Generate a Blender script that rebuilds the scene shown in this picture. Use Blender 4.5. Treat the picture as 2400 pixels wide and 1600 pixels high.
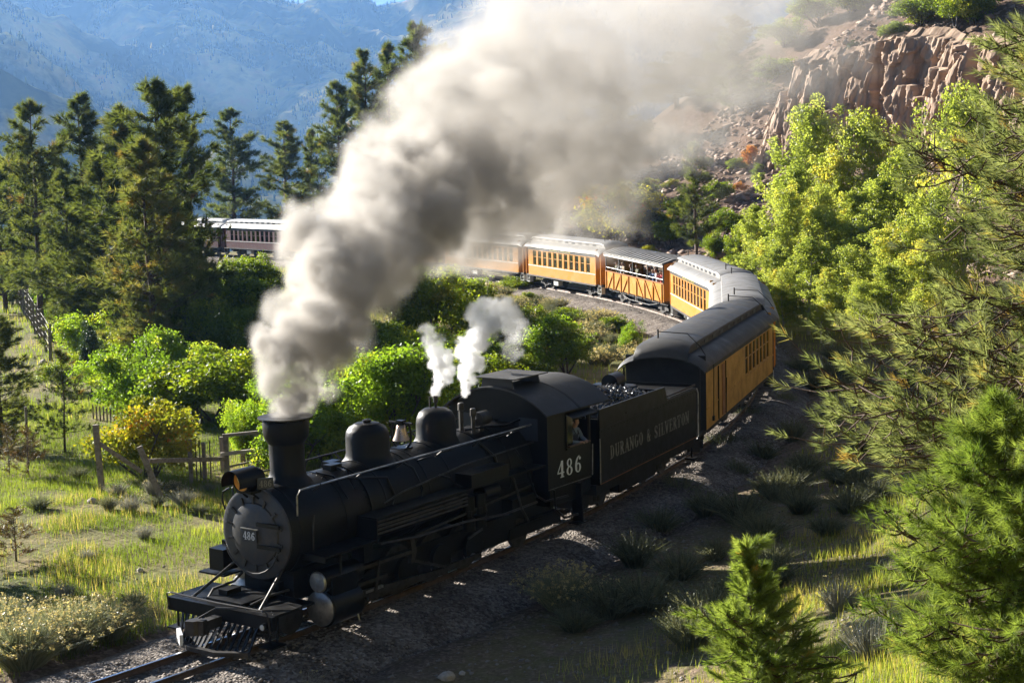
import bpy, math, random
import numpy as np
from mathutils import Vector, Matrix

R = math.radians
rng = np.random.default_rng(7)
random.seed(7)
for o in list(bpy.data.objects):
    bpy.data.objects.remove(o)
SC = bpy.context.scene
COL = SC.collection

# ---------------------------------------------------------------- camera
CAM_F, CAM_TH, CAM_H, CAM_RO = 3657.47, R(6.8799), 9.7613, R(1.4855)   # focal length in photo pixels (2400 wide)
cam_d = bpy.data.cameras.new('camera')
cam = bpy.data.objects.new('camera', cam_d)
COL.objects.link(cam)
cam_d.sensor_fit = 'HORIZONTAL'
cam_d.sensor_width = 36.0
cam_d.lens = CAM_F / 2400 * 36.0
cam_d.clip_start = 0.1
cam_d.clip_end = 20000
cam.matrix_world = Matrix.Translation((0, 0, CAM_H)) @ Matrix.Rotation(R(90) - CAM_TH, 4, 'X') @ Matrix.Rotation(-CAM_RO, 4, 'Z')
SC.camera = cam

# ---------------------------------------------------------------- sky, sun, exposure
SUN_AZ, SUN_EL = R(41.0), R(19.8)      # the sun stands behind and to the left: (-cos az, sin az)
sun_to = Vector((-math.cos(SUN_AZ) * math.cos(SUN_EL), math.sin(SUN_AZ) * math.cos(SUN_EL), math.sin(SUN_EL)))
W = bpy.data.worlds.new('World')
SC.world = W
W.use_nodes = True
nt = W.node_tree
nt.nodes.clear()
sky = nt.nodes.new('ShaderNodeTexSky')
sky.sky_type = 'NISHITA'
sky.sun_disc = False
sky.sun_elevation = SUN_EL
sky.sun_rotation = math.atan2(sun_to.x, sun_to.y)
sky.altitude = 2400
sky.air_density = 0.3
sky.dust_density = 0.1
bg = nt.nodes.new('ShaderNodeBackground')
bg.inputs['Strength'].default_value = 0.05
wo = nt.nodes.new('ShaderNodeOutputWorld')
nt.links.new(sky.outputs[0], bg.inputs[0])
nt.links.new(bg.outputs[0], wo.inputs[0])
sun_d = bpy.data.lights.new('sun', 'SUN')
sun_d.energy = 5.0
sun_d.angle = R(0.53)
sun_d.color = (1.0, 0.945, 0.86)
sun = bpy.data.objects.new('sun', sun_d)
COL.objects.link(sun)
sun.rotation_euler = sun_to.to_track_quat('Z', 'Y').to_euler()
SC.view_settings.view_transform = 'Standard'
SC.view_settings.look = 'None'
SC.view_settings.exposure = 1.95
SC.view_settings.gamma = 1.0
SC.render.engine = 'CYCLES'
cy = SC.cycles
cy.use_denoising = True
cy.max_bounces = 8
cy.diffuse_bounces = 3
cy.glossy_bounces = 2
cy.transmission_bounces = 4
cy.transparent_max_bounces = 8
cy.volume_bounces = 6
cy.volume_step_rate = 2.0
cy.volume_max_steps = 256
cy.use_adaptive_sampling = True
cy.sample_clamp_indirect = 6.0

# ---------------------------------------------------------------- materials
def new_mat(name):
    m = bpy.data.materials.new(name)
    m.use_nodes = True
    m.node_tree.nodes.clear()
    return m, m.node_tree.nodes, m.node_tree.links

def noise_node(N, L, scale, detail=4, coord='Object', rough=0.6):
    tc = N.new('ShaderNodeTexCoord')
    n = N.new('ShaderNodeTexNoise')
    n.inputs['Scale'].default_value = scale
    n.inputs['Detail'].default_value = detail
    n.inputs['Roughness'].default_value = rough
    L.new(tc.outputs[coord], n.inputs['Vector'])
    return n

def ramp(N, L, fac, stops):
    r = N.new('ShaderNodeValToRGB')
    e = r.color_ramp.elements
    while len(e) < len(stops):
        e.new(0.5)
    for i, (p, c) in enumerate(stops):
        e[i].position = p
        e[i].color = (*c, 1) if len(c) == 3 else c
    L.new(fac, r.inputs[0])
    return r

def paint(name, col, rough=0.5, metal=0.0, var=0.25, scale=3.0, bump=0.0, bscale=30.0, dirt=None, spec=0.5, coord='Object'):
    """painted or bare surface: base colour with blotchy wear, roughness variation and a little relief"""
    m, N, L = new_mat(name)
    b = N.new('ShaderNodeBsdfPrincipled')
    o = N.new('ShaderNodeOutputMaterial')
    L.new(b.outputs[0], o.inputs[0])
    n = noise_node(N, L, scale, 6, coord)
    d = dirt if dirt else tuple(c * (1 - var) for c in col)
    hi = tuple(min(1, c * (1 + var * 0.6)) for c in col)
    r = ramp(N, L, n.outputs[0], [(0.3, d), (0.52, col), (0.75, hi)])
    L.new(r.outputs[0], b.inputs['Base Color'])
    b.inputs['Metallic'].default_value = metal
    b.inputs['Specular IOR Level'].default_value = spec
    rr = ramp(N, L, n.outputs[0], [(0.3, (min(1, rough * 1.25),) * 3), (0.7, (rough * 0.8,) * 3)])
    L.new(rr.outputs[0], b.inputs['Roughness'])
    if bump:
        n2 = noise_node(N, L, bscale, 3, coord)
        bp = N.new('ShaderNodeBump')
        bp.inputs['Strength'].default_value = bump
        bp.inputs['Distance'].default_value = 0.02
        L.new(n2.outputs[0], bp.inputs['Height'])
        L.new(bp.outputs[0], b.inputs['Normal'])
    return m

def leaf_mat(name, stops, trans=0.5, tcol=(1.5, 1.7, 0.6), rough=0.45, objvar=0.25, spec=0.35):
    """leaves: colour by the per-leaf attribute 'tint', light passes through"""
    m, N, L = new_mat(name)
    a = N.new('ShaderNodeAttribute')
    a.attribute_name = 'tint'
    oi = N.new('ShaderNodeObjectInfo')
    mm = N.new('ShaderNodeMath'); mm.operation = 'MULTIPLY_ADD'
    L.new(oi.outputs['Random'], mm.inputs[0]); mm.inputs[1].default_value = objvar
    L.new(a.outputs['Fac'], mm.inputs[2])
    ms = N.new('ShaderNodeMath'); ms.operation = 'SUBTRACT'
    L.new(mm.outputs[0], ms.inputs[0]); ms.inputs[1].default_value = objvar / 2
    r = ramp(N, L, ms.outputs[0], stops)
    p = N.new('ShaderNodeBsdfPrincipled')
    p.inputs['Roughness'].default_value = rough
    p.inputs['Specular IOR Level'].default_value = spec
    L.new(r.outputs[0], p.inputs['Base Color'])
    mx = N.new('ShaderNodeMixRGB'); mx.blend_type = 'MULTIPLY'; mx.inputs[0].default_value = 1
    L.new(r.outputs[0], mx.inputs[1]); mx.inputs[2].default_value = (*tcol, 1)
    t = N.new('ShaderNodeBsdfTranslucent')
    L.new(mx.outputs[0], t.inputs[0])
    s = N.new('ShaderNodeMixShader'); s.inputs[0].default_value = trans
    L.new(p.outputs[0], s.inputs[1]); L.new(t.outputs[0], s.inputs[2])
    o = N.new('ShaderNodeOutputMaterial')
    L.new(s.outputs[0], o.inputs[0])
    return m

M = {}
M['black'] = paint('loco_black', (0.003, 0.003, 0.0034), 0.36, var=0.5, scale=3.5, bump=0.15, bscale=16, dirt=(0.009, 0.008, 0.007), spec=0.25)
M['soot'] = paint('sooty_black', (0.0036, 0.0035, 0.0034), 0.45, var=0.4, scale=2.6, bump=0.3, bscale=9, dirt=(0.012, 0.0105, 0.009), spec=0.22)
M['graphite'] = paint('graphite_front', (0.035, 0.036, 0.04), 0.5, var=0.5, scale=4, bump=0.1, dirt=(0.085, 0.07, 0.05))
M['steel'] = paint('worn_steel', (0.42, 0.41, 0.39), 0.38, 0.85, var=0.5, scale=6, bump=0.05)
M['dark_steel'] = paint('dark_steel', (0.06, 0.055, 0.05), 0.5, 0.6, var=0.5, scale=6)
M['rail_side'] = paint('rail_rust', (0.10, 0.065, 0.045), 0.6, 0.4, var=0.4, scale=5)
M['rail_top'] = paint('rail_polished', (0.50, 0.52, 0.56), 0.28, 1.0, var=0.2, scale=5)
M['bronze'] = paint('bell_bronze', (0.62, 0.45, 0.33), 0.3, 0.9, var=0.3, scale=8)
M['white_paint'] = paint('white_lettering', (0.72, 0.74, 0.76), 0.5, var=0.12, scale=30)
M['worn_letter'] = paint('worn_lettering', (0.24, 0.225, 0.20), 0.6, var=0.5, scale=5, dirt=(0.06, 0.055, 0.05))
M['amber'] = paint('amber_lens', (0.75, 0.33, 0.05), 0.15, var=0.4, scale=4)
M['cream'] = paint('lens_reflector', (0.85, 0.75, 0.25), 0.15, var=0.1)
M['plate_blue'] = paint('plate_dark', (0.02, 0.025, 0.035), 0.4, var=0.2)
M['yellow'] = paint('coach_yellow', (0.50, 0.21, 0.010), 0.42, var=0.16, scale=2.5, bump=0.05, bscale=40, dirt=(0.55, 0.23, 0.03))
M['yellow_old'] = paint('combine_yellow', (0.60, 0.30, 0.035), 0.5, var=0.2, scale=2.0, bump=0.05, bscale=40, dirt=(0.42, 0.21, 0.04))
M['maroon'] = paint('coach_maroon', (0.085, 0.022, 0.022), 0.4, var=0.25)
M['trim_brown'] = paint('stake_brown', (0.33, 0.12, 0.02), 0.5, var=0.25)
M['roof_grey'] = paint('coach_roof_grey', (0.215, 0.205, 0.19), 0.6, var=0.3, scale=1.4, bump=0.15, bscale=18)
M['roof_black'] = paint('black_roof_and_rib_shade', (0.032, 0.031, 0.030), 0.6, var=0.5, scale=1.3, bump=0.2, bscale=12, dirt=(0.055, 0.052, 0.047))  # black roofs; on the open cars it paints in the rib shadows
M['white_and_glare'] = paint('pale_roof_and_glare', (0.60, 0.58, 0.54), 0.55, var=0.2, scale=1.4)  # white panels and trim; maroon coach roofs have sun glare in this colour
M['coach_dark'] = paint('end_wall_dark', (0.010, 0.009, 0.008), 0.55, var=0.4)
M['under'] = paint('underframe_black', (0.018, 0.016, 0.015), 0.65, var=0.5, scale=6, dirt=(0.05, 0.04, 0.03))
M['silver'] = paint('aluminium_trim', (0.62, 0.62, 0.60), 0.4, 0.5, var=0.15)
M['seat'] = paint('seat_cloth', (0.09, 0.03, 0.025), 0.8, var=0.3)
M['wood_int'] = paint('interior_wood', (0.10, 0.055, 0.03), 0.6, var=0.3)
M['coal'] = paint('coal_lump', (0.014, 0.014, 0.015), 0.24, var=0.5, scale=9, spec=0.8)
M['wood_grey'] = paint('weathered_wood', (0.24, 0.20, 0.155), 0.8, var=0.35, scale=9, bump=0.35, bscale=60, dirt=(0.11, 0.09, 0.07))
M['tie'] = paint('tie_wood', (0.07, 0.055, 0.042), 0.85, var=0.4, scale=8, bump=0.3)
M['wire'] = paint('fence_wire', (0.22, 0.21, 0.20), 0.6, 0.3, var=0.3)
M['bark_pine'] = paint('pine_bark', (0.085, 0.05, 0.032), 0.9, var=0.5, scale=7, bump=0.6, bscale=25)
M['bark_dark'] = paint('shrub_bark', (0.07, 0.055, 0.045), 0.9, var=0.4, scale=7)
M['bark_pale'] = paint('aspen_bark', (0.42, 0.39, 0.33), 0.8, var=0.4, scale=9, dirt=(0.12, 0.1, 0.09))
M['rock'] = paint('sandstone', (0.33, 0.225, 0.15), 0.95, var=0.5, scale=0.9, bump=1.0, bscale=4, dirt=(0.12, 0.075, 0.05), coord='Generated')
for _n in list(M['rock'].node_tree.nodes):
    if _n.type == 'TEX_COORD':
        for _l in list(_n.outputs['Generated'].links):
            _to = _l.to_socket
            _mp = M['rock'].node_tree.nodes.new('ShaderNodeMapping')
            _mp.inputs['Scale'].default_value = (1.0, 1.0, 0.28)
            _g = M['rock'].node_tree.nodes.new('ShaderNodeNewGeometry')
            M['rock'].node_tree.links.new(_g.outputs['Position'], _mp.inputs[0])
            M['rock'].node_tree.links.new(_mp.outputs[0], _to)
M['rubble'] = paint('rubble_stone', (0.30, 0.215, 0.16), 0.9, var=0.4, scale=0.8, bump=0.4, dirt=(0.17, 0.115, 0.085))
M['stone_pale'] = paint('pale_stone', (0.46, 0.40, 0.33), 0.9, var=0.3, scale=1.5)
M['gravel'] = paint('ballast_stone', (0.25, 0.215, 0.18), 0.9, var=0.5, scale=9, dirt=(0.10, 0.085, 0.075))

def add_boards(m, pitch=0.07, strength=0.35):
    """narrow vertical boards: grooves across local x"""
    N, L = m.node_tree.nodes, m.node_tree.links
    b = [n for n in N if n.type == 'BSDF_PRINCIPLED'][0]
    tc = N.new('ShaderNodeTexCoord'); sp = N.new('ShaderNodeSeparateXYZ'); L.new(tc.outputs['Object'], sp.inputs[0])
    f = N.new('ShaderNodeMath'); f.operation = 'PINGPONG'; f.inputs[1].default_value = pitch / 2
    L.new(sp.outputs[0], f.inputs[0])
    r = N.new('ShaderNodeMapRange'); r.inputs[1].default_value = 0.0; r.inputs[2].default_value = pitch * 0.12
    L.new(f.outputs[0], r.inputs[0])
    bp = N.new('ShaderNodeBump'); bp.inputs['Strength'].default_value = strength; bp.inputs['Distance'].default_value = 0.01
    L.new(r.outputs[0], bp.inputs['Height']); L.new(bp.outputs[0], b.inputs['Normal'])
for _k in ('yellow', 'yellow_old', 'maroon'):
    add_boards(M[_k], 0.09 if _k != 'yellow_old' else 0.11, 0.5)

def glass_mat():
    m, N, L = new_mat('window_glass')
    t = N.new('ShaderNodeBsdfTransparent'); t.inputs[0].default_value = (0.62, 0.64, 0.62, 1)
    g = N.new('ShaderNodeBsdfGlossy'); g.inputs['Roughness'].default_value = 0.04
    f = N.new('ShaderNodeFresnel'); f.inputs[0].default_value = 1.6
    s = N.new('ShaderNodeMixShader')
    L.new(f.outputs[0], s.inputs[0]); L.new(t.outputs[0], s.inputs[1]); L.new(g.outputs[0], s.inputs[2])
    o = N.new('ShaderNodeOutputMaterial'); L.new(s.outputs[0], o.inputs[0])
    return m
M['glass'] = glass_mat()

G1, G2, G3 = (0.020, 0.045, 0.008), (0.075, 0.145, 0.018), (0.155, 0.215, 0.030)
M['leaf_oak'] = leaf_mat('oak_leaf', [(0.0, (0.032, 0.055, 0.008)), (0.35, (0.095, 0.14, 0.015)), (0.7, (0.17, 0.22, 0.025)), (1.0, (0.27, 0.27, 0.04))], 0.55, (1.8, 1.8, 0.5))
M['leaf_bright'] = leaf_mat('box_elder_leaf', [(0.0, (0.055, 0.09, 0.012)), (0.4, (0.14, 0.215, 0.028)), (0.75, (0.225, 0.295, 0.045)), (1.0, (0.34, 0.34, 0.06))], 0.6, (1.65, 1.75, 0.55))
M['leaf_yellow'] = leaf_mat('turning_leaf', [(0.0, (0.10, 0.14, 0.015)), (0.35, (0.24, 0.26, 0.025)), (0.7, (0.42, 0.36, 0.03)), (0.9, (0.44, 0.27, 0.025)), (1.0, (0.55, 0.20, 0.03))], 0.5, (1.3, 1.3, 0.6))
M['leaf_orange'] = leaf_mat('orange_leaf', [(0.0, (0.30, 0.17, 0.02)), (0.5, (0.48, 0.20, 0.02)), (1.0, (0.55, 0.15, 0.02))], 0.5, (1.2, 1.2, 0.6))
M['leaf_aspen'] = leaf_mat('aspen_leaf', [(0.0, (0.11, 0.15, 0.035)), (0.35, (0.235, 0.285, 0.07)), (0.8, (0.33, 0.37, 0.11)), (1.0, (0.5, 0.42, 0.09))], 0.6, (1.7, 1.65, 0.75))
M['needle'] = leaf_mat('pine_needle', [(0.0, (0.028, 0.042, 0.014)), (0.4, (0.088, 0.112, 0.036)), (0.75, (0.15, 0.17, 0.06)), (0.93, (0.21, 0.20, 0.075)), (1.0, (0.24, 0.16, 0.05))], 0.45, (1.6, 1.6, 0.7), 0.6, 0.25, 0.12)
M['needle_near'] = leaf_mat('near_pine_needle', [(0.0, (0.045, 0.065, 0.026)), (0.4, (0.145, 0.175, 0.082)), (0.75, (0.24, 0.265, 0.15)), (0.9, (0.27, 0.25, 0.10)), (1.0, (0.34, 0.22, 0.08))], 0.45, (1.6, 1.6, 0.8), 0.6, 0.05, 0.15)
M['needle_young'] = leaf_mat('young_pine_needle', [(0.0, (0.07, 0.12, 0.025)), (0.4, (0.145, 0.195, 0.055)), (0.8, (0.235, 0.29, 0.10)), (0.95, (0.30, 0.31, 0.11)), (1.0, (0.42, 0.22, 0.05))], 0.5, (1.7, 1.7, 0.7), 0.6, 0.1, 0.15)
M['needle_brown'] = leaf_mat('browned_needle', [(0.0, (0.05, 0.045, 0.015)), (0.5, (0.14, 0.105, 0.035)), (1.0, (0.26, 0.15, 0.05))], 0.3, (1.3, 1.2, 0.7))
M['juniper'] = leaf_mat('juniper_scale', [(0.0, (0.022, 0.038, 0.022)), (0.6, (0.06, 0.09, 0.05)), (1.0, (0.10, 0.13, 0.075))], 0.2)
M['sage'] = leaf_mat('sage_leaf', [(0.0, (0.07, 0.085, 0.055)), (0.5, (0.17, 0.18, 0.115)), (0.85, (0.27, 0.26, 0.15)), (1.0, (0.36, 0.29, 0.14))], 0.3, (1.2, 1.2, 0.8), 0.7, 0.3, 0.2)
M['sage_pale'] = leaf_mat('rabbitbrush_stem', [(0.0, (0.13, 0.15, 0.095)), (0.5, (0.25, 0.27, 0.18)), (1.0, (0.38, 0.37, 0.24))], 0.3, (1.2, 1.2, 0.8), 0.7, 0.2, 0.2)
M['sage_grey'] = leaf_mat('grey_stem', [(0.0, (0.20, 0.19, 0.16)), (0.5, (0.34, 0.33, 0.28)), (1.0, (0.46, 0.44, 0.37))], 0.2, (1.1, 1.1, 0.9), 0.7, 0.1, 0.2)
M['flower'] = leaf_mat('rabbitbrush_flower', [(0.0, (0.40, 0.33, 0.17)), (0.5, (0.55, 0.46, 0.24)), (0.9, (0.62, 0.50, 0.20)), (1.0, (0.66, 0.47, 0.04))], 0.4, (1.1, 1.1, 0.8))
M['grass'] = leaf_mat('meadow_grass', [(0.0, (0.085, 0.125, 0.016)), (0.35, (0.17, 0.235, 0.035)), (0.6, (0.26, 0.29, 0.065)), (0.82, (0.42, 0.35, 0.13)), (1.0, (0.52, 0.40, 0.21))], 0.55, (1.5, 1.45, 0.65), 0.6, 0.0)
M['far_tree'] = leaf_mat('distant_conifer', [(0.0, (0.016, 0.028, 0.012)), (0.6, (0.045, 0.065, 0.024)), (0.93, (0.08, 0.10, 0.03)), (1.0, (0.30, 0.22, 0.04))], 0.0, (1, 1, 1), 0.95, 0.0, 0.0)

# ---------------------------------------------------------------- mesh helpers
def mesh_np(name, V, F, mat=None, tint=None, smooth=False):
    """mesh from arrays; F is one (m, k) array or a list of such arrays"""
    Fs = F if isinstance(F, list) else [F]
    me = bpy.data.meshes.new(name)
    V = np.asarray(V, dtype=np.float32)
    me.vertices.add(len(V))
    me.vertices.foreach_set('co', V.ravel())
    nl = sum(f.size for f in Fs)
    npoly = sum(len(f) for f in Fs)
    me.loops.add(nl)
    me.polygons.add(npoly)
    me.loops.foreach_set('vertex_index', np.concatenate([f.ravel() for f in Fs]).astype(np.int32))
    tot = np.concatenate([np.full(len(f), f.shape[1]) for f in Fs])
    st = np.concatenate([[0], np.cumsum(tot)[:-1]]).astype(np.int32)
    me.polygons.foreach_set('loop_start', st)
    if smooth:
        me.polygons.foreach_set('use_smooth', np.ones(npoly, dtype=bool))
    me.update(calc_edges=True)
    if tint is not None:
        a = me.attributes.new('tint', 'FLOAT', 'POINT')
        a.data.foreach_set('value', np.asarray(tint, dtype=np.float32))
    if mat is not None:
        me.materials.append(mat)
    return me

def smooth_by_angle(me, deg=35):
    try:
        me.polygons.foreach_set('use_smooth', np.ones(len(me.polygons), dtype=bool))
        me.set_sharp_from_angle(angle=R(deg))
    except Exception:
        pass

class MB:
    """collects solids; build() links them as one mesh object"""
    def __init__(s):
        s.v, s.f, s.n = [], [], 0
    def add(s, V, F):
        s.v.append(np.asarray(V, dtype=float).reshape(-1, 3))
        k = s.n
        s.f.extend([tuple(i + k for i in f) for f in F])
        s.n += len(s.v[-1])
        return s
    def box(s, x0, x1, y0, y1, z0, z1):
        V = [(x, y, z) for x in (x0, x1) for y in (y0, y1) for z in (z0, z1)]
        return s.add(V, [(0, 1, 3, 2), (4, 6, 7, 5), (0, 4, 5, 1), (2, 3, 7, 6), (0, 2, 6, 4), (1, 5, 7, 3)])
    def bar(s, p, q, w, h=None, up=(0, 0, 1)):
        """rectangular bar from p to q"""
        h = h or w
        p, q = Vector(p), Vector(q)
        d = (q - p).normalized()
        u = Vector(up)
        if abs(d.dot(u)) > 0.95:
            u = Vector((1, 0, 0))
        a = d.cross(u).normalized() * (w / 2)
        b = a.cross(d).normalized() * (h / 2)
        V = [c + i * a + j * b for c in (p, q) for i, j in ((-1, -1), (1, -1), (1, 1), (-1, 1))]
        return s.add(V, [(0, 3, 2, 1), (4, 5, 6, 7), (0, 1, 5, 4), (1, 2, 6, 5), (2, 3, 7, 6), (3, 0, 4, 7)])
    def tube(s, pts, r, n=8, caps=True):
        """round tube through pts; r a number or one per point"""
        pts = [Vector(p) for p in pts]
        rs = r if hasattr(r, '__len__') else [r] * len(pts)
        rings = []
        for i, p in enumerate(pts):
            d = (pts[min(i + 1, len(pts) - 1)] - pts[max(i - 1, 0)]).normalized()
            u = Vector((0, 0, 1)) if abs(d.z) < 0.9 else Vector((1, 0, 0))
            a = d.cross(u).normalized()
            b = d.cross(a).normalized()
            rings.append([p + rs[i] * (math.cos(t) * a + math.sin(t) * b) for t in [2 * math.pi * j / n for j in range(n)]])
        V = [v for ring in rings for v in ring]
        F = [(i * n + j, i * n + (j + 1) % n, (i + 1) * n + (j + 1) % n, (i + 1) * n + j) for i in range(len(pts) - 1) for j in range(n)]
        if caps:
            F += [tuple(range(n))[::-1], tuple((len(pts) - 1) * n + j for j in range(n))]
        return s.add(V, F)
    def lathe(s, prof, c=(0, 0, 0), axis='z', n=24, a0=0.0, a1=2 * math.pi, closed=True):
        """profile of (r, h) turned about an axis through c; open ends are capped when r > 0"""
        k = n if closed else n + 1
        V = []
        for r, h in prof:
            for j in range(k):
                t = a0 + (a1 - a0) * j / n
                p, q = r * math.cos(t), r * math.sin(t)
                V.append({'z': (p, q, h), 'x': (h, p, q), 'y': (q, h, p)}[axis])
        V = np.array(V) + np.array(c)
        F = [(i * k + j, i * k + (j + 1) % k, (i + 1) * k + (j + 1) % k, (i + 1) * k + j) for i in range(len(prof) - 1) for j in range(n)]
        if closed:
            F += [tuple(range(k))[::-1], tuple((len(prof) - 1) * k + j for j in range(k))]
        return s.add(V, F)
    def prism(s, poly, h0, h1, axis='y'):
        """2-D polygon extruded; axis y: poly is (x, z); axis x: (y, z); axis z: (x, y)"""
        m = len(poly)
        f = {'y': lambda p, h: (p[0], h, p[1]), 'x': lambda p, h: (h, p[0], p[1]), 'z': lambda p, h: (p[0], p[1], h)}[axis]
        V = [f(p, h) for h in (h0, h1) for p in poly]
        return s.add(V, [tuple(range(m))[::-1], tuple(range(m, 2 * m))] + [(i, (i + 1) % m, m + (i + 1) % m, m + i) for i in range(m)])
    def loft(s, rings, closed=False, cap=False):
        m = len(rings[0])
        V = [p for r in rings for p in r]
        k = m if closed else m - 1
        F = [(i * m + j, i * m + (j + 1) % m, (i + 1) * m + (j + 1) % m, (i + 1) * m + j) for i in range(len(rings) - 1) for j in range(k)]
        if cap:
            F += [tuple(range(m))[::-1], tuple((len(rings) - 1) * m + j for j in range(m))]
        return s.add(V, F)
    def mesh(s, name, mat=None, smooth=None):
        me = bpy.data.meshes.new(name)
        me.from_pydata(np.concatenate(s.v).tolist(), [], s.f)
        bm = __import__('bmesh').new()
        bm.from_mesh(me)
        __import__('bmesh').ops.recalc_face_normals(bm, faces=bm.faces)
        bm.to_mesh(me)
        bm.free()
        if mat:
            me.materials.append(mat)
        if smooth:
            smooth_by_angle(me, smooth)
        return me
    def build(s, name, mat, parent=None, smooth=None):
        return obj(name, s.mesh(name, mat, smooth), parent)

def obj(name, me, parent=None, loc=None, rot=None, scale=None):
    o = bpy.data.objects.new(name, me)
    COL.objects.link(o)
    if parent:
        o.parent = parent
    if loc is not None:
        o.location = loc
    if rot is not None:
        o.rotation_euler = rot
    if scale is not None:
        o.scale = scale
    return o

def tag(o, label=None, cat=None, group=None, kind=None):
    for k, v in (('label', label), ('category', cat), ('group', group), ('kind', kind)):
        if v:
            o[k] = v
    return o

def thing(name, label, cat, loc=(0, 0, 0), rz=0.0, group=None, scale=None):
    o = obj(name, None, None, loc, (0, 0, rz), scale)
    o.empty_display_size = 0.3
    return tag(o, label, cat, group)

# ---------------------------------------------------------------- photo pixel -> direction
def ray(u, v):
    A, B = (u - 1200) / CAM_F, (800 - v) / CAM_F
    a = A * math.cos(CAM_RO) + B * math.sin(CAM_RO)
    b = -A * math.sin(CAM_RO) + B * math.cos(CAM_RO)
    c, s = math.cos(CAM_TH), math.sin(CAM_TH)
    return np.array([a, c + b * s, -s + b * c])

def at_y(u, v, y):
    r = ray(u, v)
    return np.array([0, 0, CAM_H]) + r * (y / r[1])

# ---------------------------------------------------------------- value noise
def vnoise(x, y, seed=0):
    xi, yi = np.floor(x).astype(np.int64), np.floor(y).astype(np.int64)
    fx, fy = x - xi, y - yi
    fx, fy = fx * fx * (3 - 2 * fx), fy * fy * (3 - 2 * fy)
    def h(i, j):
        n = (i * 374761393 + j * 668265263 + seed * 982451653) & 0xffffffff
        n = ((n ^ (n >> 13)) * 1274126177) & 0xffffffff
        return ((n ^ (n >> 16)) & 0xffff) / 65535.0
    return (h(xi, yi) * (1 - fx) + h(xi + 1, yi) * fx) * (1 - fy) + (h(xi, yi + 1) * (1 - fx) + h(xi + 1, yi + 1) * fx) * fy

def fbm(x, y, octv=4, seed=0, gain=0.5):
    t, a, tot = 0, 1.0, 0
    for i in range(octv):
        t = t + a * vnoise(x * 2 ** i, y * 2 ** i, seed + i)
        tot += a
        a *= gain
    return t / tot

def sstep(a, b, x):
    t = np.clip((x - a) / (b - a), 0, 1)
    return t * t * (3 - 2 * t)
# ---------------------------------------------------------------- the track's line (read off the rails and the cars)
TK = np.arange(-10, 220, 20.0)
TKAP = np.array([0.01054, 0.01173, 0.01362, 0.01394, 0.01095, 0.00715, 0.00536, 0.00451, 0.0042, 0.00408, 0.00403, 0.00401])
TSS = np.arange(-40, 230, 0.5)
_kap = np.interp(TSS, TK, TKAP)
_h = np.concatenate([[0], np.cumsum(_kap[:-1] * 0.5)])
_i0 = int(np.argmin(np.abs(TSS)))
TH_ = _h - _h[_i0] + 0.946134
_x = np.concatenate([[0], np.cumsum(np.cos(TH_[:-1]) * 0.5)])
_y = np.concatenate([[0], np.cumsum(np.sin(TH_[:-1]) * 0.5)])
TX, TY = _x - _x[_i0] - 4.40179, _y - _y[_i0] + 32.72828

def track(s):
    """point and heading (towards the rear of the train) at s metres"""
    return np.interp(s, TSS, TX), np.interp(s, TSS, TY), np.interp(s, TSS, TH_)

def track_st(x, y):
    """s along the track and t across it (t > 0: outside of the bend)"""
    x, y = np.atleast_1d(x).astype(float), np.atleast_1d(y).astype(float)
    S, T = np.empty_like(x), np.empty_like(x)
    for i in range(0, len(x), 20000):
        a, b = x[i:i + 20000], y[i:i + 20000]
        d = (a[:, None] - TX) ** 2 + (b[:, None] - TY) ** 2
        k = d.argmin(1)
        dx, dy = a - TX[k], b - TY[k]
        al = dx * np.cos(TH_[k]) + dy * np.sin(TH_[k])
        S[i:i + 20000] = TSS[k] + al
        cr = dx * np.sin(TH_[k]) - dy * np.cos(TH_[k])
        T[i:i + 20000] = np.where(cr >= 0, 1, -1) * np.sqrt(d[np.arange(len(a)), k])
    return S, T

GX0, GX1, GY0, GY1 = -120.0, 150.0, -14.0, 270.0
def ground(x, y, st=None):
    x, y = np.atleast_1d(x).astype(float), np.atleast_1d(y).astype(float)
    s, t = st if st else track_st(x, y)
    n1 = fbm(x * 0.13 + 50, y * 0.13 + 50, 4, 3)
    z = -0.42 + 0.35 * (n1 - 0.5) * sstep(2.5, 8, np.abs(t))
    z = np.where(np.abs(t) < 2.7, np.minimum(z, -0.62), z)
    # the bank the photographer stands on
    near = 1 - sstep(22, 48, s)
    tt = np.clip(t - 4, 0, None)
    z = z + near * 0.043 * np.minimum(tt, 34) ** 1.72
    # hillside outside the bend, with a cliff band
    wf = sstep(28, 58, s) * (1 - sstep(122, 156, s))
    t0 = np.interp(s, [28, 45, 65, 90, 200], [27, 24, 15, 9.5, 9])
    q = np.clip(t - t0, 0, None)
    hill = 0.42 * q * q / (q + 5)
    tc = 37.5 + 5 * (fbm(s * 0.09, s * 0 + 3, 3, 9) - 0.5)
    wc = sstep(45, 60, s) * (1 - sstep(101, 106, s))
    hill = hill + wc * 7.5 * sstep(0, 2.2, t - tc) + 0.18 * np.clip(t - tc, 0, 60) * wf
    hill = hill + 1.6 * (fbm(x * 0.16, y * 0.16, 5, 21) - 0.5) * sstep(2, 10, q)
    z = z + wf * hill
    # beyond the end of the hill the ground falls away to the valley
    fall = sstep(140, 165, s) * np.clip(t - 7, 0, None) * 0.16
    z = z - np.minimum(fall, 14)
    # sides of the sheet run down below the valley sheet
    e = np.minimum.reduce([x - GX0, GX1 - x + 40, y - GY0 + 60, GY1 - y])
    z = z - (1 - sstep(0, 30, e)) * 16
    return z

def gz(x, y):
    return float(ground(x, y)[0])

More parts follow.
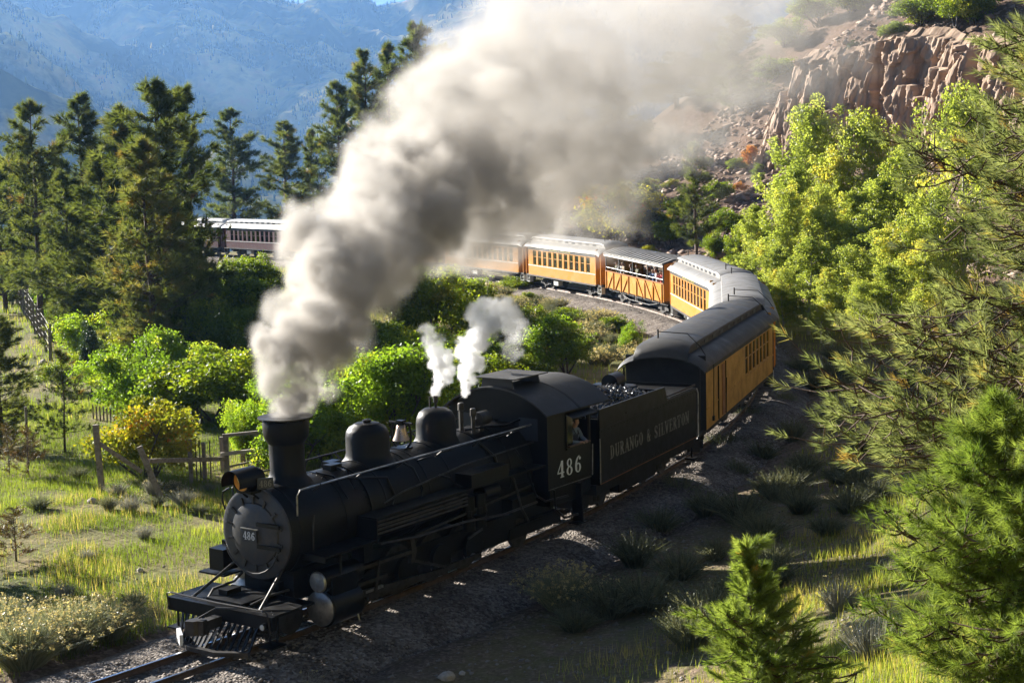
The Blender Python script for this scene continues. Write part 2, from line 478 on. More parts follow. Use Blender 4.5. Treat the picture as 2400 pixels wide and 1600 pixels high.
def on_ground(u, v, d0=14.0, d1=260.0):
    """where the line of sight through photo pixel (u, v) meets the ground"""
    r = ray(u, v)
    d = np.concatenate([np.arange(d0, 60, 0.25), np.arange(60, d1, 0.5)])
    P = np.array([0, 0, CAM_H]) + r[None] * (d / r[1])[:, None]
    g = ground(P[:, 0], P[:, 1])
    k = np.nonzero(P[:, 2] < g)[0]
    k = k[0] if len(k) else len(d) - 1
    return np.array([P[k, 0], P[k, 1], g[k]])

PS = 2400 / 2352.0     # positions below were read off a 2352-pixel-wide view

# ---------------------------------------------------------------- ground sheet
def ground_mat():
    m, N, L = new_mat('ground_soil_and_grass')
    b = N.new('ShaderNodeBsdfPrincipled'); b.inputs['Roughness'].default_value = 0.95
    b.inputs['Specular IOR Level'].default_value = 0.2
    o = N.new('ShaderNodeOutputMaterial'); L.new(b.outputs[0], o.inputs[0])
    n1 = noise_node(N, L, 0.22, 6)
    n2 = noise_node(N, L, 2.3, 8)
    n3 = noise_node(N, L, 14, 4)
    grass = ramp(N, L, n1.outputs[0], [(0.30, (0.085, 0.105, 0.022)), (0.45, (0.15, 0.15, 0.04)), (0.58, (0.24, 0.195, 0.08)), (0.72, (0.16, 0.115, 0.07))])
    soil = ramp(N, L, n2.outputs[0], [(0.3, (0.085, 0.062, 0.046)), (0.5, (0.15, 0.108, 0.078)), (0.7, (0.22, 0.165, 0.12))])
    rock = ramp(N, L, n2.outputs[0], [(0.28, (0.08, 0.05, 0.036)), (0.48, (0.15, 0.092, 0.064)), (0.7, (0.22, 0.145, 0.105))])
    a1 = N.new('ShaderNodeAttribute'); a1.attribute_name = 'bare'
    a2 = N.new('ShaderNodeAttribute'); a2.attribute_name = 'rocky'
    def brk(a):
        f = N.new('ShaderNodeMath'); f.operation = 'ADD'
        sb = N.new('ShaderNodeMath'); sb.operation = 'MULTIPLY_ADD'; sb.inputs[1].default_value = 1.6; sb.inputs[2].default_value = -0.8
        L.new(n2.outputs[0], sb.inputs[0]); L.new(a.outputs['Fac'], f.inputs[0]); L.new(sb.outputs[0], f.inputs[1])
        c = N.new('ShaderNodeClamp'); L.new(f.outputs[0], c.inputs[0])
        return c
    vo = N.new('ShaderNodeTexVoronoi'); vo.inputs['Scale'].default_value = 15
    tcv = N.new('ShaderNodeTexCoord'); L.new(tcv.outputs['Object'], vo.inputs['Vector'])
    sv = N.new('ShaderNodeSeparateColor'); L.new(vo.outputs['Color'], sv.inputs[0])
    vr = ramp(N, L, sv.outputs[0], [(0.0, (0.35, 0.34, 0.34)), (0.6, (1.0, 0.98, 0.96)), (1.0, (1.9, 1.85, 1.8))])
    sm_ = N.new('ShaderNodeMixRGB'); sm_.blend_type = 'MULTIPLY'; sm_.inputs[0].default_value = 0.8
    L.new(soil.outputs[0], sm_.inputs[1]); L.new(vr.outputs[0], sm_.inputs[2])
    soil = sm_
    m1 = N.new('ShaderNodeMixRGB'); L.new(brk(a1).outputs[0], m1.inputs[0]); L.new(grass.outputs[0], m1.inputs[1]); L.new(soil.outputs[0], m1.inputs[2])
    m2 = N.new('ShaderNodeMixRGB'); L.new(brk(a2).outputs[0], m2.inputs[0]); L.new(m1.outputs[0], m2.inputs[1]); L.new(rock.outputs[0], m2.inputs[2])
    L.new(m2.outputs[0], b.inputs['Base Color'])
    ad = N.new('ShaderNodeMath'); ad.operation = 'MULTIPLY_ADD'; ad.inputs[1].default_value = 0.35
    L.new(n3.outputs[0], ad.inputs[0]); L.new(n2.outputs[0], ad.inputs[2])
    bp = N.new('ShaderNodeBump'); bp.inputs['Strength'].default_value = 0.8; bp.inputs['Distance'].default_value = 0.18
    L.new(ad.outputs[0], bp.inputs['Height']); L.new(bp.outputs[0], b.inputs['Normal'])
    return m

def grid_faces(nx, ny):
    i = np.arange((nx - 1) * (ny - 1))
    a = (i // (nx - 1)) * nx + i % (nx - 1)
    return np.stack([a, a + 1, a + nx + 1, a + nx], 1)

gx = np.arange(GX0, GX1 + 0.1, 0.8)
gy = np.arange(GY0, GY1 + 0.1, 0.8)
XX, YY = np.meshgrid(gx, gy)
gst = track_st(XX.ravel(), YY.ravel())
ZZ = ground(XX.ravel(), YY.ravel(), gst)
gme = mesh_np('ground', np.stack([XX.ravel(), YY.ravel(), ZZ], 1), grid_faces(len(gx), len(gy)), ground_mat(), smooth=True)
_s, _t = gst
bare = np.maximum(1 - sstep(2.5, 5.5, np.abs(_t)), 0.55 * sstep(1, 3, _t) * (1 - sstep(9, 14, _t)) * (1 - sstep(40, 60, _s)))
rocky = sstep(28, 58, _s) * (1 - sstep(130, 150, _s)) * sstep(9, 15, _t)
for nm, val in (('bare', bare), ('rocky', rocky)):
    at = gme.attributes.new(nm, 'FLOAT', 'POINT')
    at.data.foreach_set('value', val.astype(np.float32))
tag(obj('ground', gme), kind='structure')

# ---------------------------------------------------------------- far valley and mountains
def mountain_z(x, y):
    w = fbm(x / 700 + 11, y / 700 + 5, 3, 31) - 0.5
    u = y + 420 * w
    z = -16.0 - 80 * sstep(330, 900, y)
    z = z + 70 * sstep(1300, 2100, u) + 90 * sstep(2150, 2500, u) + 60 * sstep(2900, 3150, u) + 430 * sstep(3250, 4350, u)
    # the skyline dips where the sky just shows
    z = z - 150 * np.exp(-((x + 440) / 330) ** 2) * sstep(3200, 4200, y)
    z = z + 130 * (1 - sstep(-1500, -700, x)) * sstep(3300, 4600, y)
    # spurs coming down from the left
    def spur(y0, sl, wid, x0, x1, h0, h1):
        yc = y0 + sl * (x - x0) + 90 * (fbm(x / 260, x * 0 + y0, 3, int(y0)) - 0.5)
        crest = h0 + (h1 - h0) * np.clip((x - x0) / (x1 - x0), -0.3, 1.3) + 26 * (fbm(x / 90, x * 0 + y0, 3, int(y0) + 1) - 0.5)
        f = np.abs(y - yc) / wid
        return crest - f ** 1.15 * 150
    z = np.maximum(z, spur(1750, 0.35, 230, -700, -130, 150, -60))
    z = np.maximum(z, spur(2350, 0.30, 240, -900, -250, 235, 0))
    z = np.maximum(z, spur(3250, 0.22, 300, -1300, -250, 420, 110))
    z = np.maximum(z, spur(3900, -0.25, 330, 100, -700, 430, 180))
    rid = 1 - np.abs(fbm((x + 0.4 * y) / 150, (y - 0.3 * x) / 330, 4, 47) * 2 - 1)
    z = z + 75 * (rid - 0.75) * sstep(1200, 1900, y)
    rid3 = 1 - np.abs(fbm((x + 0.12 * y) / 430 + 3.3, y / 1900, 3, 45) * 2 - 1)
    z = z + 210 * (rid3 - 0.8) * sstep(1700, 2900, y)
    rid2 = 1 - np.abs(fbm(x / 55, y / 150, 3, 49) * 2 - 1)
    z = z + 24 * (rid2 - 0.75) * sstep(1400, 2200, y)
    return z

def mountain_mat():
    m, N, L = new_mat('mountain_forest_and_meadow')
    b = N.new('ShaderNodeBsdfDiffuse'); b.inputs['Roughness'].default_value = 0.8
    o = N.new('ShaderNodeOutputMaterial'); L.new(b.outputs[0], o.inputs[0])
    n1 = noise_node(N, L, 0.0045, 6)
    n2 = noise_node(N, L, 0.02, 8)
    g = ramp(N, L, n2.outputs[0], [(0.3, (0.014, 0.024, 0.010)), (0.5, (0.036, 0.048, 0.018)), (0.7, (0.075, 0.08, 0.028))])
    d = ramp(N, L, n2.outputs[0], [(0.3, (0.26, 0.24, 0.09)), (0.5, (0.56, 0.46, 0.19)), (0.7, (0.58, 0.36, 0.17))])
    a = N.new('ShaderNodeAttribute'); a.attribute_name = 'meadow'
    ad = N.new('ShaderNodeMath'); ad.operation = 'MULTIPLY_ADD'; ad.inputs[1].default_value = 1.5
    L.new(n1.outputs[0], ad.inputs[0]); L.new(a.outputs['Fac'], ad.inputs[2])
    f = N.new('ShaderNodeMapRange'); f.inputs[1].default_value = 0.92; f.inputs[2].default_value = 1.12
    L.new(ad.outputs[0], f.inputs[0])
    mx = N.new('ShaderNodeMixRGB'); L.new(f.outputs[0], mx.inputs[0]); L.new(g.outputs[0], mx.inputs[1]); L.new(d.outputs[0], mx.inputs[2])
    L.new(mx.outputs[0], b.inputs[0])
    return m

mx_ = np.linspace(-2300, 2000, 330)
my_ = np.concatenate([np.linspace(-500, 500, 14), np.linspace(540, 5400, 360)])
XX, YY = np.meshgrid(mx_, my_)
ZM = mountain_z(XX, YY)
gyy, gxx = np.gradient(ZM, my_, mx_)
flat = 1 - np.clip(np.hypot(gxx, gyy) * 1.8, 0, 1)
mme = mesh_np('mountains', np.stack([XX.ravel(), YY.ravel(), ZM.ravel()], 1), grid_faces(len(mx_), len(my_)), mountain_mat(), smooth=True)
at = mme.attributes.new('meadow', 'FLOAT', 'POINT')
at.data.foreach_set('value', (0.2 + 0.55 * flat).ravel().astype(np.float32))
tag(obj('mountains', mme), kind='structure')

# ---------------------------------------------------------------- ballast, ties, rails
def sweep(name, prof, s0, s1, mat, parent=None, ds=1.0, jit=0.0, closed=False, lat=0.0):
    """profile of (t, z) carried along the track; t > 0 towards the outside of the bend"""
    ss = np.arange(s0, s1 + 1e-6, ds)
    x, y, h = track(ss)
    P = np.array(prof)
    k = len(P)
    V = np.zeros((len(ss), k, 3))
    tt = P[None, :, 0] + lat + jit * rng.normal(size=(len(ss), k))
    V[:, :, 0] = x[:, None] + np.sin(h)[:, None] * tt
    V[:, :, 1] = y[:, None] - np.cos(h)[:, None] * tt
    V[:, :, 2] = P[None, :, 1] + jit * 0.5 * rng.normal(size=(len(ss), k))
    n = len(ss)
    F = []
    for j in range(k if closed else k - 1):
        a = np.arange(n - 1) * k + j
        b = np.arange(n - 1) * k + (j + 1) % k
        F.append(np.stack([a, b, b + k, a + k], 1))
    me = mesh_np(name, V.reshape(-1, 3), np.concatenate(F), mat)
    return obj(name, me, parent)

def gravel_mat():
    m, N, L = new_mat('ballast_gravel')
    b = N.new('ShaderNodeBsdfPrincipled'); b.inputs['Roughness'].default_value = 0.9
    b.inputs['Specular IOR Level'].default_value = 0.25
    o = N.new('ShaderNodeOutputMaterial'); L.new(b.outputs[0], o.inputs[0])
    tc = N.new('ShaderNodeTexCoord')
    v = N.new('ShaderNodeTexVoronoi'); v.inputs['Scale'].default_value = 17
    L.new(tc.outputs['Object'], v.inputs['Vector'])
    sep = N.new('ShaderNodeSeparateColor'); L.new(v.outputs['Color'], sep.inputs[0])
    n = noise_node(N, L, 0.9, 5)
    r = ramp(N, L, sep.outputs[0], [(0.0, (0.10, 0.082, 0.07)), (0.4, (0.21, 0.175, 0.145)), (0.8, (0.33, 0.285, 0.24)), (1.0, (0.42, 0.38, 0.33))])
    r2 = ramp(N, L, n.outputs[0], [(0.35, (0.45, 0.42, 0.40)), (0.65, (1, 1, 1))])
    mx = N.new('ShaderNodeMixRGB'); mx.blend_type = 'MULTIPLY'; mx.inputs[0].default_value = 1
    L.new(r.outputs[0], mx.inputs[1]); L.new(r2.outputs[0], mx.inputs[2]); L.new(mx.outputs[0], b.inputs['Base Color'])
    bp = N.new('ShaderNodeBump'); bp.inputs['Strength'].default_value = 1.0; bp.inputs['Distance'].default_value = 0.05; bp.invert = True
    L.new(v.outputs['Distance'], bp.inputs['Height']); L.new(bp.outputs[0], b.inputs['Normal'])
    return m
M['ballast'] = gravel_mat()
tag(sweep('ballast', [(-3.5, -0.72), (-2.8, -0.5), (-1.9, -0.20), (-1.3, -0.125), (-0.6, -0.13), (0, -0.135), (0.6, -0.13), (1.3, -0.125), (1.8, -0.20), (2.4, -0.45), (2.9, -0.72)], -38, 215, M['ballast'], None, 0.5, 0.035), kind='structure')
tr = thing('railway_track', 'narrow gauge railway track curving through the valley on gravel ballast', 'railway track', (0, 0, 0))
RP = [(-0.055, -0.12), (-0.055, -0.105), (-0.011, -0.09), (-0.011, -0.035), (-0.032, -0.022), (-0.032, 0.0), (0.032, 0.0), (0.032, -0.022), (0.011, -0.035), (0.011, -0.09), (0.055, -0.105), (0.055, -0.12)]
for sd in (-1, 1):
    r1 = sweep('rail', RP, -38, 205, M['rail_side'], tr, 1.0, 0, True, sd * 0.489)
    sweep('rail_head', [(-0.03, 0.003), (0.03, 0.003)], -38, 205, M['rail_top'], r1, 1.0, 0, False, sd * 0.489)
tie_me = MB().box(-0.1, 0.1, -1.05, 1.05, -0.29, -0.122).mesh('tie', M['tie'])
for s in np.arange(-34, 176, 0.72):
    x, y, h = track(s)
    obj('tie', tie_me, tr, (x, y, rng.uniform(-0.035, 0.004)), (0, 0, h + rng.normal() * 0.015))

# loose stones on the ballast
def stone_cloud(P, size, squash=0.7):
    """angular stones: jittered octahedra"""
    n = len(P)
    base = np.array([(1, 0, 0), (-1, 0, 0), (0, 1, 0), (0, -1, 0), (0, 0, 1), (0, 0, -1)], float)
    F = np.array([(0, 2, 4), (2, 1, 4), (1, 3, 4), (3, 0, 4), (2, 0, 5), (1, 2, 5), (3, 1, 5), (0, 3, 5)])
    V = base[None] * size[:, None, None] * rng.uniform(0.55, 1.2, (n, 6, 1)) + rng.normal(size=(n, 6, 3)) * size[:, None, None] * 0.22
    a = rng.uniform(0, 6.28, n)
    c, s = np.cos(a)[:, None], np.sin(a)[:, None]
    V = np.stack([V[..., 0] * c - V[..., 1] * s, V[..., 0] * s + V[..., 1] * c, V[..., 2] * squash], -1)
    V += P[:, None]
    FF = (F[None] + 6 * np.arange(n)[:, None, None]).reshape(-1, 3)
    return V.reshape(-1, 3), FF
n = 26000
s = np.concatenate([rng.uniform(-9, 30, n // 2), rng.uniform(40, 100, n // 2)])
t = rng.normal(0, 2.4, n)
x, y, h = track(s)
zz = np.interp(np.abs(t), [0, 0.6, 1.3, 1.8, 2.5, 3.0, 6], [-0.135, -0.13, -0.125, -0.20, -0.48, -0.56, -0.42])
P = np.stack([x + np.sin(h) * t, y - np.cos(h) * t, zz], 1)
V, F = stone_cloud(P, rng.uniform(0.025, 0.06, n))
tag(obj('ballast_stones', mesh_np('ballast_stones', V, F, M['gravel'])), 'loose grey brown ballast stones strewn along the track', 'gravel', kind='stuff')
# ---------------------------------------------------------------- lettering
def stroke_quad(mb, x0, y0, x1, y1, w0, w1=None):
    """flat bar of lettering in the (x, y) plane"""
    w1 = w0 if w1 is None else w1
    d = math.hypot(x1 - x0, y1 - y0)
    nx, ny = -(y1 - y0) / d, (x1 - x0) / d
    mb.append([(x0 + nx * w0 / 2, y0 + ny * w0 / 2), (x0 - nx * w0 / 2, y0 - ny * w0 / 2), (x1 - nx * w1 / 2, y1 - ny * w1 / 2), (x1 + nx * w1 / 2, y1 + ny * w1 / 2)])

def ring(q, cx, cy, rx, ry, tx, ty, a0=0.0, a1=360.0, n=20):
    """oval stroke, thick at the sides (tx), thin at top and bottom (ty)"""
    for i in range(n):
        c = []
        for a in (a0 + (a1 - a0) * i / n, a0 + (a1 - a0) * (i + 1) / n):
            ca, sa = math.cos(R(a)), math.sin(R(a))
            c.append(((cx + rx * ca, cy + ry * sa), (cx + (rx - tx) * ca, cy + (ry - ty) * sa)))
        q.append([c[0][0], c[1][0], c[1][1], c[0][1]])

TH, TN = 0.16, 0.06      # thick and thin stroke of a letter one unit high
def glyph(ch):
    q = []
    S = lambda *a: stroke_quad(q, *a)
    serif = lambda x, y, w=0.3: S(x - w / 2, y + (TN / 2 if y < 0.5 else -TN / 2), x + w / 2, y + (TN / 2 if y < 0.5 else -TN / 2), TN)
    w = 0.66
    if ch == 'D':
        S(0.16, 0, 0.16, 1, TH); S(0.02, 0.03, 0.3, 0.03, TN); S(0.02, 0.97, 0.3, 0.97, TN); ring(q, 0.26, 0.5, 0.36, 0.5, TH, TN, -90, 90)
    elif ch == 'U':
        S(0.15, 0.3, 0.15, 1, TH); S(0.56, 0.3, 0.56, 1, TN * 1.4); serif(0.15, 1); serif(0.56, 1, 0.22); ring(q, 0.34, 0.32, 0.27, 0.32, TH, TN * 1.3, 180, 360)
    elif ch == 'R':
        S(0.16, 0, 0.16, 1, TH); serif(0.16, 0); S(0.02, 0.97, 0.3, 0.97, TN); ring(q, 0.26, 0.74, 0.3, 0.26, TH, TN, -90, 90); S(0.34, 0.5, 0.58, 0, TH * 0.9); serif(0.6, 0, 0.16)
    elif ch == 'A':
        S(0.08, 0, 0.34, 1, TN * 1.2); S(0.34, 1, 0.6, 0, TH); S(0.18, 0.36, 0.5, 0.36, TN); serif(0.08, 0, 0.24); serif(0.6, 0, 0.28)
    elif ch == 'N':
        S(0.1, 0, 0.1, 1, TN * 1.3); S(0.1, 0.98, 0.58, 0.02, TH); S(0.58, 0, 0.58, 1, TN * 1.3); serif(0.1, 0, 0.24); serif(0.08, 1, 0.2); serif(0.58, 1, 0.24)
    elif ch == 'G':
        ring(q, 0.34, 0.5, 0.3, 0.5, TH, TN, 40, 330); S(0.56, 0.1, 0.56, 0.45, TH * 0.9); serif(0.54, 0.42, 0.24)
    elif ch == 'O':
        ring(q, 0.34, 0.5, 0.31, 0.5, TH, TN, 0, 360)
    elif ch == '&':
        ring(q, 0.3, 0.76, 0.17, 0.24, TN * 1.4, TN, 0, 360); ring(q, 0.27, 0.28, 0.23, 0.28, TH * 0.8, TN, 60, 330); S(0.2, 0.62, 0.6, 0.02, TH * 0.9); S(0.48, 0.2, 0.62, 0.5, TN)
    elif ch == 'S':
        ring(q, 0.33, 0.74, 0.24, 0.26, TH * 0.8, TN, 20, 200); S(0.14, 0.66, 0.52, 0.34, TH); ring(q, 0.33, 0.26, 0.25, 0.26, TH * 0.8, TN, 200, 380); S(0.55, 0.72, 0.55, 0.94, TN); S(0.1, 0.06, 0.1, 0.28, TN)
    elif ch == 'I':
        S(0.18, 0, 0.18, 1, TH); serif(0.18, 0); serif(0.18, 1); w = 0.36
    elif ch == 'L':
        S(0.16, 0, 0.16, 1, TH); serif(0.16, 1); S(0.02, 0.03, 0.54, 0.03, TN); S(0.54, 0, 0.54, 0.26, TN); w = 0.58
    elif ch == 'V':
        S(0.08, 1, 0.34, 0, TH); S(0.34, 0, 0.58, 1, TN * 1.2); serif(0.08, 1, 0.28); serif(0.58, 1, 0.22)
    elif ch == 'E':
        S(0.16, 0, 0.16, 1, TH); S(0.02, 0.03, 0.54, 0.03, TN); S(0.02, 0.97, 0.52, 0.97, TN); S(0.2, 0.52, 0.42, 0.52, TN); S(0.54, 0, 0.54, 0.25, TN); S(0.52, 0.76, 0.52, 1, TN); w = 0.6
    elif ch == 'T':
        S(0.32, 0, 0.32, 1, TH); serif(0.32, 0); S(0.04, 0.97, 0.6, 0.97, TN); S(0.04, 0.72, 0.04, 1, TN); S(0.6, 0.72, 0.6, 1, TN)
    elif ch == '4':
        S(0.45, 0, 0.45, 1, TH * 1.15); S(0.02, 0.3, 0.42, 0.97, TN * 1.1); S(0.0, 0.29, 0.64, 0.29, TN * 1.2); S(0.28, 0.03, 0.62, 0.03, TN)
    elif ch == '8':
        ring(q, 0.33, 0.75, 0.235, 0.25, TH * 0.75, TN); ring(q, 0.33, 0.27, 0.285, 0.27, TH * 0.95, TN)
    elif ch == '6':
        ring(q, 0.34, 0.29, 0.28, 0.29, TH * 0.95, TN); ring(q, 0.50, 0.40, 0.44, 0.60, TH * 1.05, TN, 92, 200); ring(q, 0.53, 0.83, 0.09, 0.09, 0.09, 0.09)
    elif ch == ' ':
        w = 0.4
    return q, w

def text_mesh(name, txt, height, length, mat, gap=0.1, depth=0.006):
    """raised lettering standing in the local x-z plane, face towards -y, centred at the bottom"""
    x, polys = 0.0, []
    for ch in txt:
        q, w = glyph(ch)
        polys += [[(px + x, py) for px, py in p] for p in q]
        x += w + gap
    W = x - gap
    mb = MB()
    for i, p in enumerate(polys):
        e = depth + 0.00002 * i
        V = [((px - W / 2) * length / W, yy, py * height) for yy in (0.0, -e) for px, py in p]
        mb.add(V, [(4, 5, 6, 7), (0, 1, 5, 4), (1, 2, 6, 5), (2, 3, 7, 6), (3, 0, 4, 7)])
    return mb.mesh(name, mat)

GLYPHS = {}
def put_text(part, txt, height, length, mat, parent, loc, rot, gap=0.1, depth=0.006):
    """every character its own raised piece, set in a row along local x"""
    ws = [glyph(c)[1] for c in txt]
    W = sum(ws) + gap * (len(txt) - 1)
    x = -W / 2
    Rm = Matrix.Rotation(rot, 3, 'Z')
    for ch, w in zip(txt, ws):
        if ch != ' ':
            key = (ch, round(height, 3), round(length / W, 4), mat.name)
            if key not in GLYPHS:
                mb = MB()
                for i, p in enumerate(glyph(ch)[0]):
                    e = depth + 0.00002 * i
                    V = [((px - w / 2) * length / W, yy, py * height) for yy in (0.0, -e) for px, py in p]
                    mb.add(V, [(4, 5, 6, 7), (0, 1, 5, 4), (1, 2, 6, 5), (2, 3, 7, 6), (3, 0, 4, 7)])
                GLYPHS[key] = mb.mesh(part, mat)
            o = Vector(loc) + Rm @ Vector(((x + w / 2) * length / W, 0, 0))
            obj(part, GLYPHS[key], parent, o, (0, 0, rot))
        x += w + gap
# ---------------------------------------------------------------- steam locomotive
# local frame: x = metres behind the smokebox front, y = towards the inside of the bend, z = above the rail
LX, LY, LH = -5.357, 31.387, R(54.52)
loco = thing('steam_locomotive', 'black steam locomotive numbered 486 pulling the yellow train', 'locomotive', (LX, LY, 0), LH)
P = loco
BK, SO, ST, DS = M['black'], M['soot'], M['steel'], M['dark_steel']
ZC = 2.14

MB().box(0.15, 10.3, -0.42, 0.42, 0.62, 1.12).box(0.3, 2.0, -0.7, 0.7, 0.75, 1.35).build('frame', SO, P)
# smokebox and boiler
MB().lathe([(0.945, 0.04), (0.955, 0.06), (0.955, 2.55), (0.945, 2.57)], (0, 0, ZC), 'x', 48).build('smokebox', SO, P, 40)
fr = MB().lathe([(0.0, -0.02), (0.90, -0.02), (0.955, 0.0), (0.955, 0.055), (0.80, 0.056)], (0, 0, ZC), 'x', 48).build('smokebox_front', M['graphite'], P, 30)
MB().lathe([(0.0, -0.125), (0.25, -0.12), (0.5, -0.095), (0.64, -0.05), (0.66, -0.018)], (0, 0, ZC), 'x', 40).build('smokebox_door', M['graphite'], fr, 30)
for k in range(14):
    a = 2 * math.pi * (k + 0.5) / 14
    c = Vector((0, 0.72 * math.cos(a), ZC + 0.72 * math.sin(a)))
    d = Vector((0, math.cos(a), math.sin(a)))
    MB().bar(c + Vector((-0.05, 0, 0)) - d * 0.09, c + Vector((-0.05, 0, 0)) + d * 0.07, 0.05, 0.03, (1, 0, 0)).build('door_clamp', DS, fr)
for z in (-0.22, 0.24):
    MB().box(-0.15, -0.10, -0.78, -0.15, ZC + z - 0.04, ZC + z + 0.04).build('door_hinge', BK, fr)
MB().tube([(-0.16, 0.80 * math.cos(a), ZC + 0.80 * math.sin(a)) for a in [R(200 + i * 14) for i in range(11)]], 0.017, 6).build('front_grab_rail', DS, fr)
pl = MB().box(-0.21, -0.18, -0.21, 0.21, ZC - 0.135, ZC + 0.135).build('number_plate', M['plate_blue'], P)
put_text('digit', '486', 0.17, 0.33, M['white_paint'], pl, (-0.2105, 0, ZC - 0.085), -math.pi / 2, 0.08)
MB().box(-0.215, -0.175, -0.24, 0.24, ZC + 0.136, ZC + 0.15).build('plate_rim', ST, pl)
bo = MB()
bo.lathe([(0.94, 2.5), (0.965, 2.58), (0.985, 4.6), (1.03, 6.3), (1.06, 8.5)], (0, 0, ZC), 'x', 48)
boiler = bo.build('boiler', SO, P, 40)
for x, r in ((0.35, 0.958), (1.75, 0.958), (2.55, 0.972), (3.05, 0.972), (4.25, 0.985), (4.55, 0.988), (5.35, 1.008), (6.85, 1.042), (7.6, 1.052)):
    MB().lathe([(r - 0.01, x - 0.03), (r + 0.012, x - 0.028), (r + 0.012, x + 0.028), (r - 0.01, x + 0.03)], (0, 0, ZC), 'x', 48).build('boiler_band', BK, boiler, 40)
MB().box(5.9, 8.5, -0.98, 0.98, 1.15, 2.1).build('firebox', SO, P)
MB().prism([(-0.55, 0.8), (0.55, 0.8), (0.62, 1.3), (0.5, 1.32), (-0.5, 1.32), (-0.62, 1.3)], 0.5, 1.75, 'x').build('saddle', SO, P)
# stack
stk = MB().lathe([(0.52, 3.0), (0.50, 3.06), (0.40, 3.16), (0.365, 3.3), (0.375, 3.9)], (1.0, 0, 0), 'z', 32).build('stack', SO, P, 40)
MB().lathe([(0.37, 3.86), (0.41, 3.9), (0.44, 3.96), (0.475, 4.02), (0.49, 4.30), (0.47, 4.36), (0.40, 4.37), (0.38, 4.1)], (1.0, 0, 0), 'z', 32).build('stack_cap', SO, stk, 30)
MB().lathe([(0.555, 4.40), (0.575, 4.405), (0.575, 4.43), (0.555, 4.425)], (1.0, 0, 0), 'z', 32).build('cap_ring', DS, stk, 30)
for k in range(8):
    a = 2 * math.pi * k / 8
    c, s_ = math.cos(a), math.sin(a)
    MB().bar((1.0 + 0.46 * c, 0.46 * s_, 4.30), (1.0 + 0.565 * c, 0.565 * s_, 4.42), 0.02).build('ring_strut', DS, stk)
MB().box(0.6, 0.63, -0.14, 0.14, 4.0, 4.22).build('cap_plate', M['plate_blue'], stk)
# headlight
hl = MB().lathe([(0.05, 0.16), (0.2, 0.14), (0.235, 0.05), (0.235, -0.38), (0.215, -0.385), (0.20, -0.3)], (0, 0, 3.30), 'x', 28).build('headlight', BK, P, 35)
MB().lathe([(0.0, -0.36), (0.205, -0.36), (0.205, -0.34)], (0, 0, 3.30), 'x', 28).build('lens', M['amber'], hl)
MB().lathe([(0.0, -0.372), (0.12, -0.369), (0.125, -0.362)], (0, -0.02, 3.36), 'x', 20).build('reflector', M['cream'], hl)
MB().lathe([(0.255, -0.66), (0.262, -0.66), (0.262, 0.0), (0.255, 0.0)], (0, 0, 3.30), 'x', 18, R(-20), R(200), False).build('visor', BK, hl, 40)
MB().box(-0.3, 0.15, -0.2, 0.2, 3.03, 3.085).bar((-0.25, -0.16, 3.06), (-0.05, -0.16, 2.9), 0.04).bar((-0.25, 0.16, 3.06), (-0.05, 0.16, 2.9), 0.04).build('headlight_bracket', BK, hl)
for sd in (-1, 1):
    nb = MB().box(-0.165, 0.165, -0.018, 0.018, 0, 0.22).build('number_board', M['plate_blue'], P)
    nb.location = (-0.08, sd * 0.40, 3.14)
    nb.rotation_euler = (0, 0, sd * R(36) + (math.pi if sd > 0 else 0))
    put_text('digit', '486', 0.135, 0.25, M['worn_letter'], nb, (0, -0.019, 0.04), 0.0, 0.08)
MB().tube([(-0.1, 0.62, 3.05), (-0.2, 0.7, 2.98), (-0.2, 0.74, 2.8), (-0.12, 0.75, 2.6)], 0.02, 6).build('grab_iron', DS, P, 40)
# domes, bell, whistle, safety valves
MB().lathe([(0.66, 2.96), (0.60, 3.02), (0.52, 3.12), (0.49, 3.22), (0.49, 3.58), (0.47, 3.70), (0.41, 3.80), (0.30, 3.855), (0.29, 3.87), (0.26, 3.885), (0.0, 3.90)], (3.58, 0, 0), 'z', 36).build('sand_dome', SO, P, 40)
MB().lathe([(0.62, 2.98), (0.55, 3.06), (0.48, 3.18), (0.47, 3.5), (0.45, 3.64), (0.39, 3.76), (0.28, 3.84), (0.12, 3.87), (0.0, 3.875)], (6.05, 0, 0), 'z', 36).build('steam_dome', SO, P, 40)
MB().lathe([(0.06, 3.90), (0.10, 3.91), (0.10, 3.95), (0.05, 3.97), (0.0, 3.97)], (3.58, 0, 0), 'z', 14).build('dome_lid', BK, P, 40)
bl = MB().lathe([(0.20, 3.30), (0.19, 3.33), (0.15, 3.42), (0.115, 3.56), (0.10, 3.63), (0.05, 3.67), (0.0, 3.675)], (4.76, 0, 0), 'z', 24).build('bell', M['bronze'], P, 40)
bb = MB()
for sd in (-1, 1):
    bb.tube([(4.76, sd * 0.12, 3.1), (4.76, sd * 0.27, 3.24), (4.76, sd * 0.29, 3.5), (4.76, sd * 0.22, 3.7)], 0.03, 6)
bb.tube([(4.76, -0.34, 3.70), (4.76, 0.34, 3.70)], 0.032, 8).box(4.68, 4.84, -0.09, 0.09, 3.66, 3.76).box(4.6, 4.92, -0.2, 0.2, 3.05, 3.14)
bb.build('bell_yoke', BK, bl, 40)
wh = MB().tube([(6.0, -0.05, 3.85), (6.0, -0.05, 3.98), (6.0, -0.05, 4.0), (6.0, -0.05, 4.15)], [0.03, 0.03, 0.055, 0.055], 10).tube([(6.0, 0.12, 3.85), (6.0, 0.12, 4.12)], 0.022, 8).build('whistle', DS, P, 40)
for x, y, z in ((6.92, -0.1, 3.86), (7.18, 0.12, 3.80), (7.05, -0.35, 3.72)):
    MB().tube([(x, y, 3.1), (x, y, z - 0.2), (x, y, z - 0.18), (x, y, z - 0.02), (x, y, z)], [0.05, 0.05, 0.075, 0.07, 0.05], 10).build('safety_valve', DS, P, 40)
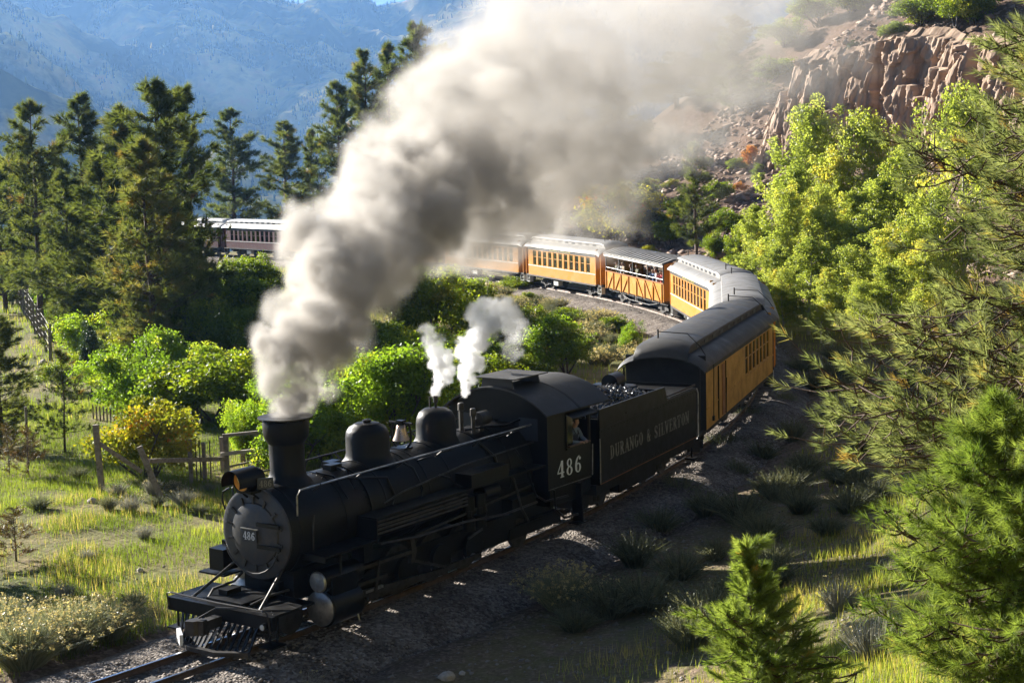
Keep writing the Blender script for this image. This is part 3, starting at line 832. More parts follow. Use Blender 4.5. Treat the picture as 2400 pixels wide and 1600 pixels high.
tg = MB().lathe([(0.0, 7.2), (0.17, 7.24), (0.17, 7.62), (0.0, 7.66)], (0, -0.32, 3.42), 'x', 16).tube([(7.4, -0.32, 3.1), (7.4, -0.32, 3.3)], 0.06, 8).build('dynamo', DS, P, 40)
# pipework, hand rails
for sd in (-1, 1):
    yy = -0.99 * 1.0 if sd < 0 else 0.99
    MB().tube([(0.3, yy * 0.90, 2.55), (0.28, yy * 0.93, 2.95), (0.34, yy * 0.96, 3.08), (0.6, yy, 3.1), (4.0, yy * 1.02, 3.12), (8.45, yy * 1.08, 3.16)], 0.02, 6).build('hand_rail', ST if sd < 0 else DS, P, 40)
    for x in (0.9, 2.2, 3.6, 5.0, 6.4, 7.8):
        MB().tube([(x, yy * 0.80, 2.95), (x, yy * 1.02, 3.11)], 0.022, 6).build('rail_post', DS, P)
MB().tube([(1.7, -0.55, 2.98), (2.0, -0.75, 3.0), (2.6, -0.78, 2.9), (3.2, -0.85, 2.8), (3.3, -0.97, 2.4), (3.1, -1.05, 2.22)], 0.03, 6).build('sand_pipe', BK, P, 40)
MB().tube([(3.9, -0.55, 3.05), (4.1, -0.85, 2.85), (4.2, -1.02, 2.4), (4.1, -1.08, 2.22)], 0.03, 6).build('sand_pipe', BK, P, 40)
MB().tube([(4.4, -0.75, 2.95), (5.2, -0.80, 3.0), (6.6, -0.82, 3.04), (7.4, -0.86, 3.0), (8.4, -0.9, 3.1)], 0.025, 6).build('injector_pipe', BK, P, 40)
MB().tube([(6.9, -0.2, 3.2), (7.3, -0.55, 3.25), (7.9, -0.7, 3.2), (8.45, -0.72, 3.25)], 0.03, 6).build('steam_pipe', BK, P, 40)
MB().tube([(6.8, -0.7, 2.95), (7.0, -1.0, 2.6), (7.0, -1.1, 2.2)], 0.045, 6).build('steam_pipe', BK, P, 40)
MB().tube([(2.3, -0.2, 3.12), (2.2, -0.55, 3.1), (2.15, -0.85, 2.75)], 0.03, 6).tube([(1.75, -0.1, 3.1), (1.85, -0.5, 3.05), (1.85, -0.9, 2.6)], 0.025, 6).build('cooling_pipe', BK, P, 40)
for x, y in ((2.25, -0.1), (2.5, 0.15)):
    MB().box(x - 0.15, x + 0.2, y - 0.12, y + 0.12, 3.05, 3.2).build('valve_body', BK, P)
# running boards, cooling pipes, boxes
for sd in (-1, 1):
    q = lambda a, b: (min(sd * a, sd * b), max(sd * a, sd * b))
    y0, y1 = q(0.86, 1.48)
    MB().box(0.44, 2.06, y0, y1, 1.69, 1.73).box(0.44, 0.46, y0, y1, 1.60, 1.69).build('front_running_board', BK, P)
    MB().box(2.062, 2.10, y0, y1, 1.66, 2.16).build('board_riser', BK, P)
    MB().box(2.062, 8.45, y0, y1, 2.162, 2.2).build('running_board', M['soot'], P)
    for k in range(4):
        MB().tube([(2.15, sd * 1.40, 2.08 - 0.085 * k), (5.35, sd * 1.40, 2.08 - 0.085 * k)], 0.028, 8).build('cooling_pipe', DS, P, 40)
    y0, y1 = q(1.0, 1.47)
    MB().box(5.44, 6.9, y0, y1, 2.202, 2.5).build('tool_box', BK, P)
    ar = MB().lathe([(0.0, 2.3), (0.16, 2.32), (0.2, 2.38), (0.2, 5.2), (0.16, 5.26), (0.0, 5.28)], (0, sd * 1.14, 1.86), 'x', 18).build('air_reservoir', BK, P, 40)
    # cylinders
    cyl = MB().lathe([(0.355, 0.62), (0.40, 0.66), (0.40, 1.55), (0.355, 1.6)], (0, sd * 1.12, 0.56), 'x', 28).build('cylinder', BK, P, 40)
    MB().lathe([(0.0, 0.55), (0.3, 0.56), (0.365, 0.60), (0.365, 0.63)], (0, sd * 1.12, 0.56), 'x', 28).build('cylinder_head', M['steel'], cyl, 30)
    vc = MB().lathe([(0.24, 0.62), (0.255, 0.64), (0.255, 1.75), (0.24, 1.78)], (0, sd * 1.10, 1.12), 'x', 24).build('valve_chest', BK, P, 40)
    MB().lathe([(0.0, 0.56), (0.2, 0.57), (0.225, 0.6), (0.225, 0.63)], (0, sd * 1.10, 1.12), 'x', 24).build('valve_cover', M['steel'], vc, 30)
    y0, y1 = q(0.7, 1.4)
    MB().box(0.72, 1.5, y0, y1, 0.7, 1.2).build('cylinder_jacket', BK, P)
    # outside frame, cranks, rods
    y0, y1 = q(0.62, 0.70)
    MB().box(1.7, 8.2, y0, y1, 0.55, 0.98).build('outside_frame', SO, P)
    for x in (2.55, 3.8, 5.05, 6.3):
        w = MB().lathe([(0.50, -0.055), (0.56, -0.06), (0.575, 0.05), (0.50, 0.055), (0.1, 0.03)], (x, sd * 0.49, 0.56), 'y', 28).build('driving_wheel', DS, P, 35)
        for k in range(10):
            a = 2 * math.pi * k / 10
            MB().bar((x, sd * 0.49, 0.56), (x + 0.5 * math.cos(a), sd * 0.49, 0.56 + 0.5 * math.sin(a)), 0.05, 0.04, (0, 1, 0)).build('spoke', DS, w)
        cr = MB().lathe([(0.34, -0.05), (0.34, 0.05), (0.0, 0.055)], (x, sd * 0.80, 0.56), 'y', 22).build('counterweight', SO, P, 35)
        MB().lathe([(0.09, -0.04), (0.09, 0.2), (0.0, 0.21)], (x - 0.1, sd * 0.86, 0.34), 'y', 12).build('crank_pin', ST, cr, 35)
    MB().bar((2.3, sd * 0.94, 0.34), (6.4, sd * 0.94, 0.34), 0.07, 0.13).build('side_rod', M['dark_steel'], P)
    MB().bar((1.75, sd * 1.12, 0.56), (4.95, sd * 1.06, 0.34), 0.07, 0.14).build('main_rod', M['dark_steel'], P)
    MB().bar((1.6, sd * 1.12, 0.56), (2.6, sd * 1.12, 0.56), 0.06).build('piston_rod', ST, P)
    MB().box(1.7, 2.7, *q(1.04, 1.2), 0.74, 0.82).build('crosshead_guide', DS, P)
    MB().bar((1.8, sd * 1.16, 1.12), (3.6, sd * 1.16, 1.1), 0.05, 0.07).build('radius_rod', DS, P)
    MB().bar((2.3, sd * 1.18, 0.5), (2.45, sd * 1.18, 1.16), 0.05, 0.06).build('combination_lever', DS, P)
    MB().prism([(3.5, 0.85), (3.62, 0.85), (3.72, 1.1), (3.64, 1.42), (3.5, 1.42), (3.56, 1.1)], *q(1.1, 1.2), 'y').build('valve_link', DS, P)
    MB().bar((3.6, sd * 1.17, 0.9), (4.85, sd * 1.12, 0.45), 0.04, 0.06).build('eccentric_rod', DS, P)
    MB().bar((3.7, sd * 1.2, 1.45), (8.3, sd * 1.2, 1.72), 0.035, 0.05).build('reach_rod', DS, P)
    for x, r in ((0.35, 0.36), (8.55, 0.36)):
        MB().lathe([(0.30, -0.05), (0.36, -0.055), (0.375, 0.045), (0.30, 0.05), (0.0, 0.05)], (x, sd * 0.49, 0.37), 'y', 24).build('truck_wheel', DS, P, 35)
    MB().box(7.9, 9.3, *q(0.66, 0.74), 0.35, 0.62).build('trailing_truck_frame', SO, P)
    MB().box(7.2, 8.2, *q(1.02, 1.34), 1.2, 1.55).build('ash_pan_or_sun_block', SO, P)
    # pilot steps, braces
    st = MB().bar((-1.05, sd * 1.30, 0.84), (-1.05, sd * 1.30, 0.27), 0.05, 0.02).bar((-0.8, sd * 1.30, 0.84), (-0.85, sd * 1.30, 0.27), 0.05, 0.02).build('step_hanger', BK, P)
    MB().box(-1.2, -0.78, *q(1.12, 1.48), 0.24, 0.27).build('step_tread', SO, st)
    MB().tube([(0.06, sd * 0.66, 1.48), (-0.95, sd * 0.95, 0.90)], 0.032, 8).build('smokebox_brace', DS, P, 40)
    # cab steps
    cs = MB().bar((10.2, sd * 1.2, 1.4), (10.2, sd * 1.25, 0.4), 0.05, 0.3, (0, 1, 0)).build('cab_step_hanger', SO, P)
    MB().box(9.95, 10.4, *q(1.1, 1.42), 0.38, 0.41).build('cab_step', SO, cs)
for x in (2.55, 3.8, 5.05, 6.3):
    MB().tube([(x, -0.78, 0.56), (x, 0.78, 0.56)], 0.09, 10).build('axle', SO, P, 40)
cp = MB().lathe([(0.0, 6.1), (0.2, 6.12), (0.2, 6.7), (0.0, 6.72)], (0, -1.18, 1.9), 'x', 16).build('air_pump', BK, P, 40)
# pilot
MB().box(-1.05, 0.1, -1.46, 1.46, 0.842, 0.895).build('pilot_deck', SO, P)
beam = MB().prism([(-1.48, 0.62), (1.48, 0.62), (1.48, 0.89), (-1.48, 0.89)], -1.16, -1.052, 'x').build('pilot_beam', BK, P)
for k in range(18):
    MB().lathe([(0.02, 0.896), (0.014, 0.91), (0.0, 0.912)], (-0.98 + 0.12 * (k % 2), -1.36 + k * 0.16, 0), 'z', 6).build('rivet', SO, beam)
for k in range(15):
    yy = -1.05 + 0.15 * k
    MB().bar((-1.12, yy, 0.64), (-1.62 + 0.28 * abs(yy), yy * 0.92, 0.13), 0.055, 0.03, (1, 0, 0)).build('pilot_slat', BK, P)
pb = []
for z0, z1, ins in ((0.08, 0.17, 0.0),):
    MB().prism([(-1.40, 1.02), (-1.70, 0.4), (-1.72, -0.4), (-1.40, -1.02), (-1.30, -0.98), (-1.6, -0.36), (-1.58, 0.36), (-1.30, 0.98)], z0, z1, 'z').build('pilot_shoe', M['dark_steel'], P)
MB().prism([(-1.36, 1.03), (-1.66, 0.62), (-1.60, 0.58), (-1.28, 1.0)], 0.12, 0.34, 'z').build('pilot_corner_plate', M['white_paint'], P)
cpl = MB().box(-1.62, -1.1, -0.1, 0.1, 0.52, 0.72).prism([(-1.92, 0.16), (-1.80, 0.19), (-1.60, 0.14), (-1.60, -0.14), (-1.74, -0.17), (-1.78, -0.06), (-1.86, -0.02)], 0.47, 0.77, 'z').build('coupler', DS, P)
MB().tube([(-1.17, 1.42, 0.72), (-1.22, 1.42, 0.98), (-1.22, 1.3, 1.02), (-1.2, 0.0, 0.99), (-1.22, -1.3, 1.02), (-1.22, -1.42, 0.98), (-1.17, -1.44, 0.55)], 0.018, 6).build('pilot_hand_rail', DS, P, 40)
MB().tube([(-1.22, -0.6, 0.96), (-1.3, -0.1, 0.92), (-1.7, 0.0, 0.8)], 0.018, 6).build('uncoupling_lever', DS, P, 40)
ml = MB().lathe([(0.03, -1.28), (0.07, -1.27), (0.075, -1.18), (0.0, -1.16)], (0, -1.32, 0.70), 'x', 14).build('marker_lamp', BK, P, 40)
MB().lathe([(0.0, -1.29), (0.055, -1.284), (0.06, -1.27)], (0, -1.32, 0.70), 'x', 14).build('lamp_glass', M['silver'], ml, 40)
MB().tube([(-1.25, -0.42, 0.62), (-1.34, -0.44, 0.45), (-1.36, -0.45, 0.28)], 0.03, 6).tube([(-1.25, 0.42, 0.62), (-1.34, 0.44, 0.45), (-1.36, 0.45, 0.28)], 0.03, 6).build('air_hose', SO, P, 40)
MB().box(-1.0, 0.0, -0.5, 0.5, 0.896, 0.98).box(-0.75, -0.35, 0.15, 0.4, 0.98, 1.1).build('deck_casting', SO, P)
MB().tube([(-0.9, 0.55, 0.93), (-0.75, 0.55, 1.08), (-0.2, 0.5, 1.12), (0.05, 0.5, 1.25)], 0.03, 6).tube([(-0.85, -0.6, 0.93), (-0.3, -0.62, 1.0), (0.2, -0.66, 1.0)], 0.03, 6).build('deck_pipe', DS, P, 40)
MB().prism([(0.0, 1.2), (0.42, 1.2), (0.42, 1.66), (0.0, 1.66)], 1.0, 1.42, 'y').build('air_pump_box', BK, P)
MB().prism([(-0.05, 1.1), (0.5, 1.1), (0.5, 1.14), (-0.05, 1.14)], 0.95, 1.7, 'y').build('side_step_plate', SO, P)
# cab
def arc_pts(hw, z0, z1, n=10):
    """arched roof line from -hw to hw, eave z0, crown z1"""
    rr = (hw * hw + (z1 - z0) ** 2) / (2 * (z1 - z0))
    a = math.asin(hw / rr)
    return [(rr * math.sin(-a + 2 * a * i / n), z1 - rr + rr * math.cos(-a + 2 * a * i / n)) for i in range(n + 1)]
cab = MB()
CX0, CX1, CY, CB = 8.5, 10.45, 1.5, 1.53
WX0, WX1, WZ0, WZ1 = 9.35, 10.32, 2.48, 3.28
for sd in (-1, 1):
    y0, y1 = (sd * CY, sd * (CY - 0.04)) if sd < 0 else (CY - 0.04, CY)
    for bx in ((CX0, CX1, CB, WZ0), (CX0, WX0, WZ0, WZ1), (WX1, CX1, WZ0, WZ1), (CX0, CX1, WZ1, 3.46)):
        cab.box(bx[0], bx[1], y0, y1, bx[2], bx[3])
top = arc_pts(1.458, 3.44, 3.98)
cab.prism([(-1.458, CB), (1.458, CB)] + top[::-1], CX0 + 0.002, CX0 + 0.04, 'x')
cab.box(CX0 + 0.05, CX1, -1.45, 1.45, CB + 0.003, CB + 0.06)
cab_o = cab.build('cab', BK, P)
rf = MB()
a1 = arc_pts(1.60, 3.42, 4.03, 14)
a0 = arc_pts(1.58, 3.385, 3.99, 14)
rf.prism(a1 + a0[::-1], 8.36, 11.25, 'x')
roof = rf.build('cab_roof', M['roof_black'], P, 30)
MB().prism(arc_pts(1.605, 3.424, 4.036, 14) + arc_pts(1.59, 3.40, 4.0, 14)[::-1], 9.78, 9.86, 'x').build('roof_seam', SO, roof, 30)
ht = MB().prism([(-0.5, 3.9), (0.52, 3.9), (0.45, 4.22), (-0.42, 4.22)], 8.55, 8.59, 'x').box(8.4, 9.9, -0.62, 0.62, 4.222, 4.25).prism([(-0.5, 3.9), (0.52, 3.9), (0.45, 4.22), (-0.42, 4.22)], 9.7, 9.74, 'x').build('roof_hatch', M['roof_black'], roof)
for sd in (-1, 1):
    y = sd * (CY + 0.012)
    wf = MB().box(WX0 - 0.05, WX1 + 0.05, min(y, y + sd * 0.03), max(y, y + sd * 0.03), WZ0 - 0.06, WZ0 - 0.01).box(WX0 - 0.05, WX0 - 0.005, min(y, y + sd * 0.02), max(y, y + sd * 0.02), WZ0, WZ1).box(WX1 + 0.005, WX1 + 0.05, min(y, y + sd * 0.02), max(y, y + sd * 0.02), WZ0, WZ1).build('window_frame', BK, cab_o)
    MB().box(WX0 + 0.02, WX0 + 0.32, sd * (CY - 0.03) - 0.005, sd * (CY - 0.03) + 0.005, WZ0 + 0.01, WZ1 - 0.01).build('window_pane', M['glass'], wf)
    MB().prism([(sd * (CY + 0.02), WZ1 + 0.06), (sd * (CY + 0.26), WZ1 - 0.04), (sd * (CY + 0.26), WZ1 - 0.055), (sd * (CY + 0.02), WZ1 + 0.045)], WX0 - 0.08, WX1 + 0.06, 'x').build('awning', SO, wf)
    arm = MB().box(WX0, WX1, sd * (CY + 0.045) - 0.05, sd * (CY + 0.045) + 0.05, WZ0 + 0.002, WZ0 + 0.03).build('arm_rest', M['wood_int'], wf)
    put_text('digit', '486', 0.42, 1.08, M['white_paint'], cab_o, ((CX0 + CX1) / 2 - 0.03, sd * (CY + 0.002), 1.77), 0.0 if sd < 0 else math.pi, 0.17)
    MB().box(CX0, CX1, sd * (CY + 0.004) - 0.003, sd * (CY + 0.004) + 0.003, CB + 0.02, CB + 0.032).build('cab_stripe', M['worn_letter'], cab_o)
    MB().tube([(CX1 - 0.02, sd * (CY + 0.05), 1.6), (CX1 - 0.02, sd * (CY + 0.07), 2.4)], 0.016, 6).build('cab_grab_rail', ST, cab_o)
for yy in (-0.95, 0.95):
    MB().box(CX0 - 0.012, CX0 - 0.002, yy - 0.28, yy + 0.28, 2.75, 3.3).build('front_cab_window', M['plate_blue'], cab_o)
MB().box(8.9, 9.3, -1.35, -0.95, CB + 0.06, 2.2).build('seat_box', M['coach_dark'], cab_o)

# ---------------------------------------------------------------- tender
tx, ty, th = track(13.35)
th = R(62.9)
tender = thing('coal_tender', 'black coal tender lettered DURANGO & SILVERTON behind the locomotive cab', 'tender', (tx, ty, 0), th)
TL, TW = 3.68, 1.45
MB().box(-TL, TL, -TW + 0.1, TW - 0.1, 0.78, 1.05).build('tender_frame', SO, tender)
tk = MB().box(-TL + 0.05, TL - 0.05, -TW, TW, 1.052, 2.56)
tank = tk.build('tank', BK, tender)
bk = MB()
for sd in (-1, 1):
    y0, y1 = (-TW - 0.005, -TW + 0.04) if sd < 0 else (TW - 0.04, TW + 0.005)
    bk.prism([(-TL + 0.05, 2.5), (1.25, 2.5), (1.05, 2.98), (-TL + 0.05, 3.06)], y0, y1, 'y')
bk.box(0.9, 0.95, -TW + 0.05, TW - 0.05, 2.5, 2.92).box(-TL + 0.05, -TL + 0.1, -TW + 0.05, TW - 0.05, 2.5, 2.8)
bk.build('coal_bunker', BK, tender)
for sd in (-1, 1):
    y = sd * (TW + 0.006)
    MB().box(-TL + 0.06, TL - 0.06, y - 0.006, y + 0.006, 1.07, 1.085).build('tank_stripe', M['trim_brown'], tank)
    MB().box(-TL + 0.06, TL - 0.06, y - 0.012, y + 0.012, 2.50, 2.535).build('tank_seam', BK, tank)
    put_text('letter', 'DURANGO & SILVERTON', 0.36, 5.9, M['worn_letter'], tank, (0.0, sd * (TW + 0.001), 1.62), 0.0 if sd < 0 else math.pi, 0.16)
    MB().tube([(TL + 0.02, sd * (TW - 0.02), 1.0), (TL + 0.06, sd * (TW + 0.02), 1.1), (TL + 0.06, sd * (TW + 0.02), 2.4), (TL, sd * TW, 2.55)], 0.018, 6).build('grab_rail', ST, tender, 40)
    MB().tube([(-TL + 0.0, sd * (TW + 0.03), 1.1), (-TL + 0.0, sd * (TW + 0.03), 2.3)], 0.018, 6).build('grab_rail', ST, tender, 40)
    MB().box(TL - 0.3, TL + 0.05, sd * 1.3 - 0.15, sd * 1.3 + 0.15, 0.4, 0.44).bar((TL - 0.1, sd * 1.3, 0.44), (TL - 0.1, sd * 1.3, 0.8), 0.05).build('step', SO, tender)
MB().box(1.0, TL - 0.08, -TW + 0.06, TW - 0.06, 2.562, 2.59).build('tank_deck', SO, tender)
MB().tube([(1.3, -TW + 0.04, 2.66), (TL - 0.06, -TW + 0.04, 2.66), (TL - 0.06, TW - 0.04, 2.66), (1.3, TW - 0.04, 2.66)], 0.03, 6).build('deck_rim', BK, tender)
MB().lathe([(0.34, 2.59), (0.34, 2.8), (0.3, 2.84), (0.0, 2.86)], (1.9, 0.1, 0), 'z', 20).build('water_hatch', SO, tender, 40)
tb = MB().lathe([(0.0, 0.95), (0.26, 0.98), (0.26, 1.6), (0.0, 1.62)], (0, 0.25, 3.02), 'x', 18).box(0.95, 1.6, -0.1, 0.6, 2.6, 2.85).box(1.0, 1.5, 0.5, 0.85, 2.85, 2.95).build('tender_headlight', BK, tender, 40)

def add_truck(parent, xc, gauge_y=0.49, wr=0.34, base=0.75):
    """four-wheel truck: side frames, bolster, wheels"""
    f = MB()
    for sd in (-1, 1):
        f.prism([(xc - base - 0.2, 0.33), (xc - base + 0.2, 0.33), (xc - 0.25, 0.22), (xc + 0.25, 0.22), (xc + base - 0.2, 0.33), (xc + base + 0.2, 0.33), (xc + base + 0.2, 0.45), (xc + 0.3, 0.62), (xc - 0.3, 0.62), (xc - base - 0.2, 0.45)], sd * 0.66 - 0.05, sd * 0.66 + 0.05, 'y')
        for dx in (-0.12, 0.12):
            f.tube([(xc + dx, sd * 0.72, 0.3), (xc + dx, sd * 0.72, 0.58)], 0.06, 8)
    f.box(xc - 0.15, xc + 0.15, -0.7, 0.7, 0.45, 0.7)
    t = f.build('truck', M['under'], parent)
    for dx in (-base, base):
        for sd in (-1, 1):
            MB().lathe([(0.12, -0.06), (0.27, -0.05), (0.34, -0.055), (0.355, 0.04), (0.27, 0.03), (0.0, 0.05)], (xc + dx, sd * 0.49, wr + 0.005), 'y', 20).build('wheel', M['dark_steel'], t, 35)
for xc in (-2.3, 2.3):
    add_truck(tender, xc)

# coal in the bunker
n = 1500
cx_ = rng.uniform(-TL + 0.2, 0.85, n)
cy_ = rng.uniform(-TW + 0.12, TW - 0.12, n)
top = 2.66 + 0.42 * (1 - (cy_ / TW) ** 2) * (0.65 + 0.35 * np.cos((cx_ + 1.5) * 0.9)) + 0.1 * fbm(cx_ * 2, cy_ * 2, 2, 5)
cz_ = top - np.abs(rng.normal(0, 0.05, n))
V, F = stone_cloud(np.stack([cx_, cy_, cz_], 1), rng.uniform(0.05, 0.15, n), 0.9)
coal = obj('coal', mesh_np('coal', V, F, M['coal']), None, (tx, ty, 0), (0, 0, th))
tag(coal, 'heap of glinting black coal lumps in the tender bunker', 'coal', kind='stuff')
cm = MB()
rows = []
for i in range(9):
    xx = -TL + 0.12 + i * (0.85 + TL - 0.12) / 8
    rows.append([(xx, yy, 2.60 + 0.40 * (1 - (yy / TW) ** 2) * (0.65 + 0.35 * math.cos((xx + 1.5) * 0.9))) for yy in np.linspace(-TW + 0.06, TW - 0.06, 9)])
cm.loft(rows)
cb = cm.build('coal_bed', M['coal'], coal)
# rivets, extra pipework and fittings on the locomotive, last boxes added against low sun
rv = MB().lathe([(0.018, 0.0), (0.012, 0.012), (0.0, 0.014)], (0, 0, 0), 'z', 6).mesh('rivet', SO)
for x, r0 in ((0.12, 0.955), (1.66, 0.955), (2.46, 0.957)):
    for k in range(26):
        a = R(-20 + 220 * k / 25)
        obj('rivet', rv, loco, (x, r0 * math.cos(a), ZC + r0 * math.sin(a)), (a - math.pi / 2 if True else 0, 0, 0))
for x in np.arange(8.6, 10.4, 0.16):
    for z in (1.62, 3.38):
        obj('rivet', rv, loco, (x, -1.502, z), (math.pi / 2, 0, 0))
for x in np.arange(-3.5, 3.55, 0.22):
    for z in (1.16, 2.46):
        obj('rivet', rv, tender, (x, -1.452, z), (math.pi / 2, 0, 0))
for pts_, r_, m_ in (([(2.2, -1.44, 1.62), (3.4, -1.44, 1.5), (5.2, -1.42, 1.46), (6.8, -1.38, 1.3), (8.2, -1.36, 1.32)], 0.028, DS),
                     ([(4.9, -0.95, 2.55), (5.1, -1.12, 2.45), (5.2, -1.2, 2.3), (5.3, -1.3, 2.22)], 0.03, BK),
                     ([(6.2, -1.2, 1.9), (6.2, -1.3, 1.5), (6.0, -1.3, 1.1), (5.6, -1.2, 0.95)], 0.03, DS),
                     ([(7.3, -1.05, 2.4), (7.35, -1.3, 2.0), (7.5, -1.38, 1.3), (7.9, -1.3, 0.9)], 0.035, DS),
                     ([(7.7, -1.08, 2.7), (7.8, -1.3, 2.3), (8.1, -1.4, 1.5), (8.6, -1.35, 1.25), (9.6, -1.35, 1.2)], 0.028, BK),
                     ([(2.9, -0.99, 2.3), (3.5, -1.03, 2.45), (4.6, -1.05, 2.55), (5.6, -1.08, 2.66), (8.4, -1.16, 2.75)], 0.02, DS),
                     ([(0.62, -1.0, 1.76), (0.62, -1.02, 2.3), (0.7, -0.98, 2.5)], 0.018, DS),
                     ([(1.05, -1.30, 0.98), (1.05, -1.33, 1.3), (1.1, -1.3, 1.66)], 0.03, BK),
                     ([(8.9, -1.4, 1.48), (8.9, -1.42, 1.0), (9.3, -1.42, 0.7), (10.1, -1.3, 0.62)], 0.03, BK)):
    MB().tube(pts_, r_, 6).build('pipe', m_, loco, 40)
for x, y, z, r_ in ((5.62, -1.22, 1.55, 0.15), (6.05, -1.22, 1.55, 0.15)):
    ap = MB().lathe([(0.0, z - 0.42), (r_, z - 0.4), (r_, z - 0.12), (r_ * 0.5, z - 0.1), (r_ * 0.5, z + 0.06), (r_, z + 0.08), (r_, z + 0.4), (0.0, z + 0.42)], (x, y, 0), 'z', 16).build('air_compressor', BK, loco, 35)
MB().box(1.72, 2.0, -1.4, -1.05, 1.3, 1.66).build('lubricator', BK, loco)
MB().tube([(1.45, -1.4, 0.3), (1.45, -1.44, 0.15)], 0.02, 6).build('cylinder_cock', ST, loco)
MB().box(7.0, 10.35, -0.6, 0.6, 0.3, 0.619).build('ash_pan_or_sun_block', SO, loco)  # box added to stop sun passing under the engine
MB().box(9.0, 10.3, -1.2, 1.2, 1.0, 1.5).build('cab_sun_block', SO, loco)  # box added below the cab to keep the gravel shaded
MB().box(-1.35, 1.35, -1.0, 1.0, 0.34, 0.778).build('tender_sun_block', SO, tender)  # added fill between the trucks, blocks sun under the tender
MB().box(-3.6, -3.2, -0.9, 0.9, 0.35, 0.778).build('tender_front_sun_block', SO, tender)  # added box blocking sun ahead of the front truck
MB().box(-4.35, -3.7, -1.2, 1.2, 0.95, 1.25).build('drawbar_sun_block', SO, tender)  # added box closing the sunlit gap between engine and tender
# ---------------------------------------------------------------- passenger cars
def roof_section(hw, ze, clere=1.0):
    """half-section points (y, z) of a clerestory roof, y from 0 out to the eave"""
    zl, zc = ze + 0.36, ze + 0.62
    lo = [(0.78, zl), (1.0, zl - 0.06), (1.2, zl - 0.16), (hw + 0.08, ze + 0.05), (hw + 0.12, ze - 0.03)]
    up = [(0.0, zc + 0.17), (0.3, zc + 0.155), (0.6, zc + 0.10), (0.84, zc + 0.02), (0.86, zc - 0.02), (0.78, zc - 0.025)]
    low_of = lambda y: zl + 0.10 * (1 - (y / 0.8) ** 2) if y < 0.8 else zl
    up = [(y, low_of(y) + (z - low_of(y)) * clere) for y, z in up]
    return up + lo

CACHE = {}
def window_meshes(w, h):
    k = (round(w, 3), round(h, 3))
    if k not in CACHE:
        fr = MB().box(-w / 2, -w / 2 + 0.035, -0.02, 0.02, 0, h).box(w / 2 - 0.035, w / 2, -0.02, 0.02, 0, h).box(-w / 2 + 0.035, w / 2 - 0.035, -0.02, 0.02, 0, 0.04).box(-w / 2 + 0.035, w / 2 - 0.035, -0.02, 0.02, h - 0.04, h).box(-w / 2 + 0.035, w / 2 - 0.035, -0.025, 0.025, h * 0.55, h * 0.55 + 0.03)
        pn = MB().box(-w / 2 + 0.035, w / 2 - 0.035, -0.004, 0.004, 0.04, h - 0.04)
        CACHE[k] = (fr, pn.mesh('pane', M['glass']))
    return CACHE[k]

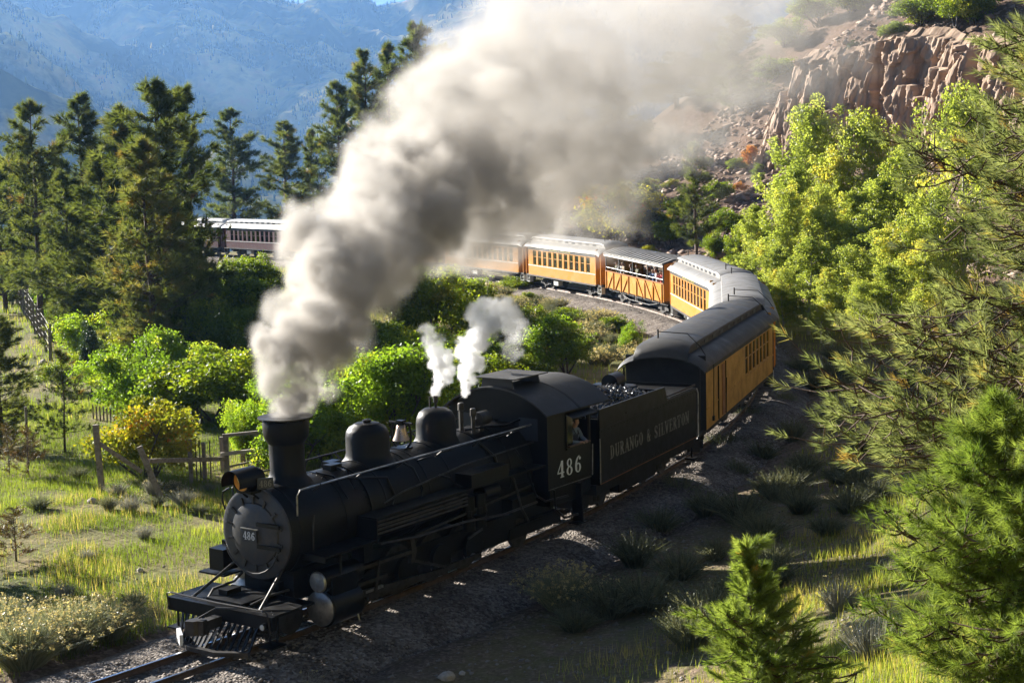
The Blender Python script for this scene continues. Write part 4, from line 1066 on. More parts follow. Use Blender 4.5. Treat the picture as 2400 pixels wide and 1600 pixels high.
def coach(name, label, s0, s1, body='yellow', roof='roof_grey', nwin=11, group=None, baggage=False, lettering=True, seats=True, trim=None):
    xa, ya, _ = track(s0)
    xb, yb, _ = track(s1)
    L = math.hypot(xb - xa, yb - ya)
    o = thing(name, label, 'train car', ((xa + xb) / 2, (ya + yb) / 2, 0), math.atan2(yb - ya, xb - xa), group)
    hl, hw = L / 2, 1.29
    zf, zb, w0, w1, ze = 0.95, 1.60, 1.66, 2.74, 3.02
    mb = M[body]
    pitch = (L - 1.5) / nwin
    b = MB()
    openings = {}
    for sd in (-1, 1):
        ya_, yb_ = (-hw, -hw + 0.05) if sd < 0 else (hw - 0.05, hw)
        xs = [-hl + 0.75 + pitch * (k + 0.5) for k in range(nwin)]
        if baggage:
            xs = [x for x in xs if x > 0.2]
        b.box(-hl, hl, ya_, yb_, zf, w0)
        b.box(-hl, hl, ya_, yb_, w1, ze)
        ww = pitch * (0.74 if baggage else 0.66)
        edges = [-hl]
        for x in xs:
            edges += [x - ww / 2, x + ww / 2]
        edges.append(hl)
        for i in range(0, len(edges), 2):
            b.box(edges[i], edges[i + 1], ya_, yb_, w0, w1)
        openings[sd] = (xs, ww)
    sec = roof_section(hw, ze)
    for sd in (-1, 1):
        x0, x1 = (-hl, -hl + 0.05) if sd < 0 else (hl - 0.05, hl)
        b.box(x0, x1, -hw + 0.052, -0.42, zf, 3.3)
        b.box(x0, x1, 0.42, hw - 0.052, zf, 3.3)
        b.box(x0, x1, -0.42, 0.42, 2.85, 3.3)
    body_o = b.build('body', mb, o)
    for sd in (-1, 1):
        xd = sd * (hl - 0.02)
        MB().box(xd - 0.02, xd + 0.02, -0.415, 0.415, zf + 0.02, 2.84).build('end_door', M['coach_dark'] if baggage else M['trim_brown'], body_o)
        if baggage and sd < 0:
            MB().box(-hl - 0.012, -hl - 0.002, -hw + 0.002, hw - 0.002, zf, 3.31).build('end_wall', M['coach_dark'], body_o)
    MB().box(-hl + 0.06, hl - 0.06, -hw + 0.06, hw - 0.06, zf, zf + 0.06).build('floor', M['wood_int'], o)
    for sd in (-1, 1):
        y = sd * (hw + 0.012)
        MB().box(-hl, hl, y - 0.012, y + 0.012, zb, zb + 0.05).build('belt_rail', M['silver'] if trim is None else M[trim], body_o)
        MB().box(-hl, hl, y - 0.006, y + 0.006, ze - 0.255, ze - 0.04).build('letterboard', M['coach_dark'] if not baggage else M['roof_black'], body_o)
        MB().box(-hl, hl, y - 0.01, y + 0.01, zf - 0.1, zf).build('sill', M['under'], body_o)
        xs, ww = openings[sd]
        fr, pn = window_meshes(ww, w1 - w0)
        fkey = ('frame', round(ww, 3), body)
        if fkey not in CACHE:
            CACHE[fkey] = fr.mesh('window', mb)
        for x in xs:
            wdw = obj('window', CACHE[fkey], body_o, (x, sd * (hw - 0.035), w0))
            obj('pane', pn, wdw)
        if lettering:
            lk = ('letters', round(L))
            if lk not in CACHE:
                CACHE[lk] = text_mesh('coach_lettering', 'DURANGO & SILVERTON', 0.12, 3.6, M['cream'], 0.3)
            tag(obj('coach_lettering', CACHE[lk], body_o, (0, sd * (hw + 0.019), ze - 0.21), (0, 0, 0 if sd < 0 else math.pi)), kind='stuff')
        if baggage:
            dr = MB().box(-hl + 1.9, -hl + 3.1, y - 0.008, y + 0.014, zf + 0.06, 2.72).build('baggage_door', M['yellow_old'], body_o)
            MB().box(-hl + 2.45, -hl + 2.95, *sorted((y + sd * 0.016, y + sd * 0.03)), 1.02, 2.70).build('door_panel', M['trim_brown'], dr)
            MB().box(-hl + 1.86, -hl + 1.90, *sorted((y, y + sd * 0.035)), zf + 0.04, 2.74).box(-hl + 3.1, -hl + 3.14, *sorted((y, y + sd * 0.035)), zf + 0.04, 2.74).build('door_frame', M['coach_dark'], dr)
            MB().tube([(-hl + 2.98, y + sd * 0.05, 1.2), (-hl + 2.98, y + sd * 0.07, 2.2)], 0.018, 6).build('door_handle', M['dark_steel'], dr)
            MB().tube([(-hl + 0.95, y + sd * 0.03, 1.2), (-hl + 0.95, y + sd * 0.05, 2.9)], 0.014, 6).box(-hl + 0.88, -hl + 1.02, y + sd * 0.03 - 0.03, y + sd * 0.03 + 0.03, 1.1, 1.25).build('lamp_cable', M['under'], body_o)
    # roof: the clerestory drops in a curve at each end, hoods over the platforms
    ov = 0.75
    rings_ = []
    for x in [-hl - ov, -hl - ov + 0.06, -hl - ov + 0.2, -hl - ov + 0.45, -hl - ov + 0.8, -hl - ov + 1.1, -hl - ov + 1.12] + list(np.linspace(-hl + 1.2, hl - 1.2, 8)) + [hl + ov - 1.12, hl + ov - 1.1, hl + ov - 0.8, hl + ov - 0.45, hl + ov - 0.2, hl + ov - 0.06, hl + ov]:
        e = min(x + hl + ov, hl + ov - x)
        k = 1.0 if e >= 1.1 else 0.05 + 0.95 * math.sqrt(max(0, 1 - (1 - e / 1.1) ** 2))
        drop = 0.14 * max(0, 1 - e / 0.5) ** 2
        sc = roof_section(hw, ze, k)
        half = [(x, y, z - drop) for y, z in sc]
        rings_.append([(px, -py, pz) for px, py, pz in half[::-1]] + half[1:])
    r = MB().loft(rings_)
    under = [[(p[0], p[1] * 0.995, p[2] - 0.035) for p in rg] for rg in rings_]
    r.loft([rg[::-1] for rg in under])
    for i in (0, -1):
        r.loft([rings_[i], under[i]])
    roof_o = r.build('roof', M[roof], o, 30)
    cw = ('clere', body)
    if cw not in CACHE:
        CACHE[cw] = MB().box(-0.26, 0.26, -0.008, 0.008, 0, 0.15).mesh('clerestory_window', M['plate_blue'])
    for k in range(9):
        x = -hl + 1.25 + (L - 2.5) * k / 8
        for sd in (-1, 1):
            obj('clerestory_window', CACHE[cw], roof_o, (x, sd * 0.785, ze + 0.405))
    # hose brackets on the roof ends
    for sd in (-1, 1):
        x = sd * (hl - 0.5)
        MB().tube([(x, 0.35, ze + 0.7), (x, 0.35, ze + 1.05)], 0.03, 6).tube([(x, 0.35, ze + 0.98), (x, -0.6, ze + 0.92), (x + sd * 0.05, -1.0, ze + 0.55), (x + sd * 0.1, -1.2, ze + 0.25)], 0.016, 6).build('roof_conduit', M['under'], roof_o, 40)
    # platforms, steps, railings
    for sd in (-1, 1):
        x0, x1 = sorted((sd * hl, sd * (hl + 0.68)))
        pf = MB().box(x0, x1, -1.2, 1.2, zf - 0.12, zf).build('platform', M['under'], o)
        for s2 in (-1, 1):
            MB().box(x0 + 0.08, x1 - 0.08, s2 * 1.05 - 0.14, s2 * 1.05 + 0.14, 0.36, 0.40).box(x0 + 0.08, x1 - 0.08, s2 * 1.0 - 0.12, s2 * 1.0 + 0.12, 0.62, 0.66).box(x0 + 0.05, x0 + 0.08, s2 * 1.05 - 0.14, s2 * 1.05 + 0.14, 0.36, 0.85).box(x1 - 0.08, x1 - 0.05, s2 * 1.05 - 0.14, s2 * 1.05 + 0.14, 0.36, 0.85).build('platform_steps', M['silver'] if trim is None else M['under'], pf)
            xe = sd * (hl + 0.62)
            MB().tube([(xe, s2 * 1.15, zf), (xe, s2 * 1.15, 1.9), (xe, s2 * 0.45, 1.9), (xe, s2 * 0.45, zf)], 0.022, 6).build('platform_railing', M['under'], pf, 40)
            MB().bar((xe, s2 * 1.2, zf), (xe, s2 * 1.2, 3.0), 0.06).build('platform_post', M['coach_dark'] if baggage else mb, pf)
        MB().box(*sorted((sd * (hl + 0.6), sd * (hl + 0.98))), -0.09, 0.09, 0.52, 0.72).build('coupler', M['under'], pf)
    uf = MB().box(-hl, hl, -1.0, 1.0, 0.80, 0.948)
    for x in (-1.6, 0.2, 1.7):
        uf.box(x - 0.45, x + 0.45, -0.95, -0.45, 0.42, 0.8)
    uf.tube([(-hl + 1.5, -0.8, 0.8), (-2.2, -0.8, 0.5), (2.2, -0.8, 0.5), (hl - 1.5, -0.8, 0.8)], 0.025, 6)
    uf.tube([(-hl + 1.5, 0.8, 0.8), (-2.2, 0.8, 0.5), (2.2, 0.8, 0.5), (hl - 1.5, 0.8, 0.8)], 0.025, 6)
    uf.build('underframe', M['under'], o)
    MB().box(0.9, 1.7, 0.75, 1.1, 0.4, 0.72).build('battery_box', M['silver'], o)
    for xc in (-hl + 1.9, hl - 1.9):
        add_truck(o, xc)
    if seats:
        sk = ('seat', 1)
        if sk not in CACHE:
            CACHE[sk] = MB().box(-0.22, 0.22, -0.48, 0.48, 0, 0.42).box(0.18, 0.27, -0.48, 0.48, 0.42, 1.0).mesh('seat', M['seat'])
        for k in range(10):
            for sd in (-1, 1):
                obj('seat', CACHE[sk], o, (-hl + 1.1 + k * (L - 2.2) / 9, sd * 0.72, zf + 0.062))
    return o

coach('baggage_coach', 'old yellow combine car with black roof and baggage door behind the tender', 18.6, 31.7, 'yellow_old', 'roof_black', 15, None, True, False, True, 'yellow_old')
coach('passenger_coach', 'yellow coach turning in the bend, its grey roof right behind the black roofed car', 33.5, 45.4, 'yellow', 'roof_grey', 11, None)
coach('passenger_coach', 'bright yellow coach in full sun coupled in front of the open sided car', 47.1, 59.0, 'yellow', 'roof_grey', 11, None)
coach('passenger_coach', 'yellow coach with grey roof coupled behind the open sided car of passengers', 74.6, 86.5, 'yellow', 'roof_grey', 11, None)
coach('passenger_coach', 'yellow coach half veiled by smoke, second behind the open car of passengers', 88.4, 101.2, 'yellow', 'roof_grey', 13, None)
coach('passenger_coach', 'yellow coach almost hidden inside the thick smoke', 103.1, 116.6, 'yellow', 'roof_grey', 13, None)
coach('maroon_coach', 'dark maroon coach with sun glare painted pale on its roof just beyond the smoke', 130.9, 141.6, 'maroon', 'white_and_glare', 11, None, False, False, True, 'white_and_glare')  # pale roof colour holds the sun glare
coach('maroon_coach', 'dark maroon coach at the far end of the train, partly behind the pines', 143.3, 154.2, 'maroon', 'white_and_glare', 11, None, False, False, True, 'white_and_glare')  # sun glare is put into this roof colour too

def open_car(name, label, s0, s1, roof='roof_grey', rib='white_and_glare'):
    xa, ya, _ = track(s0)
    xb, yb, _ = track(s1)
    L = math.hypot(xb - xa, yb - ya)
    o = thing(name, label, 'train car', ((xa + xb) / 2, (ya + yb) / 2, 0), math.atan2(yb - ya, xb - xa))
    hl, hw, zf, zs, ze = L / 2, 1.29, 0.95, 1.98, 3.12
    MB().box(-hl, hl, -hw + 0.06, hw - 0.06, zf - 0.05, zf + 0.05).build('floor', M['wood_int'], o)
    for sd in (-1, 1):
        y0, y1 = (-hw, -hw + 0.05) if sd < 0 else (hw - 0.05, hw)
        w = None
        for k in range(5):
            z = zf + k * (zs - zf) / 5
            pk = MB().box(-hl, hl, y0, y1, z + 0.004, z + (zs - zf) / 5).build('side_plank', M['yellow'], o)
        yo = sd * (hw + 0.035)
        nb = 7
        for k in range(nb + 1):
            x = -hl + 0.25 + (L - 0.5) * k / nb
            MB().box(x - 0.055, x + 0.055, yo - 0.035, yo + 0.035, zf - 0.05, zs + 0.02).build('stake', M['yellow'], o)
            if k < nb and k not in (3,):
                x2 = -hl + 0.25 + (L - 0.5) * (k + 1) / nb
                pa, pb_ = ((x + 0.1, yo, zs - 0.03), (x2 - 0.35, yo, zf + 0.0)) if k > 3 else ((x + 0.35, yo, zf), (x2 - 0.1, yo, zs - 0.03))
                MB().bar(pa, pb_, 0.10, 0.06, (0, 1, 0)).build('diagonal_brace', M['yellow'], o)
        MB().box(-hl, hl, min(y0, y1) - 0.02, max(y0, y1) + 0.02, zs + 0.022, zs + 0.07).build('top_rail', M['trim_brown'], o)
        MB().tube([(-hl, sd * (hw - 0.03), zs + 0.28), (hl, sd * (hw - 0.03), zs + 0.28)], 0.014, 6).build('hand_rail', M['silver'], o)
        for k in range(5):
            x = -hl + 0.06 + (L - 0.12) * k / 4
            MB().bar((x, sd * (hw - 0.03), zs), (x, sd * (hw - 0.03), ze), 0.07).build('roof_post', M['coach_dark'], o)
        MB().box(-hl - 0.1, hl + 0.1, sd * (hw + 0.06) - 0.02, sd * (hw + 0.06) + 0.02, ze - 0.14, ze + 0.06).build('fascia', M['white_and_glare'], o)
    for sd in (-1, 1):
        x0, x1 = sorted((sd * hl, sd * (hl - 0.06)))
        MB().box(x0, x1, -hw + 0.055, hw - 0.055, zf + 0.06, ze + 0.1).build('end_wall', M['yellow'], o)
        MB().box(*sorted((sd * hl, sd * (hl + 0.5))), -0.09, 0.09, 0.52, 0.72).build('coupler', M['under'], o)
    prof = [(-hw - 0.1, ze + 0.02), (-0.7, ze + 0.24), (0, ze + 0.31), (0.7, ze + 0.24), (hw + 0.1, ze + 0.02)]
    rf = MB().prism(prof + [(y, z - 0.04) for y, z in prof[::-1]], -hl - 0.15, hl + 0.15, 'x').build('roof', M['roof_black'], o)  # black between the panels is shadow of the ribs put into colour
    for k in range(17):
        x = -hl + 0.1 + (L - 0.2) * k / 16
        MB().prism([(y, z + 0.075) for y, z in prof] + [(y, z + 0.002) for y, z in prof[::-1]], x - 0.16, x + 0.16, 'x').build('roof_panel', M[roof], rf)
    uf = MB().box(-hl, hl, -1.05, 1.05, 0.74, 0.898).tube([(-hl + 1.5, -0.9, 0.75), (-2, -0.9, 0.45), (2, -0.9, 0.45), (hl - 1.5, -0.9, 0.75)], 0.025, 6).tube([(-hl + 1.5, 0.9, 0.75), (-2, 0.9, 0.45), (2, 0.9, 0.45), (hl - 1.5, 0.9, 0.75)], 0.025, 6)
    uf.build('underframe', M['under'], o)
    for xc in (-hl + 1.8, hl - 1.8):
        add_truck(o, xc)
    return o, L
gond, GL = open_car('open_observation_car', 'open sided yellow car with ribbed roof, passengers leaning over its rail', 60.9, 72.6)
open_car('open_observation_car', 'open sided car with pale ribbed roof fading into the edge of the smoke', 118.6, 129.4, 'white_and_glare')
# ---------------------------------------------------------------- people
def skin_mesh(name, joints, edges, sub=2, root=0):
    """continuous body surface grown over a skeleton: joints = [(x, y, z, rx, ry)]"""
    me = bpy.data.meshes.new('tmp')
    me.from_pydata([j[:3] for j in joints], edges, [])
    o = bpy.data.objects.new('tmp', me)
    COL.objects.link(o)
    o.modifiers.new('skin', 'SKIN')
    if not me.skin_vertices:
        me.attributes.new('skin', 'SKIN', 'POINT')
    sv = me.skin_vertices[0].data
    for i, j in enumerate(joints):
        sv[i].radius = (j[3], j[4] if len(j) > 4 else j[3])
        sv[i].use_root = (i == root)
    sm = o.modifiers.new('sub', 'SUBSURF')
    sm.levels = sm.render_levels = sub
    dg = bpy.context.evaluated_depsgraph_get()
    dg.update()
    out = bpy.data.meshes.new_from_object(o.evaluated_get(dg))
    out.name = name
    bpy.data.objects.remove(o)
    bpy.data.meshes.remove(me)
    out.polygons.foreach_set('use_smooth', np.ones(len(out.polygons), dtype=bool))
    return out

def flat(name, c, r=0.8):
    return paint(name, c, r, var=0.15, scale=12)
SKIN = flat('skin', (0.42, 0.24, 0.16), 0.6)
HAIR = {k: flat('hair_' + k, c) for k, c in (('dark', (0.02, 0.014, 0.01)), ('brown', (0.07, 0.04, 0.02)), ('grey', (0.3, 0.29, 0.27)), ('straw_hat', (0.5, 0.42, 0.28)))}
CLOTH = {k: flat('cloth_' + k, c) for k, c in (('navy', (0.02, 0.025, 0.05)), ('grey', (0.22, 0.22, 0.22)), ('red', (0.42, 0.03, 0.03)), ('white', (0.6, 0.6, 0.6)), ('black', (0.018, 0.018, 0.02)), ('olive', (0.12, 0.12, 0.06)), ('blue', (0.06, 0.12, 0.26)), ('denim', (0.16, 0.20, 0.27)), ('tan', (0.30, 0.23, 0.15)))}

def body_joints(arm_l, arm_r, lean=0.0):
    """standing figure facing +x; arm = list of elbow, wrist, hand positions"""
    L_ = lambda x, y, z: (x + lean * max(0, z - 0.9), y, z)
    J = [(*L_(0, 0, 0.98), 0.145, 0.11), (*L_(0, 0, 1.2), 0.135, 0.10), (*L_(0, 0, 1.4), 0.165, 0.10), (*L_(0, 0, 1.5), 0.06, 0.06), (*L_(0.015, 0, 1.57), 0.075, 0.085), (*L_(0.02, 0, 1.66), 0.085, 0.098), (*L_(0.012, 0, 1.74), 0.055, 0.06)]
    E = [(0, 1), (1, 2), (2, 3), (3, 4), (4, 5), (5, 6)]
    for sd, arm in ((1, arm_l), (-1, arm_r)):
        k = len(J)
        J.append((*L_(0, sd * 0.185, 1.42), 0.062, 0.062))
        for p, r in zip(arm, (0.044, 0.032, 0.03)):
            J.append((*p, r, r))
        E += [(2, k), (k, k + 1), (k + 1, k + 2), (k + 2, k + 3)]
        k = len(J)
        J += [(0.0, sd * 0.095, 0.88, 0.085, 0.085), (0.02, sd * 0.10, 0.48, 0.058, 0.058), (0.0, sd * 0.10, 0.09, 0.042, 0.042), (0.14, sd * 0.11, 0.035, 0.038, 0.03)]
        E += [(0, k), (k, k + 1), (k + 1, k + 2), (k + 2, k + 3)]
    return J, E

POSES = {
    'rail': ([(0.12, 0.27, 1.2), (0.36, 0.2, 1.22), (0.44, 0.17, 1.22)], [(0.12, -0.27, 1.2), (0.36, -0.2, 1.22), (0.44, -0.17, 1.22)], 0.18),
    'photo': ([(0.2, 0.3, 1.28), (0.3, 0.12, 1.56), (0.31, 0.07, 1.62)], [(0.2, -0.3, 1.28), (0.3, -0.12, 1.56), (0.31, -0.07, 1.62)], 0.08),
    'wave': ([(0.12, 0.27, 1.2), (0.34, 0.2, 1.22), (0.42, 0.17, 1.22)], [(0.2, -0.34, 1.5), (0.3, -0.34, 1.75), (0.32, -0.34, 1.84)], 0.12),
    'plain': ([(0.0, 0.27, 1.16), (0.1, 0.26, 0.95), (0.14, 0.25, 0.87)], [(0.0, -0.27, 1.16), (0.1, -0.26, 0.95), (0.14, -0.25, 0.87)], 0.03),
}
POSE_ME = {}
for k, (al, ar, ln) in POSES.items():
    J, E_ = body_joints(al, ar, ln)
    POSE_ME[k] = skin_mesh('person_' + k, J, E_, 1)

def person(pose, label, parent_o, lx, ly, lz, rz, shirt, trousers, hair, sc=1.0, group=None):
    me = POSE_ME[pose].copy()
    for m_ in (SKIN, shirt, trousers, hair):
        me.materials.append(m_)
    ln = POSES[pose][2]
    n = len(me.polygons)
    c = np.empty(n * 3, dtype=np.float32)
    me.polygons.foreach_get('center', c)
    c = c.reshape(-1, 3)
    mi = np.where(c[:, 2] < 0.98, 2, 1)
    hx = c[:, 0] - ln * (c[:, 2] - 0.9)
    head = (c[:, 2] > 1.49) & (np.abs(c[:, 1]) < 0.125) & (hx < 0.2) & (hx > -0.2)
    mi = np.where(head, np.where((c[:, 2] > 1.70) | ((hx < -0.015) & (c[:, 2] > 1.56)), 3, 0), mi)
    hands = np.zeros(n, bool)
    for arm in POSES[pose][:2]:
        hp = np.array(arm[2])
        hands |= np.linalg.norm(c - hp, axis=1) < 0.085
    mi = np.where(hands, 0, mi)
    me.polygons.foreach_set('material_index', mi.astype(np.int32))
    mw = Matrix.Translation(parent_o.location) @ Matrix.Rotation(parent_o.rotation_euler[2], 4, 'Z')
    p = mw @ Vector((lx, ly, lz))
    o = obj('person', me, None, p, (0, 0, parent_o.rotation_euler[2] + rz), (sc, sc, sc))
    return tag(o, label, 'person', group)
g_ = 'passengers in the open car'
hwp = 0.86
pl_ = [('rail', -5.0, 0, 'navy', 'black', 'dark', 'passenger in a navy jacket at the rail by the front end of the open car'),
       ('photo', -4.35, 0.15, 'red', 'grey', 'brown', 'passenger in a red top raising a camera in the open car'),
       ('rail', -3.6, -0.1, 'white', 'blue', 'grey', 'grey haired passenger in a white shirt leaning on the open car rail'),
       ('photo', -2.85, 0.1, 'blue', 'navy', 'straw_hat', 'passenger in a blue shirt and straw coloured hat raising a camera'),
       ('rail', -2.2, 0.0, 'black', 'black', 'brown', 'passenger in black with brown hair leaning on the open car rail'),
       ('plain', -1.3, 0.3, 'grey', 'navy', 'dark', 'passenger in a grey top standing with lowered arms in the open car'),
       ('wave', 0.2, 0.1, 'olive', 'tan', 'brown', 'passenger in an olive shirt waving from the open car'),
       ('rail', 1.3, -0.2, 'black', 'blue', 'grey', 'grey haired passenger in black leaning on the open car rail'),
       ('rail', 2.9, 0.0, 'tan', 'navy', 'straw_hat', 'passenger in tan with a straw coloured hat at the open car rail'),
       ('photo', 3.7, 0.2, 'white', 'black', 'dark', 'dark haired passenger in a white shirt raising a camera'),
       ('rail', 4.4, 0.1, 'olive', 'black', 'dark', 'dark haired passenger in olive leaning on the open car rail'),
       ('plain', 5.0, -0.1, 'grey', 'black', 'grey', 'grey haired passenger in grey by the rear end of the open car')]
for pose, lx, dr, sh, tr_, hr, lb in pl_:
    person(pose, lb, gond, lx, hwp - (0.25 if pose == 'plain' else 0.0), 1.002, R(90) + dr, CLOTH[sh], CLOTH[tr_], HAIR[hr], rng.uniform(0.95, 1.05), g_)

# the man leaning out of the cab window: torso turned to the window, both forearms on the arm rest
def crewman():
    # local frame faces +x (out of the window), y along the train
    J = [(0, 0, 0.0, 0.17, 0.125), (0.01, 0, 0.22, 0.16, 0.12), (0.05, 0, 0.42, 0.185, 0.115), (0.075, 0, 0.53, 0.06, 0.06), (0.095, 0, 0.585, 0.062, 0.07), (0.11, 0, 0.64, 0.074, 0.085), (0.112, 0, 0.71, 0.08, 0.096), (0.10, 0, 0.775, 0.062, 0.075)]
    E_ = [(i, i + 1) for i in range(7)]
    J.append((0.215, 0, 0.655, 0.014, 0.012)); E_.append((5, 8))          # nose
    for sd in (-1, 1):
        k = len(J)
        J += [(0.05, sd * 0.20, 0.44, 0.07, 0.07), (0.10, sd * 0.31, 0.23, 0.052, 0.052), (0.30, sd * (0.20 if sd > 0 else 0.13), 0.185, 0.04, 0.04), (0.345, sd * (0.12 if sd > 0 else 0.05), 0.18, 0.038, 0.024)]
        E_ += [(2, k), (k, k + 1), (k + 1, k + 2), (k + 2, k + 3)]
        h = k + 3
        bx, by, bz = J[h][:3]
        for f in range(4):                                                  # fingers curl over the rest
            dy = -sd * 0.012 * f
            J += [(bx + 0.035 - 0.008 * abs(f - 1), by - sd * 0.02 + dy * 1.6 + sd * 0.03, bz + 0.004, 0.0095, 0.0095), (bx + 0.06 - 0.008 * abs(f - 1), by - sd * 0.03 + dy * 1.6 + sd * 0.03, bz - 0.028, 0.0085, 0.0085)]
            E_ += [(h, len(J) - 2), (len(J) - 2, len(J) - 1)]
        J.append((bx - 0.01, by - sd * 0.05, bz + 0.02, 0.011, 0.011)); E_.append((h, len(J) - 1))   # thumb
    k = len(J)
    for sd in (-1, 1):
        J += [(-0.02, sd * 0.1, -0.12, 0.1, 0.1), (0.2, sd * 0.12, -0.18, 0.085, 0.085)]
        E_ += [(0, len(J) - 2), (len(J) - 2, len(J) - 1)]
    me = skin_mesh('person', J, E_, 2)
    for m_ in (SKIN, CLOTH['denim'], CLOTH['navy']):
        me.materials.append(m_)
    n = len(me.polygons)
    c = np.empty(n * 3, dtype=np.float32)
    me.polygons.foreach_get('center', c)
    c = c.reshape(-1, 3)
    mi = np.where((c[:, 2] > 0.53) & (np.abs(c[:, 1]) < 0.11), 0, 1)
    mi = np.where((c[:, 0] > 0.325) & (c[:, 2] < 0.3), 0, mi)
    mi = np.where((np.abs(c[:, 1]) < 0.115) & (c[:, 2] < 0.36) & (c[:, 0] > 0) & (c[:, 0] < 0.26) | (c[:, 2] < 0.05), 2, mi)
    me.polygons.foreach_set('material_index', mi.astype(np.int32))
    return me
mw = Matrix.Translation((LX, LY, 0)) @ Matrix.Rotation(LH, 4, 'Z')
man = obj('person', crewman(), None, mw @ Vector((10.02, -1.22, 2.33)), (0, 0, LH - R(90)))
tag(man, 'man in a denim shirt and dark overalls leaning out of the cab window', 'person')
V = []
hv = MB()
rows = []
for i in range(7):
    el = R(-35 + 125 * i / 6)
    row = []
    for j in range(13):
        az = R(60 + 240 * j / 12)
        row.append((0.105 + 0.098 * math.cos(el) * math.cos(az), 0.092 * math.cos(el) * math.sin(az), 0.715 + 0.105 * math.sin(el)))
    rows.append(row)
hv.loft(rows).lathe([(0.085, 0.74), (0.09, 0.775), (0.06, 0.82), (0.0, 0.832)], (0.108, 0, 0), 'z', 14)
hv.build('hair', HAIR['dark'], man, 60)
for sd in (-1, 1):
    MB().lathe([(0.0, 0.186), (0.012, 0.188), (0.0, 0.196)], (0, sd * 0.033, 0.69), 'x', 8).build('eye', HAIR['dark'], man)
    MB().lathe([(0.0, -0.02), (0.022, -0.01), (0.024, 0.008), (0.0, 0.012)], (0.1, sd * 0.088, 0.675), 'y', 10).build('ear', SKIN, man, 40)
    MB().bar((0.172, sd * 0.06, 0.36), (0.09, sd * 0.085, 0.52), 0.035, 0.012).build('overall_strap', CLOTH['navy'], man)
MB().bar((0.188, -0.024, 0.622), (0.188, 0.024, 0.622), 0.01, 0.008).build('mouth', HAIR['brown'], man)
# ---------------------------------------------------------------- plants
def unit(v):
    return v / np.maximum(np.linalg.norm(v, axis=-1, keepdims=True), 1e-9)

def leaf_quads(C, size, droop=0.25, seed=0, up=0.35):
    """one rhombic leaf of about 'size' at each centre"""
    g = np.random.default_rng(seed)
    n = len(C)
    a = unit(g.normal(size=(n, 3)) + np.array([0, 0, -droop]))
    nr = unit(g.normal(size=(n, 3)) + np.array([0, 0, up]))
    b = unit(np.cross(nr, a))
    sz = size * g.uniform(0.65, 1.35, (n, 1))
    V = np.stack([C - a * sz * 0.5, C + b * sz * 0.32 - a * sz * 0.05, C + a * sz * 0.55, C - b * sz * 0.32 - a * sz * 0.05], 1)
    F = np.arange(4 * n).reshape(n, 4)
    return V.reshape(-1, 3), F

def tube_mesh(paths, n=6):
    """tapered tubes; each path = (points, radii)"""
    mb = MB()
    for p, r in paths:
        mb.tube(p, r, n, False)
    return mb

def needle_tufts(base, axis, length, width, per, seed, spread=0.75, twig=0.12):
    """brush of needles at every base point, pointing along axis"""
    g = np.random.default_rng(seed)
    n = len(base)
    ax = np.repeat(unit(axis), per, 0)
    b = np.repeat(base, per, 0)
    f = g.uniform(0, 1, (n * per, 1))
    b = b + ax * (f - 0.5) * twig * 2
    rnd = unit(g.normal(size=(n * per, 3)))
    d = unit(ax * (0.55 + 0.55 * f) + rnd * spread)
    ln = np.repeat(np.broadcast_to(length, (n,)), per)[:, None] * g.uniform(0.7, 1.1, (n * per, 1))
    side = unit(np.cross(d, g.normal(size=(n * per, 3)))) * width
    V = np.stack([b - side * 0.5, b + side * 0.5, b + d * ln + np.array([0, 0, -0.08]) * ln], 1)
    return V.reshape(-1, 3), np.arange(3 * n * per).reshape(-1, 3)

